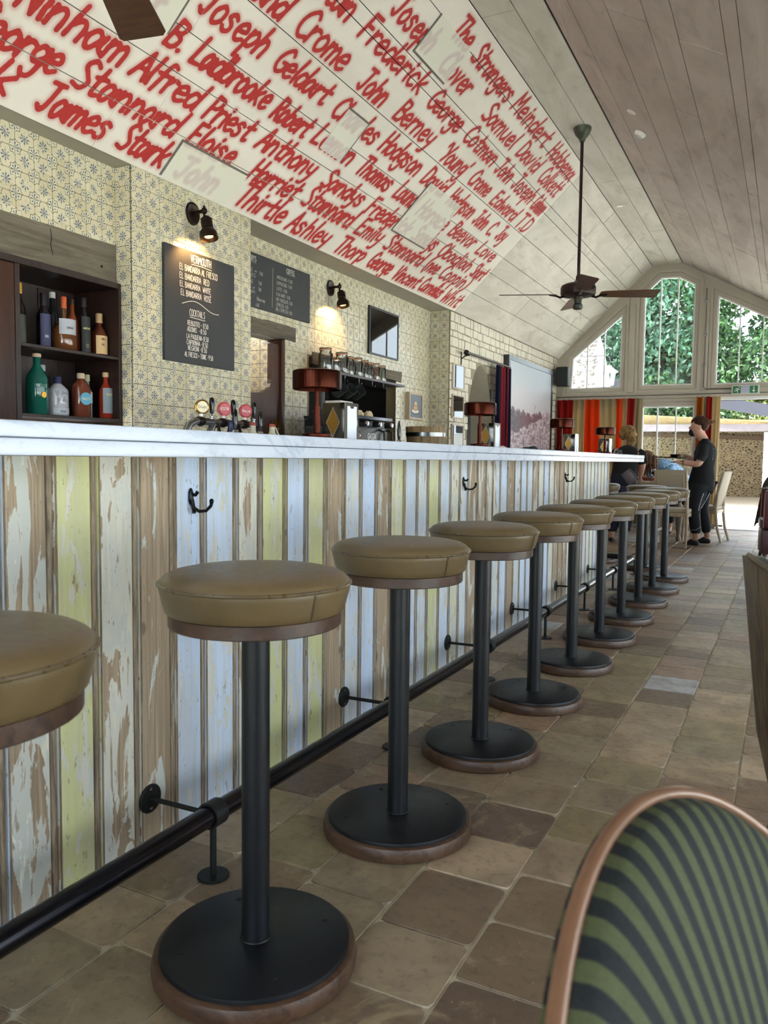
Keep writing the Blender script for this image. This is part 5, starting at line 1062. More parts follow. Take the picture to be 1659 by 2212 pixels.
# ================================================================ DOORWAY CURTAIN
def cloth(name, mats, x0, x1, z0, z1, plane, axis, folds, amp, stripes, parent=None, thick=.004, gather=None, seed=0, flare=0):
    """hanging pleated cloth; stripes = list of (fraction, material index)"""
    r2 = random.Random(seed); n = folds*8; rows = 10; m = MB(); vs = []; ph = r2.uniform(0, 6)
    for j in range(rows+1):
        f = j/rows; z = z1+(z0-z1)*f
        for i in range(n+1):
            u_ = i/n; g = u_+ .012*math.sin(9*u_+3*f+ph); a = amp*(.55+.45*f)*(math.sin(u_*folds*2*PI+.5*math.sin(4*f+ph)+ph)+.35*math.sin(u_*folds*5+ph))
            c_ = x0+(x1-x0)*g+flare*f*(u_-.5); zz = z-(.012*abs(math.sin(u_*folds*PI)) if j == 0 else 0); vs.append((plane+a, c_, zz) if axis == 0 else (c_, plane+a, zz))
    N = len(vs); k = n+1
    off = (thick, 0, 0) if axis == 0 else (0, thick, 0); vs2 = [tuple(a+b for a, b in zip(q, off)) for q in vs]; m.v = vs+vs2
    for j in range(rows):
        for i in range(n):
            u_ = (i+.5)/n; mi = 0
            for fr_, ix in stripes:
                if u_ <= fr_: mi = ix; break
            q = (j*k+i, j*k+i+1, (j+1)*k+i+1, (j+1)*k+i); m.f.append(q); m.mi.append(mi); m.f.append(tuple(N+a for a in reversed(q))); m.mi.append(mi)
    for i in range(n): m.f.append((rows*k+i, rows*k+i+1, N+rows*k+i+1, N+rows*k+i)); m.mi.append(0); m.f.append((i, i+1, N+i+1, N+i)); m.mi.append(0)
    return m.build(name, mats, parent, True, 1.2)
def mat_cloth(name, c, trans=.35):
    t = NT(name); v = t.noise(t.mapv(t.pos(), (160, 160, 30)), 1, 3); L = lin(c); t.base(t.mix(v, tuple(q*.8 for q in L[:3])+(1,), L), .9, spec=.1); tl = t.new('ShaderNodeBsdfTranslucent'); tl.inputs[0].default_value = L; mx = t.new('ShaderNodeMixShader'); mx.inputs[0].default_value = trans
    t.l.new(t.b.outputs[0], mx.inputs[1]); t.l.new(tl.outputs[0], mx.inputs[2]); t.l.new(mx.outputs[0], t.out.inputs[0]); return t.m
c_red, c_or, c_be, c_bl, c_bu = mat_cloth('red_cloth', '9a1f1c'), mat_cloth('orange_cloth', 'd8481c'), mat_cloth('linen_cloth', 'b5a482', .5), mat_cloth('navy_cloth', '141a2e', .05), mat_cloth('dark_red_cloth', '6d1a20', .1)
dc = thing('door_curtain', 'navy and dark red striped curtain gathered on a rod at the pointed doorway', 'curtain')
cloth('cloth', [c_bl, c_bu], 9.50, 10.04, .05, 2.20, -3.30, 0, 5, .028, [(.36, 0), (.62, 1), (.74, 0), (.9, 1), (1, 0)], dc, seed=4)
m = MB(); m.tube([(-3.30, 8.50, 2.215), (-3.30, 10.06, 2.215)], .013, 12); m.build('rod', M_bronze, dc); m = MB(); m.sphere((-3.30, 8.475, 2.215), .032, 16); m.build('finial', M_bronze, dc)
m = MB(); m.tube([(-3.404, 8.58, 2.10), (-3.40, 8.58, 2.16), (-3.36, 8.58, 2.19), (-3.30, 8.58, 2.20)], .008, 8); m.tube([(-3.404, 8.58, 2.24), (-3.404, 8.58, 2.06)], .008, 8); m.tube([(-3.404, 10.045, 2.16), (-3.30, 10.045, 2.20)], .008, 8); m.build('bracket', M_bronze, dc)
# gable curtains
wc = thing('window_curtain', 'wide curtain in red, linen and orange stripes across the left gable window', 'curtain')
cloth('cloth', [c_red, c_be, c_or], -3.385, -2.03, .04, 1.985, 12.71, 1, 13, .030, [(.20, 0), (.36, 1), (.52, 2), (.69, 1), (.76, 2), (.82, 1), (.90, 0), (1, 1)], wc, seed=1)
wc = thing('window_curtain', 'narrow gathered curtain in orange, linen and red beside the open doorway', 'curtain')
cloth('cloth', [c_red, c_be, mat_cloth('amber_cloth', 'c46a22')], -1.26, -.93, .04, 1.985, 12.71, 1, 4, .038, [(.24, 2), (.42, 1), (.66, 0), (1, 1)], wc, seed=2)
# speaker, exit sign, conduit
r_ = thing('wall_speaker', 'black rounded speaker high in the far left corner', 'speaker', (-3.265, 12.62, 2.34)); m = MB(); m.box(-.105, .105, -.09, .08, -.155, .155, bev=.035); m.build('cabinet', plain('1e2021', .6), r_); m = MB(); m.box(-.085, .085, -.094, -.088, -.135, .135, bev=.002); m.build('grille', plain('26292a', .8), r_); m = MB(); m.tube([(0, .06, .0), (-.05, .12, .0), (-.08, .17, 0)], .012, 8); m.build('bracket', M_black, r_)
r_ = thing('exit_sign', 'green and white emergency exit sign with running man and down arrow above the doorway', 'sign', (-.602, YG-.035, 2.071)); m = MB(); m.box(-.185, .185, -.03, .0, -.065, .065, bev=.004); m.build('housing', plain('cfd6d2', .4), r_)
for x0, x1 in ((-.172, -.065), (.055, .162)): m = MB(); m.box(x0, x1, -.0315, -.029, -.052, .052); m.build('green_field', plain('1d7c41', .5), r_, False)
m = MB(); m.box(-.063, .053, -.0312, -.029, -.052, .052); m.build('blank_field', plain('b7b9d2', .5), r_, False)
m = MB(); fn = lambda u, v: (u, -.0325, v)
for pts, w_ in (([(-.098, .012), (-.118, -.012)], .009), ([(-.098, .016), (-.125, .018), (-.138, .002)], .005), ([(-.098, .016), (-.082, .006), (-.075, -.006)], .004), ([(-.118, -.012), (-.104, -.026), (-.106, -.044)], .005), ([(-.118, -.012), (-.138, -.020), (-.154, -.018)], .005)): ribbon(m, pts, w_, fn)
m.add([fn(-.086+.009*math.cos(2*PI*k/12), .036+.009*math.sin(2*PI*k/12)) for k in range(12)], [tuple(range(12))]); m.build('running_man', M_white, r_, False)
m = MB(); ribbon(m, [(.108, .042), (.108, -.02)], .006, fn); m.add([fn(.084, -.012), fn(.108, -.044), fn(.132, -.012), fn(.118, -.010), fn(.108, -.020), fn(.098, -.010)], [(0, 1, 5), (1, 4, 5), (1, 3, 4), (1, 2, 3)]); m.build('arrow', M_white, r_, False)
r_ = thing('cable_conduit', 'thin grey electrical conduit running down the gable and along to the exit sign', 'conduit'); m = MB(); m.tube([(-1.18, YG-.044, 3.58), (-1.18, YG-.044, 2.13), (-1.15, YG-.044, 2.095), (-.79, YG-.044, 2.09)], .008, 8); m.build('pipe', M_steel, r_)
for z in (3.4, 2.9, 2.45): m = MB(); m.box(-1.20, -1.16, YG-.062, YG-.03, z-.012, z+.012, bev=.003); m.build('clip', M_steel, r_)
# ================================================================ CEILING FANS AND DETECTORS
def make_fan():
    r_ = thing('ceiling_fan', 'x', 'fan', (0, 0, 0), 0, 'ceiling fans')
    m = MB(); m.lathe([(0, -.013), (.075, -.013), (.080, -.02), (.078, -.035), (.062, -.075), (.04, -.10), (.028, -.115), (.024, -.135), (0, -.135)], 32); m.build('canopy', plain('4f5447', .45, .5, var=.3), r_)
    m = MB(); m.cyl(0, 0, -1.36, -.12, .0145, 18); m.build('rod', plain('2c201b', .4, .4), r_)
    m = MB(); m.lathe([(0, -1.32), (.022, -1.32), (.026, -1.36), (.045, -1.375), (.06, -1.385), (.12, -1.395), (.15, -1.41), (.158, -1.43), (.158, -1.48), (.15, -1.497), (.11, -1.505), (.045, -1.51), (.04, -1.53), (0, -1.53)], 44); m.build('motor', plain('2a1d19', .45, .5, var=.3), r_)
    m = MB(); m.lathe([(0, -1.53), (.036, -1.53), (.034, -1.57), (.045, -1.582), (.045, -1.61), (.04, -1.618), (0, -1.618)], 28); m.build('switch_housing', plain('333a32', .4, .4), r_)
    m = MB(); m.tube([(.03, .02, -1.61), (.03, .02, -1.72)], .0012, 5); m.build('pull_cord', M_brass, r_)
    for k in range(4):
        T = Matrix.Rotation(k*PI/2, 4, 'Z') @ Matrix.Translation((0, 0, -1.485)) @ Matrix.Rotation(math.radians(-13), 4, 'X')
        P = [(.24, -.06), (.20, -.045), (.19, 0), (.20, .045), (.24, .06), (.68, .082), (.70, .07), (.712, -.07), (.69, -.084)]
        b = MB(); n = len(P); b.add([(x, y, -.003) for x, y in P]+[(x, y, .003) for x, y in P], [list(range(n))[::-1], list(range(n, 2*n))]+[(i, (i+1) % n, n+(i+1) % n, n+i) for i in range(n)], T); bl = b.build('blade', M_bladewood, r_, False)
        b = MB(); T2 = Matrix.Rotation(k*PI/2, 4, 'Z'); b.tube([tuple(T2 @ Vector(q)) for q in ((.12, 0, -1.50), (.16, 0, -1.512), (.20, 0, -1.496), (.26, 0, -1.49))], [.012, .010, .010, .006], 8); b.build('blade_iron', M_bronze, bl)
    return r_
f1 = make_fan(); f1.location = (-1.768, 7.30, 4.0); f1.rotation_euler = (0, 0, math.radians(21)); f1['label'] = 'dark brown four-bladed ceiling fan hanging on a long rod in front of the gable'
f2 = dup(f1, (-1.79, 1.63, 4.0), math.radians(30), 'near ceiling fan of which only one brown blade shows at the top left')
rdir = math.atan2(.659, 1.17)
def onslope(name, lab, x, y, prof, parts, cat):
    s_ = (x-X2)/rd.x; r_ = thing(name, lab, cat, tuple(RP(y, s_, .015))); T = Matrix.Rotation(rdir, 4, 'Y'); m = MB(); m.lathe(prof, 28, T); m.build('body', M_white, r_)
    if parts: m = MB(); m.lathe([(.022, -.028), (.030, -.028), (.030, -.046), (.0, -.05)], 20, T); m.build('sensor', plain('a9a8a6', .4), r_)
onslope('smoke_detector', 'white domed smoke detector on the right ceiling slope', -1.239, 7.217, [(0, 0), (.05, 0), (.052, -.012), (.044, -.026), (.03, -.036), (0, -.038)], True, 'smoke detector')
onslope('ceiling_disc', 'flat white ceiling disc just above the smoke detector', -1.240, 6.767, [(0, 0), (.040, 0), (.040, -.004), (.035, -.007), (0, -.007)], False, 'downlight')
r_ = thing('ceiling_disc', 'flat white ceiling disc on the flat ridge beyond the fan rod', 'downlight', (-1.88, 9.654, 3.984)); m = MB(); m.lathe([(0, 0), (.040, 0), (.040, -.004), (.035, -.007), (0, -.007)], 28); m.build('body', M_white, r_)
# ================================================================ TUB CHAIRS AT THE RIGHT
def tub(name, lab, loc, rz, R0, R1, ztop, drop, zbot, mo, mi_, mrim, rimr, aspan=118, thick=.035, taper=.75, inr=.62, ex=1.04, rimf=None):
    """shell wraps round local -x ; rim is highest at the back and drops towards the arms"""
    r_ = thing(name, lab, 'chair', loc, rz); n = 72; rows = 28
    def rim(a): return rimf(a) if rimf else ztop-drop*(abs(a)/math.radians(aspan))**1.7
    def P(a, f, inset):
        zt = rim(a); z = zbot+(zt-zbot)*f; R = R1+(R0-R1)*(z-zbot)/(ztop-zbot)
        R *= 1-.10*max(0, .25-f)*4*taper; R -= inset; return (-R*math.cos(a), -R*math.sin(a)*ex, z)
    A = [math.radians(aspan)*(-1+2*i/n) for i in range(n+1)]
    def Q(a, f, inset):
        zt = rim(a); z0 = .41; z = z0+(zt-z0)*f; Rt = R1+(R0-R1)*(zt-zbot)/(ztop-zbot)-thick; R = Rt-(Rt-R1*inr)*(1-f)**.6-inset; return (-R*math.cos(a), -R*math.sin(a)*ex, z)
    for nm, ins, mt in (('outer_shell', 0, mo), ('inner_back', thick, mi_)):
        if ins == 0: vs = [P(a, j/rows, 0) for a in A for j in range(rows+1)]; v2 = [P(a, j/rows, thick*.45) for a in A for j in range(rows+1)]
        else: vs = [Q(a, 1-(1-j/rows)**2.2, 0) for a in A for j in range(rows+1)]; v2 = [Q(a, 1-(1-j/rows)**2.2, -thick*.45) for a in A for j in range(rows+1)]
        k = rows+1; N = len(vs); fs = []
        for i in range(n):
            for j in range(rows): q = (i*k+j, (i+1)*k+j, (i+1)*k+j+1, i*k+j+1); fs += [q, tuple(N+t_ for t_ in reversed(q))]
            fs += [(i*k, (i+1)*k, N+(i+1)*k, N+i*k), (i*k+rows, (i+1)*k+rows, N+(i+1)*k+rows, N+i*k+rows)]
        for e in (0, n): fs += [(e*k+j, e*k+j+1, N+e*k+j+1, N+e*k+j) for j in range(rows)]
        m = MB(); m.add(vs+v2, fs); o = m.build(nm, mt, r_, True, 1.0)
        uvl = o.data.uv_layers.new(name='UVMap')
        for poly in o.data.polygons:
            for li in poly.loop_indices:
                vi = o.data.loops[li].vertex_index % N; uvl.data[li].uv = (A[vi//k]*.27, vs[vi][2])
    m = MB(); m.tube([(lambda q: (q[0], q[1], q[2]+rimr*.2))(P(a, 1, thick*.35)) for a in A], rimr, 10); m.build('rim', mrim, r_)
    m = MB(); m.lathe([(0, .36), (R1*.86, .36), (R1*.9, .38), (R1*.9, .43), (R1*.84, .45), (0, .455)], 40); m.build('seat', mi_, r_)
    m = MB(); m.lathe([(0, zbot), (R1*.9, zbot), (R1*.92, .36), (0, .36)], 40); m.build('seat_base', mo, r_)
    for sx_, sy_ in ((-1, 1), (-1, -1), (1, 1), (1, -1)):
        m = MB(); m.tube([(sx_*R1*.55, sy_*R1*.55, zbot+.04), (sx_*R1*.8, sy_*R1*.8, .004)], [.02, .012], 12); m.build('leg', M_darkwood, r_)
    return r_
t = NT('green_striped_velvet'); uv = t.uv(); sx = t.new('ShaderNodeSeparateXYZ'); t.l.new(uv, sx.inputs[0]); s_ = t.math('SINE', t.math('MULTIPLY', t.math('ADD', sx.outputs[0], t.math('MULTIPLY', t.noise(t.obj(), 8, 2), .002)), 2*PI/.0215))
nz = t.noise(t.obj(), 300, 2); t.base(t.mix(t.step(s_, -.12, .25), t.mix(nz, lin('14171a'), lin('24282a')), t.mix(nz, lin('3b4028'), lin('52573b'))), .75, spec=.25); M_stripe = t.m
M_rimcopper = plain('75543f', .25, .1, var=.25, scale=30)
tub('striped_chair', 'close tub chair with green and black striped upholstery and a copper-brown rim, bottom right', (.139, .485, 0), 0, .256, .244, .73, .20, .24, M_stripe, M_stripe, M_rimcopper, .0062, 100, .024, ex=1.47, inr=.40, rimf=lambda a: max(.46, .715-.128*a-.194*a*a) if a > -1.0 else .649-.2*(-1.0-a))
tub('wooden_shell_chair', 'tub chair with a striped-grain wooden shell and dark green leather inside, at the right edge', (.205, 2.14, 0), math.radians(8), .298, .235, .775, .22, .20, M_shellwood, mat_leather('dark_green_leather', '2a2f28', '363b32', .3), plain('5d5546', .35, .1), .007, 108, .045)
# maroon chairs, small round table and a draped coat beyond
M_maroon = mat_leather('maroon_leather', '3c191d', '54262a', .35)
def maroon(lab, x, y, rz):
    r_ = thing('upholstered_chair', lab, 'chair', (x, y, 0), rz)
    m = MB(); m.box(-.21, .21, -.03, .03, .36, .74, M=Matrix.Rotation(math.radians(6), 4, 'X'), bev=.025); m.build('backrest', M_maroon, r_); m = MB(); m.box(-.22, .22, -.02, .40, .34, .44, bev=.025); m.build('seat', M_maroon, r_)
    m = MB(); m.tube([(-.212, -.10, .36), (-.205, -.095, .70), (-.16, -.1, .745), (.16, -.1, .745), (.205, -.095, .70), (.212, -.10, .36)], .006, 8); m.build('piping', plain('7a4d4a', .4), r_)
    m = MB(); m.box(-.215, .215, -.10, .39, .10, .339, bev=.01); m.build('skirt', M_maroon, r_)
    for a, b in ((-.18, -.06), (.18, -.06), (-.18, .36), (.18, .36)): m = MB(); m.tube([(a, b, .11), (a*1.12, b*1.1-.02, .003)], [.02, .013], 8); m.build('leg', M_darkwood, r_)
maroon('maroon leather chair with its back to the camera at the right edge', .0, 8.75, math.radians(6)); maroon('second maroon leather chair, behind the first and partly under a coat', -.02, 9.55, math.radians(-20))
r_ = thing('bistro_table', 'brown topped table between the maroon chairs at the right edge', 'table', (.42, 9.3, 0)); m = MB(); m.box(-.32, .4, -.4, .4, .735, .765, bev=.006); m.build('tabletop', mat_wood('brown_table', '4f3626', '70503a', .35, 1, 1), r_); m = MB(); m.cyl(0, 0, .02, .735, .03, 16); m.lathe([(0, 0), (.2, 0), (.2, .012), (.04, .03), (0, .03)], 28); m.build('pedestal', M_darkwood, r_)
def drape(name, lab, cat, mat, x, y, w, d_, z1, z0, seed, rz=0, spread=.35):
    r2 = random.Random(seed); ph = r2.uniform(0, 6); m = MB(); n = 48; rows = 14; vs = []
    for j in range(rows+1):
        f = j/rows; z = z1-(z1-z0)*f
        for i in range(n):
            a = 2*PI*i/n; R = (.45+.55*min(1, f*5)**.5)*(1+spread*f)+.10*f*math.sin(7*a+ph+f)+.05*f*math.sin(13*a); hem = .05*math.sin(3*a+ph)*f
            vs.append((w*R*math.cos(a), d_*R*math.sin(a), z+hem))
    fs = [(j*n+i, j*n+(i+1) % n, (j+1)*n+(i+1) % n, (j+1)*n+i) for j in range(rows) for i in range(n)]+[tuple(range(n))]
    m.add(vs, fs); o = m.build(name, mat, None); o.location = (x, y, 0); o.rotation_euler = (0, 0, rz); return tag(o, lab, cat)
drape('draped_coat', 'dark olive coat draped over a chair at the right edge near the open doorway', 'coat', plain('2e3029', .9, var=.4, scale=8), -.10, 10.35, .15, .12, .88, .30, 3, 0, .55)
# ================================================================ DINING TABLE AND PALE CHAIRS
M_bei = plain('b3a792', .8, var=.08, scale=60); t = NT('woven_cane'); o_ = t.obj(); sx = t.new('ShaderNodeSeparateXYZ'); t.l.new(o_, sx.inputs[0]); a = t.math('SINE', t.math('MULTIPLY', sx.outputs[0], 420)); b = t.math('SINE', t.math('MULTIPLY', sx.outputs[2], 420)); w_ = t.math('MULTIPLY', a, b)
t.base(t.mix(t.step(w_, -.5, .5), lin('8d8270'), lin('c9bda6')), .7); t.bump(w_, .5, .003); M_cane = t.m
def dining_chair(lab, x, y, rz, kind):
    r_ = thing('dining_chair', lab, 'chair', (x, y, 0), rz)
    for s_ in (-1, 1):
        m = MB(); m.tube([(s_*.19, -.27, .0), (s_*.185, -.215, .18), (s_*.18, -.19, .40), (s_*.178, -.205, .62), (s_*.17, -.27, .885)], [.016, .019, .021, .019, .017], 8); m.build('back_leg', M_palewood, r_)
        m = MB(); m.tube([(s_*.19, .20, .0), (s_*.185, .19, .40)], [.015, .021], 8); m.build('front_leg', M_palewood, r_)
        m = MB(); m.box(s_*.185-.01, s_*.185+.01, -.19, .19, .17, .20); m.build('stretcher', M_palewood, r_)
    m = MB(); m.box(-.20, .20, -.20, .215, .36, .405, bev=.006); m.build('seat_rail', M_palewood, r_); m = MB(); m.box(-.20, .20, -.19, .22, .406, .455, bev=.02); m.build('seat', M_bei, r_)
    T = Matrix.Translation((0, -.205, .62)) @ Matrix.Rotation(math.radians(14), 4, 'X')
    if kind == 'cane':
        m = MB(); m.box(-.185, .185, -.012, .012, -.02, .30, T, bev=.004); m.build('back_frame', M_cane, r_); m = MB(); m.box(-.14, .14, -.018, .018, .02, .245, T, bev=.003); m.build('cane_panel', M_cane, r_); m = MB(); m.tube([tuple(T @ Vector(q)) for q in ((-.145, -.018, .02), (-.145, -.018, .25), (.145, -.018, .25), (.145, -.018, .02))], .007, 6); m.build('inner_moulding', M_palewood, r_)
    else: m = MB(); m.box(-.175, .175, -.018, .02, -.17, .28, T, bev=.012); m.build('backrest', M_bei, r_)
    return r_
dining_chair('pale wooden dining chair with a woven cane back, in front of the laid table', -1.20, 10.03, math.radians(-5), 'cane')
dining_chair('beige upholstered high-backed dining chair beside the open doorway', -.95, 10.93, math.radians(80), 'pad')
dining_chair('pale dining chair beyond the table holding the seated woman', -1.33, 12.06, math.radians(186), 'cane')
r_ = thing('dining_table', 'pale wooden dining table with turned legs, laid with drinks', 'table', (-1.66, 10.99, 0)); m = MB(); m.box(-.56, .54, -.50, .50, .72, .752, bev=.005); m.build('tabletop', M_palewood, r_); m = MB(); m.box(-.48, .46, -.42, .42, .63, .719); m.build('apron', M_palewood, r_, False)
for a in (-.46, .45):
    for b in (-.41, .41): m = MB(); m.lathe([(0, 0), (.026, 0), (.034, .03), (.026, .06), (.02, .08), (.03, .14), (.046, .30), (.05, .38), (.036, .46), (.024, .49), (.038, .51), (.038, .54), (.024, .56), (.036, .6), (.036, .72), (0, .72)], 20, c=(a, b, 0)); m.build('leg', plain('857a69', .5), r_)
TT = .7535
r_ = thing('glass_tumbler', 'tall glass of dark cola at the left of the laid table', 'glass', (-1.76, 10.72, TT)); m = MB(); m.lathe([(0, 0), (.026, 0), (.030, .12), (.028, .12), (.024, .008), (0, .008)], 24); m.build('glass', M_clear, r_); m = MB(); m.lathe([(0, .009), (.0235, .009), (.026, .085), (0, .085)], 22); m.build('drink', plain('2b1210', .1), r_)
r_ = thing('wine_glass', 'stemmed glass of red wine on the laid table', 'glass', (-1.56, 10.70, TT)); m = MB(); m.lathe([(0, 0), (.030, .001), (.030, .003), (.004, .008), (.0035, .065), (.022, .085), (.034, .115), (.033, .155), (.031, .155), (.032, .115), (.02, .088), (0, .075)], 26); m.build('glass', M_clear, r_); m = MB(); m.lathe([(0, .078), (.019, .09), (.030, .112), (.0305, .12), (0, .12)], 22); m.build('wine', plain('3c0f16', .1), r_)
for k, (x, y) in enumerate(((-1.47, 10.76), (-1.44, 10.66))): r_ = thing('glass_tumbler', ('small empty tumbler right of the wine glass, farther of the two', 'small empty tumbler right of the wine glass, nearer of the two')[k], 'glass', (x, y, TT)); m = MB(); m.lathe([(0, 0), (.028, 0), (.032, .085), (.030, .085), (.026, .01), (0, .01)], 22); m.build('glass', M_clear, r_)
tag(MB().lathe([(0, .004), (.05, .004), (.09, .014), (.092, .012), (.055, 0), (0, 0)], 32, Matrix.Translation((-1.45, 10.58, TT))).build('side_plate', plain('8e8377', .4)), 'flat round plate at the near edge of the laid table', 'plate')
r_ = thing('wooden_tray', 'red-brown wooden tray with papers on the laid table', 'tray', (-1.70, 11.0, TT)); m = MB(); m.box(-.2, .2, -.14, .14, 0, .012, bev=.003); m.build('tray', plain('7d3a30', .4), r_); m = MB(); m.box(-.16, .1, -.1, .1, .0125, .018); m.build('papers', M_white, r_, False)
for s_ in (-1, 1): m = MB(); m.box(-.2, .2, s_*.14-.006, s_*.14+.006, .0125, .04, bev=.002); m.build('tray_side', plain('7d3a30', .4), r_)
# ================================================================ PEOPLE
def mat_skin(n, c): t = NT(n); t.b.inputs['Subsurface Weight'].default_value = .1; t.b.inputs['Subsurface Radius'].default_value = (.02, .01, .005); t.base(t.mix(t.noise(t.obj(), 20, 3), lin(c), tuple(q*.85 for q in lin(c)[:3])+(1,)), .5); return t.m
S_skin = mat_skin('fair_skin', 'c99a84'); M_blk = plain('08090c', .9, var=.3, scale=14); M_denim = plain('11131c', .85, var=.3, scale=20); M_knee = plain('3a3d48', .85, var=.2); M_hairb = plain('4a2d1e', .55, var=.4, scale=40); M_blond = plain('93714b', .55, var=.4, scale=40); M_emb = plain('9aa1a8', .7)
def fingers(chains, wrist, dirv, side, up, L=.075, curl=.5):
    """palm and five separate fingers growing from the wrist"""
    w = Vector(wrist); d_ = Vector(dirv).normalized(); s_ = Vector(side).normalized(); u = Vector(up).normalized()
    palm = w+d_*.04; kn = w+d_*.075; chains.append([tuple(w)+(.021, .017), tuple(palm)+(.028, .014), tuple(kn)+(.030, .012)])
    for k, (off, ln) in enumerate(((-.027, .85), (-.009, 1.0), (.009, .95), (.027, .75))):
        b = kn+s_*off; a1 = b+d_*L*.45*ln-u*L*.12*curl; a2 = a1+d_*L*.3*ln-u*L*.32*curl; chains.append([tuple(kn)+(.030, .012), tuple(b)+(.0095,), tuple(a1)+(.0085,), tuple(a2)+(.007,)])
    th = palm-s_*.03; chains.append([tuple(palm)+(.028, .014), tuple(th)+(.011,), tuple(th+d_*.03-s_*.014-u*.01)+(.009,), tuple(th+d_*.052-s_*.010-u*.022*curl)+(.0075,)])
def loft(m, rings, n=28):
    """horizontal ellipses (cx, cy, cz, rx, ry[, tilt x, tilt y]) joined into a closed garment surface"""
    vs = []
    for q in rings:
        tx, ty = (q[5], q[6]) if len(q) > 5 else (0, 0)
        for k in range(n): a = 2*PI*k/n; vs.append((q[0]+q[3]*math.cos(a), q[1]+q[4]*math.sin(a), q[2]+tx*q[3]*math.cos(a)+ty*q[4]*math.sin(a)))
    N = len(rings); fs = [(j*n+i, j*n+(i+1) % n, (j+1)*n+(i+1) % n, (j+1)*n+i) for j in range(N-1) for i in range(n)]+[tuple(range(n)), tuple((N-1)*n+i for i in range(n))]
    m.add(vs, fs); return m
def mat_hair(nm, a, b):
    t = NT(nm); o_ = t.obj(); w_ = t.noise(t.mapv(o_, (90, 90, 14), rot=(.5, .3, 0)), 1, 4, .6, .8); t.base(t.mix(t.step(w_, .38, .62), lin(a), lin(b)), .75, spec=.2); t.bump(w_, .8, .006); return t.m
H_brown, H_blond, H_long = mat_hair('brown_hair', '1c100a', '4c2e1d'), mat_hair('blond_hair', '4f3a24', 'a5834f'), mat_hair('long_brown_hair', '2b1a11', '7d5a42')
def lumpy(m, c, r, sc, seed, amp=.07, n=26):
    k0 = len(m.v); m.sphere((0, 0, 0), 1, n); r2 = random.Random(seed); ph = [r2.uniform(0, 6) for _ in range(4)]
    for i in range(k0, len(m.v)):
        x, y, z = m.v[i]; f = 1+amp*(math.sin(6*x+4*z+ph[0])*.5+math.sin(11*y+7*z+ph[1])*.3+math.sin(17*x-9*y+ph[2])*.2); m.v[i] = (c[0]+x*r*sc[0]*f, c[1]+y*r*sc[1]*f, c[2]+z*r*sc[2]*f)
    return m
# --- waiter with tray, side view facing left
wt = thing('person', 'waiter in black shirt, dark jeans and black face mask, hair in bun, holding a tray', 'person', (-.92, 10.16, 0))
OX, OY = -.92, 10.16
def L_(p): return (p[0]-OX, p[1]-OY, p[2])+tuple(p[3:])
def Lc(ch): return [[L_(p) for p in c_] for c_ in ch]
pel = (-.915, 10.16, .80, .13, .11); wa = (-.905, 10.16, .93, .11, .09); ch = (-.895, 10.16, 1.10, .14, .10); nb = (-.895, 10.16, 1.235, .065, .06); nk = (-.92, 10.16, 1.30, .052, .050); hd = (-.985, 10.16, 1.355, .078, .080); ht = (-.985, 10.16, 1.44, .098, .11); hc = (-.975, 10.16, 1.50, .07, .075)
shn, shf = (-.895, 10.01, 1.19, .06), (-.915, 10.31, 1.19, .06); eln, elf = (-.94, 9.975, .975, .046), (-1.01, 10.36, 1.03, .042); wn, wf = (-1.135, 9.995, 1.000, .030, .026), (-1.185, 10.26, 1.09, .028, .022)
hn, hf = (-.925, 10.075, .76, .09), (-.90, 10.245, .76, .09); kn_, kf = (-.985, 10.05, .43, .062), (-.915, 10.29, .43, .06); an, af = (-.945, 10.035, .085, .038), (-.84, 10.325, .085, .038); tn, tf = (-1.06, 10.02, .035, .03, .024), (-.93, 10.33, .035, .03, .024)
body = [[pel, wa, ch, nb, nk, hd, ht, hc], [ch, shn, eln, wn], [ch, shf, elf, wf], [pel, hn, kn_, an, tn], [pel, hf, kf, af, tf]]
fingers(body, wn[:3], (-1, .1, .03), (0, 1, 0), (0, 0, -1), .07, -.1); fingers(body, wf[:3], (-1, -.35, .0), (0, 1, .1), (.1, 0, 1), .075, .9)
skin('body', Lc(body), S_skin, wt, 2)
m = MB(); loft(m, [L_(q) for q in ((-.925, 10.16, .655, .150, .155, .12, 0), (-.925, 10.16, .74, .150, .158), (-.915, 10.16, .83, .138, .150), (-.905, 10.16, .93, .118, .138), (-.895, 10.16, 1.03, .122, .150), (-.885, 10.16, 1.12, .124, .162), (-.89, 10.16, 1.19, .108, .155), (-.895, 10.16, 1.232, .080, .105), (-.90, 10.16, 1.262, .056, .062), (-.905, 10.16, 1.285, .050, .054))])
m.tube([L_(q) for q in ((-.895, 10.03, 1.185), (-.90, 9.995, 1.15), (-.915, 9.975, 1.09), (-.935, 9.97, 1.03))], [.060, .070, .068, .064], 16); m.tube([L_(q) for q in ((-.91, 10.29, 1.185), (-.93, 10.325, 1.14), (-.97, 10.34, 1.08))], [.060, .070, .064], 16)
for i, q in enumerate(m.v):
    x, y, z = q
    if z < 1.2: f = .005*math.sin(34*z+3*math.atan2(y, x))+.004*math.sin(60*z+9*x); m.v[i] = (x+f, y+f, z)
m.build('shirt', M_blk, wt, True, 1.2)
tr_ = [[(-.92, 10.16, .80, .135, .12), (-.93, 10.08, .70, .108), (-.985, 10.055, .45, .078), (-.965, 10.045, .25, .068), (-.945, 10.04, .13, .064)], [(-.92, 10.16, .80, .135, .12), (-.90, 10.24, .70, .105), (-.915, 10.28, .45, .075), (-.875, 10.305, .25, .066), (-.85, 10.32, .13, .062)]]
skin('trousers', Lc(tr_), M_denim, wt, 2)
m = MB(); m.sphere((-.082, -.118, .52), .066, 14, sc=(.9, .5, 1.3)); m.build('knee_panel', M_knee, wt)
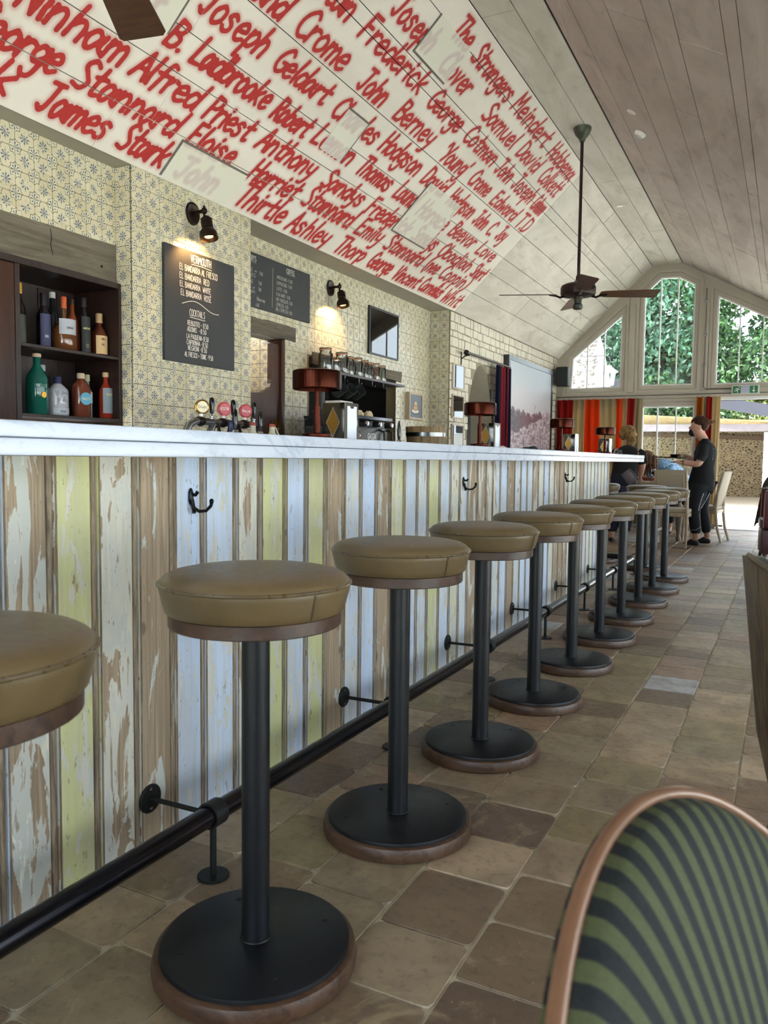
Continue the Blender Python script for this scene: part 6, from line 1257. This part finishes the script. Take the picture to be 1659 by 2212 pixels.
m = MB(); m.tube([L_(q)[:3] for q in ((-.875, 9.985, .64), (-.895, 9.982, .58), (-.915, 9.982, .50), (-.925, 9.984, .43))], .0055, 6); m.tube([L_(q)[:3] for q in ((-.90, 9.99, .24), (-.94, 9.965, .205), (-1.0, 9.985, .20))], .0035, 6); m.tube([L_(q)[:3] for q in ((-.82, 10.10, .64), (-.85, 10.03, .56), (-.90, 9.99, .46))], .0045, 6); m.tube([L_(q)[:3] for q in ((-.915, 9.985, .40), (-.895, 9.985, .25), (-.885, 9.985, .16))], .0035, 6); m.build('white_stitching', plain('a7a9ad', .7), wt)
for c_ in (an, af): x, y = c_[0], c_[1]; skin('shoe', Lc([[(x+.055, y, .035, .040, .034), (x-.02, y, .05, .048, .042), (x-.09, y, .038, .045, .032), (x-.15, y, .03, .034, .024)], [(x-.02, y, .05, .048, .042), (x+.01, y, .10, .048)]]), plain('101012', .6), wt, 2)
hx, hz = -.975-OX, 1.435
m = MB(); lumpy(m, (hx+.016, 0, hz+.026), .104, (1.02, .88, .97), 2, .05)
keep = [f for f in m.f if not (sum(m.v[i][0] for i in f)/len(f) < hx-.045 and sum(m.v[i][2] for i in f)/len(f) < hz+.05) and not (sum(m.v[i][2] for i in f)/len(f) < hz-.045 and sum(m.v[i][0] for i in f)/len(f) < hx+.03)]
m.f = keep; m.mi = [0]*len(keep); hr = m.build('hair', H_brown, wt); m = MB(); lumpy(m, (hx+.118, 0, hz+.045), .040, (1.2, .9, .85), 5, .2, 18); m.tube([(hx+.15, 0, hz+.05), (hx+.175, .01, hz+.06), (hx+.185, .0, hz+.04)], [.012, .008, .002], 6); m.build('bun', mat_hair('bun_hair', '38231a', '8a5a3c'), hr)
m = MB(); m.sphere((hx-.062, 0, hz-.075), .058, 18, sc=(.86, .95, .9)); m.build('face_mask', plain('101013', .8), wt); m = MB(); m.tube([(hx-.05, -.055, hz-.055), (hx+.0, -.084, hz-.035), (hx+.024, -.086, hz-.012)], .0018, 5); m.build('mask_strap', M_black, wt)
m = MB(); m.sphere((hx+.020, -.088, hz-.02), .024, 14, sc=(.75, .35, 1.2)); m.sphere((hx+.020, .088, hz-.02), .024, 14, sc=(.75, .35, 1.2)); m.build('ears', S_skin, wt)
m = MB(); m.sphere((hx-.080, -.036, hz-.006), .009, 12); m.sphere((hx-.080, .036, hz-.006), .009, 12); m.build('eyes', plain('2b211d', .3), wt); m = MB(); m.sphere((hx-.096, 0, hz-.022), .014, 12, sc=(1.1, .8, 1.4)); m.build('nose', S_skin, wt)
m = MB(); T = Matrix.Translation(L_((-.800, 10.075, 1.10))) @ Matrix.Rotation(math.radians(-52), 4, 'Z')
for k in range(4): m.tube([tuple(T @ Vector((.024*math.cos(a), -.008, .055-.036*k+.013*math.sin(a)))) for a in (0, 1, 2, 3, 4, 5, 6.2)], .0035, 5)
m.build('back_emblem', M_emb, wt)
m = MB(); m.tube([tuple(Vector(L_((-1.115, 9.995, 1.0)))+Vector((0, .031*math.cos(a), .029*math.sin(a)))) for a in [k*2*PI/12 for k in range(12)]], .005, 6, closed=True); m.build('wrist_band', M_black, wt)
r_ = thing('serving_tray', 'round black serving tray held level by the waiter', 'tray', (-1.255, 10.10, 1.052)); m = MB(); m.lathe([(0, 0), (.17, 0), (.19, .010), (.193, .010), (.174, -.004), (0, -.004)], 44, Matrix.Rotation(math.radians(2), 4, 'Y')); m.build('tray', M_black, r_)
r_ = thing('small_bowl', 'small dark blue bowl on the waiter\'s tray', 'bowl', (-1.225, 10.04, 1.057)); m = MB(); m.lathe([(0, 0), (.034, 0), (.046, .034), (.052, .036), (.052, .039), (.043, .037), (.032, .006), (0, .006)], 28); m.build('bowl', plain('161a22', .25), r_)
r_ = thing('small_cup', 'small cream cup on the waiter\'s tray behind the bowl', 'cup', (-1.14, 10.14, 1.060)); m = MB(); m.lathe([(0, 0), (.02, 0), (.03, .045), (.028, .045), (.018, .005), (0, .005)], 20); m.build('cup', plain('d9cfa8', .4), r_)
# --- second waiter from behind, leaning to the table
w2 = thing('person', 'blond waiter seen from behind in black shirt and dark jeans, leaning to the laid table', 'person', (-1.80, 9.95, 0))
OX, OY = -1.80, 9.95
pel = (-1.79, 9.93, .78, .135, .11); wa = (-1.79, 10.0, .92, .12, .095); ch = (-1.785, 10.10, 1.07, .145, .10); nb = (-1.79, 10.17, 1.17, .06, .055); nk = (-1.795, 10.20, 1.215, .045, .043); hd = (-1.805, 10.235, 1.28, .08, .085); ht = (-1.81, 10.25, 1.35, .095, .1); hc = (-1.81, 10.245, 1.395, .06, .065)
sr, sl = (-1.635, 10.11, 1.125, .055), (-1.935, 10.11, 1.125, .055); er, el = (-1.605, 10.14, .96, .046), (-1.97, 10.2, .97, .046); wr, wl_ = (-1.66, 10.30, .80, .030, .026), (-1.94, 10.40, .85, .030, .026)
body = [[pel, wa, ch, nb, nk, hd, ht, hc], [ch, sr, er, wr], [ch, sl, el, wl_], [pel, (-1.72, 9.93, .74, .088), (-1.735, 9.96, .42, .058), (-1.76, 9.93, .085, .035), (-1.755, 10.04, .035, .03, .024)], [pel, (-1.86, 9.93, .74, .088), (-1.89, 9.95, .42, .058), (-1.915, 9.92, .085, .035), (-1.92, 10.03, .035, .03, .024)]]
fingers(body, wr[:3], (-.1, 1, -.3), (1, 0, 0), (0, 0, 1), .07, .4); fingers(body, wl_[:3], (.2, 1, -.4), (-1, 0, 0), (0, 0, 1), .07, .4)
skin('body', Lc(body), S_skin, w2, 2)
m = MB(); loft(m, [L_(q) for q in ((-1.79, 9.945, .84, .150, .120), (-1.79, 9.97, .90, .145, .118), (-1.79, 10.02, .98, .150, .120), (-1.787, 10.075, 1.06, .165, .122, 0, -.1), (-1.785, 10.12, 1.12, .165, .112, 0, -.15), (-1.787, 10.155, 1.165, .115, .085, 0, -.2), (-1.79, 10.18, 1.195, .062, .058, 0, -.2))])
m.tube([L_(q) for q in ((-1.66, 10.11, 1.12), (-1.625, 10.11, 1.09), (-1.608, 10.12, 1.03), (-1.600, 10.135, .99))], [.058, .070, .068, .064], 16); m.tube([L_(q) for q in ((-1.91, 10.11, 1.12), (-1.945, 10.12, 1.09), (-1.965, 10.15, 1.02))], [.058, .070, .066], 16)
m.build('shirt', M_blk, w2, True, 1.2)
skin('trousers', Lc([[(-1.79, 9.93, .82, .155, .135), (-1.72, 9.93, .70, .125), (-1.735, 9.955, .45, .095), (-1.755, 9.93, .22, .085), (-1.76, 9.93, .13, .078)], [(-1.79, 9.93, .82, .155, .135), (-1.86, 9.93, .70, .125), (-1.885, 9.945, .45, .095), (-1.91, 9.92, .22, .085), (-1.915, 9.92, .13, .078)]]), plain('171c30', .85, var=.3, scale=20), w2, 2)
m = MB(); loft(m, [L_(q) for q in ((-1.79, 9.935, .70, .152, .125), (-1.79, 9.94, .80, .156, .130), (-1.79, 9.95, .86, .146, .118))]); m.build('trouser_seat', plain('171c30', .85, var=.3, scale=20), w2)
for x in (-1.76, -1.915): skin('shoe', Lc([[(x, 9.87, .035, .036, .032), (x, 9.93, .045, .044, .04), (x, 10.01, .034, .04, .028), (x, 10.06, .028, .03, .022)], [(x, 9.93, .045, .044, .04), (x, 9.915, .085, .044)]]), plain('15161a', .6), w2, 2)
m = MB(); lumpy(m, (-.01, .285, 1.355), .106, (.95, 1.0, .98), 4, .08); lumpy(m, (.045, .20, 1.305), .060, (1.1, .8, 1.2), 6, .15, 20); lumpy(m, (.035, .205, 1.235), .04, (1, .8, 1.3), 8, .2, 16); m.build('hair', H_blond, w2)
m = MB(); lumpy(m, (.075, .185, 1.335), .038, (1.1, .9, 1.1), 9, .22, 18); m.tube([(.07, .18, 1.30), (.105, .17, 1.26), (.10, .17, 1.22), (.085, .18, 1.20)], [.016, .014, .010, .003], 7); m.build('hair_bun', mat_hair('pale_hair', '6e5230', 'c4a068'), w2)
m = MB(); T = Matrix.Translation((-.055, .022, 1.075)) @ Matrix.Rotation(math.radians(-30), 4, 'X')
for pts in ([(-.03, .045), (-.028, .0), (0, -.045), (.028, .0), (.03, .045), (-.03, .045)], [(-.014, .02), (0, -.02), (.014, .02)], [(-.03, .075), (-.015, .06), (0, .075), (.015, .06), (.03, .075)]): m.tube([tuple(T @ Vector((a*.9, -.012, b*.9))) for a, b in pts], .004, 5)
m.build('back_emblem', M_emb, w2)
r_ = thing('menu_folder', 'clear and brown menu folder tucked at the blond waiter\'s back', 'menu', (-1.695, 9.775, .815), 0); m = MB(); m.box(-.060, .060, -.006, .006, -.085, .085, Matrix.Rotation(math.radians(-40), 4, 'Y'), bev=.003); m.build('cover', plain('5e5458', .25), r_); m = MB(); m.box(.061, .074, -.008, .008, -.088, .088, Matrix.Rotation(math.radians(-40), 4, 'Y'), bev=.003); m.build('spine', plain('1c1820', .3), r_)
# --- seated woman bent over the table
sw = thing('person', 'seated woman in blue patterned shirt bent over the table, long brown hair hanging down', 'person', (-1.40, 11.8, 0))
OX, OY = -1.40, 11.8
pel = (-1.30, 12.0, .50, .13, .11); wa = (-1.36, 11.88, .68, .12, .10); ch = (-1.50, 11.66, .87, .135, .10); nb = (-1.62, 11.52, .965, .06, .055); nk = (-1.67, 11.46, 1.0, .05); hd = (-1.74, 11.39, 1.02, .08, .085); ht = (-1.78, 11.33, 1.035, .09, .095)
body = [[pel, wa, ch, nb, nk, hd, ht], [ch, (-1.62, 11.70, .91, .05), (-1.80, 11.52, .80, .042), (-1.84, 11.36, .79, .028, .024)], [ch, (-1.44, 11.55, .91, .05), (-1.46, 11.42, .82, .042), (-1.58, 11.32, .79, .028, .024)], [pel, (-1.40, 11.95, .49, .08), (-1.44, 11.58, .46, .056), (-1.44, 11.56, .09, .034), (-1.44, 11.46, .035, .03, .024)], [pel, (-1.23, 11.93, .49, .08), (-1.24, 11.57, .46, .056), (-1.24, 11.56, .09, .034), (-1.24, 11.46, .035, .03, .024)]]
fingers(body, (-1.84, 11.36, .79), (-.1, -1, 0), (1, 0, 0), (0, 0, 1), .065, .3); fingers(body, (-1.58, 11.32, .79), (-.6, -.8, 0), (.8, -.6, 0), (0, 0, 1), .065, .3)
skin('body', Lc(body), S_skin, sw, 2)
t = NT('blue_patterned_cotton'); v_ = t.vor(t.obj(), 34); t.base(t.mix(t.step(v_, .34, .24), lin('6f9cc4'), lin('d5e2ea')), .85); M_blue = t.m
m = MB(); m.tube([L_(q) for q in ((-1.27, 12.04, .50), (-1.31, 11.97, .60), (-1.37, 11.86, .71), (-1.44, 11.75, .81), (-1.52, 11.64, .895), (-1.59, 11.56, .95), (-1.64, 11.50, .985))], [.155, .160, .160, .165, .160, .115, .065], 22, flat=1.0)
m.tube([L_(q) for q in ((-1.60, 11.70, .90), (-1.70, 11.62, .87), (-1.78, 11.54, .82))], [.072, .070, .062], 16); m.tube([L_(q) for q in ((-1.45, 11.58, .91), (-1.45, 11.50, .88), (-1.46, 11.43, .84))], [.075, .072, .062], 16); m.build('shirt', M_blue, sw, True, 1.2)
skin('trousers', Lc([[(-1.30, 12.0, .50, .15, .13), (-1.40, 11.95, .49, .105), (-1.44, 11.58, .46, .078), (-1.44, 11.56, .14, .06)], [(-1.30, 12.0, .50, .15, .13), (-1.23, 11.93, .49, .105), (-1.24, 11.57, .46, .078), (-1.24, 11.56, .14, .06)]]), M_denim, sw, 2)
m = MB(); rnd = random.Random(12); lumpy(m, L_((-1.755, 11.36, 1.06)), .108, (1.1, 1.1, .92), 7, .05)
for k in range(34):
    a = k/34; x0, y0 = -1.62-.24*a, 11.31+.07*math.sin(k*2.1); p0 = Vector((x0, y0, 1.09+.02*math.sin(k)-.05*abs(a-.5))); m.tube([L_(tuple(q)) for q in (p0, p0+Vector((-.01+.05*(.5-a), -.03, -.08)), p0+Vector((-.02+.09*(.5-a), -.05, -.17)), p0+Vector((-.03+.14*(.5-a), -.05, -.25+rnd.uniform(-.03, .03))))], [.018, .022, .018, .006], 6)
m.build('hair', H_long, sw)
for x in (-1.44, -1.24): skin('shoe', Lc([[(x, 11.60, .035, .034, .03), (x, 11.55, .042, .04, .036), (x, 11.46, .032, .036, .026)], [(x, 11.55, .042, .04, .036), (x, 11.57, .085, .040)]]), plain('15161a', .6), sw, 2)

# ================================================================ OUTSIDE
t = NT('pale_paving'); p = t.pos(); t.base(t.mix(t.noise(p, 1.5, 5), lin('dbd8d0'), lin('ccc8be')), .9); M_pave = t.m
m = MB(); m.box(-40, 40, 12.96, 60, -.12, -.03); m.box(XR+.12, 40, -30, 12.96, -.12, -.03); m.box(-40, XR+.12, -30, -3.62, -.12, -.03); m.box(-40, -5.6, -3.62, 12.96, -.12, -.03); setting('ground', None, m.mesh('ground', M_pave, False))
tag(MB().box(-8, 8, 17.9, 18.6, -.029, .01).build('grass_strip', plain('8f9a45', .95, var=.4, scale=20), None, False), 'thin strip of yellow-green grass across the sunny yard', 'grass')
t = NT('flint_wall'); p = t.pos(); d = t.new('ShaderNodeTexVoronoi', feature='DISTANCE_TO_EDGE'); t.l.new(t.mapv(p, (1, 1, 1.35)), d.inputs['Vector']); d.inputs['Scale'].default_value = 11; v_ = t.vor(t.mapv(p, (1, 1, 1.35)), 11, out='Color')
hs_ = t.new('ShaderNodeSeparateColor'); t.l.new(v_, hs_.inputs[0]); st_ = t.ramp(hs_.outputs[0], [(0, '3a302a'), (.35, '6b5c4d'), (.6, '8b7b64'), (1, '4b433e')]); k_ = t.step(d.outputs[0], .10, .20); t.base(t.mix(k_, lin('a39677'), st_), .85); t.bump(k_, .8, .03); M_flint = t.m
fb = thing('flint_shelter', 'open-fronted flint shelter with slate fascia beyond the yard', 'building')
m = MB(); m.box(-8, .55, 26.5, 26.9, -.03, 2.3); m.build('flint_wall', M_flint, fb, False)
m = MB(); m.add([(-8, 20, 2.95), (.6, 20, 1.60), (.6, 26.6, 1.75), (-8, 26.6, 2.35)]+[(-8, 20, 2.99), (.6, 20, 1.64), (.6, 26.6, 1.79), (-8, 26.6, 2.39)], [(0, 1, 2, 3), (7, 6, 5, 4), (0, 4, 5, 1), (1, 5, 6, 2), (2, 6, 7, 3), (3, 7, 4, 0)])
m.v = [(-8, 20, 2.40), (1.2, 20, 1.82), (1.2, 26.6, 1.95), (-8, 26.6, 2.20), (-8, 20, 2.44), (1.2, 20, 1.86), (1.2, 26.6, 1.99), (-8, 26.6, 2.24)]; m.build('soffit', mat_wood('soffit_boards', '7d6c4e', 'a8946c', .8, .4, 1), fb, False)
def slant(name, za, zb, y0, y1, mat, x0=-8, x1=1.2):
    zA, zB = za; zC, zD = zb; m = MB(); m.add([(x0, y0, zA), (x1, y0, zB), (x1, y0, zD), (x0, y0, zC), (x0, y1, zA), (x1, y1, zB), (x1, y1, zD), (x0, y1, zC)], [(0, 1, 2, 3), (7, 6, 5, 4), (0, 4, 5, 1), (1, 5, 6, 2), (2, 6, 7, 3), (3, 7, 4, 0)]); return m.build(name, mat, fb, False)
slant('slate_fascia', (3.55, 1.72), (3.85, 1.98), 19.8, 19.95, plain('1d202a', .85, var=.2, scale=6)); slant('white_beam', (1.76, 1.72), (1.93, 1.88), 19.96, 20.2, plain('5d565b', .8, var=.4, scale=5)); slant('dark_purlin', (1.95, 1.62), (2.05, 1.74), 26.2, 26.45, plain('5d4b3c', .8))
for x in (-5.9, -3.4): m = MB(); m.box(x-.08, x+.08, 20.0, 20.16, 0, 1.75); m.build('oak_post', plain('756a58', .8), fb, False)
r_ = thing('white_outbuilding', 'bright white rendered outbuilding at the right side of the yard', 'building'); m = MB(); m.box(-.52, 3.5, 19.96, 26.3, -.03, 1.70); m.build('wall', plain('d9d6d6', .9, var=.12, scale=3), r_, False)
r_ = thing('stone_cottage', 'bright white flint cottage gable seen through the left gable window', 'building', (0, 0, 0)); m = MB(); m.prism([(-9, 0), (-3.20, 0), (-3.27, 2.6), (-3.44, 3.35), (-3.75, 4.3), (-5.6, 6.2), (-9, 6.2)], 1, 16.0, 16.4); m.build('gable_wall', plain('a29e97', .9, var=.1), r_, False)
rnd = random.Random(31); m = MB()
for k in range(420): x, z = rnd.uniform(-4.6, -3.48), rnd.uniform(2.0, 4.0); m.sphere((x, 16.0, z), rnd.uniform(.012, .040), 6, sc=(1.2, .5, .8))
m.build('flints', plain('4f4842', .8), r_, True, kind='stuff')
r_ = thing('yard_lantern', 'white lantern hanging from a scrolled iron bracket on the cottage', 'lantern', (-3.02, 15.0, 0)); m = MB(); m.tube([(-.75, .999, 2.955), (-.75, 0, 2.955), (-.05, 0, 2.955)], .010, 8)
sp_ = lambda cx, cz, r0, t0, t1, n=26: [(cx+(r0*(1-.8*k/n))*math.cos(t0+(t1-t0)*k/n), 0, cz+(r0*(1-.8*k/n))*math.sin(t0+(t1-t0)*k/n)) for k in range(n+1)]
m.tube(sp_(-.30, 2.84, .10, 2.6, -7.0), .008, 6); m.tube(sp_(-.52, 2.66, .10, -.4, -9.6+2), .008, 6); m.tube([(-.40, 0, 2.88), (-.44, 0, 2.76), (-.42, 0, 2.66)], .008, 6); m.tube([(-.05, 0, 2.955), (.0, 0, 2.92), (.02, 0, 2.84), (0, 0, 2.78)], .008, 6); m.build('bracket', plain('353338', .5), r_)
m = MB(); m.lathe([(0, 2.78), (.03, 2.77), (.06, 2.73), (.16, 2.655), (.17, 2.645), (0, 2.64)], 8); m.build('roof', plain('6f6b66', .6), r_); m = MB(); m.lathe([(.115, 2.64), (.08, 2.40), (0, 2.39)], 6); m.build('glass', M_clear, r_)
for k in range(6): a = PI/3*k; m = MB(); m.tube([(.115*math.cos(a), .115*math.sin(a), 2.64), (.08*math.cos(a), .08*math.sin(a), 2.40)], .007, 5); m.build('rib', plain('8d99a3', .5), r_)
# trees
def mat_leaf(n, a, b, c_):
    t = NT(n); p = t.pos(); col = t.mix(t.step(t.noise(p, .9, 4), .35, .65), lin(a), lin(b)); col = t.mix(t.step(t.noise(p, 5, 2), .5, .7), col, lin(c_)); t.base(col, .6, spec=.3)
    tl = t.new('ShaderNodeBsdfTranslucent'); t.l.new(col, tl.inputs[0]); mx = t.new('ShaderNodeMixShader'); mx.inputs[0].default_value = .3; t.l.new(t.b.outputs[0], mx.inputs[1]); t.l.new(tl.outputs[0], mx.inputs[2]); t.l.new(mx.outputs[0], t.out.inputs[0]); return t.m
LEAF = [mat_leaf('leaf_green', '20391f', '35552f', '587748'), mat_leaf('leaf_bluegreen', '20382b', '345843', '5a7c64'), mat_leaf('leaf_yellow', '3f4c20', '5c662c', '777e3c')]
def tree(lab, x, y, h, blobs, n, ls, mat, seed):
    r_ = thing('garden_tree', lab, 'tree', (x, y, -.03)); rn_ = np.random.RandomState(seed)
    m = MB(); m.tube([(0, 0, 0), (.05, 0, h*.3), (-.05, .1, h*.6), (0, 0, h*.8)], [h*.03, h*.022, h*.014, h*.006], 10)
    for k in range(6): a = k*1.05; m.tube([(0, 0, h*(.3+.06*k)), (h*.12*math.cos(a), h*.12*math.sin(a), h*(.42+.06*k)), (h*.24*math.cos(a), h*.2*math.sin(a), h*(.52+.06*k))], [h*.012, h*.008, h*.003], 6)
    m.build('trunk', plain('4f4438', .9), r_)
    V = []; F = []; W_ = np.array([b[3]**2 for b in blobs]); W_ = W_/W_.sum()
    for b, w_ in zip(blobs, W_):
        k = int(n*w_); d_ = rn_.normal(size=(k, 3)); d_ /= np.linalg.norm(d_, axis=1)[:, None]; rr = b[3]*(.55+.5*rn_.rand(k))**.8; rr *= 1+.25*np.sin(d_[:, 0]*5+seed)*np.sin(d_[:, 2]*6); c_ = np.array(b[:3])+d_*rr[:, None]
        a = rn_.normal(size=(k, 3)); a /= np.linalg.norm(a, axis=1)[:, None]; bb = np.cross(a, rn_.normal(size=(k, 3))); bb /= np.linalg.norm(bb, axis=1)[:, None]; s_ = ls*(.6+.8*rn_.rand(k))[:, None]
        q = np.stack([c_-a*s_, c_+bb*s_*.45, c_+a*s_, c_-bb*s_*.45], 1); V.append(q.reshape(-1, 3))
    V = np.concatenate(V); N = len(V)//4; me = bpy.data.meshes.new('foliage'); me.vertices.add(len(V)); me.vertices.foreach_set('co', V.astype(np.float32).ravel()); me.loops.add(4*N); me.loops.foreach_set('vertex_index', np.arange(4*N, dtype=np.int32)); me.polygons.add(N); me.polygons.foreach_set('loop_start', np.arange(0, 4*N, 4, dtype=np.int32)); me.update(calc_edges=True); me.materials.append(mat)
    link('foliage', me, r_, kind='stuff'); return r_
tree('large leafy tree filling the middle gable window', -7.6, 31, 11, [(0, 0, 6.2, 3.4), (2.4, -1, 5.0, 2.6), (-2.2, 0, 4.6, 2.8), (1.2, 0, 8.2, 2.4), (3.2, 0, 3.2, 2.0), (-1, 0, 9.3, 2.0)], 30000, .12, LEAF[1], 1)
tree('green tree behind the left gable window', -12.8, 33, 10, [(0, 0, 6, 3.4), (2.2, -1, 4.4, 2.6), (-2.4, 0, 5, 2.8), (1.2, 0, 8.0, 2.2)], 16000, .12, LEAF[0], 2)
tree('tree with open branches across the right gable window', -3.0, 32, 10, [(-.8, 0, 6.6, 2.3), (.4, 0, 8.0, 1.6), (-1.4, 0, 4.2, 2.0), (2.6, 0, 6.2, 1.1), (1.7, 0, 8.3, 1.3), (.2, -1, 4.3, 1.7), (2.0, -1, 4.3, 1.5), (3.6, -1, 4.1, 1.4)], 24000, .12, LEAF[0], 3)
tree('low light green shrubs above the shelter roof, left', -4.2, 29, 4.5, [(-2, 0, 2.5, 1.3), (0, 0, 2.6, 1.4), (1.6, 0, 2.3, 1.2)], 11000, .09, LEAF[0], 4)
tree('low yellow-green shrub above the shelter roof, right', .2, 29.5, 4.2, [(-1, 0, 2.4, 1.3), (1.0, 0, 2.6, 1.3), (2.8, 0, 2.4, 1.3)], 11000, .09, LEAF[2], 5)
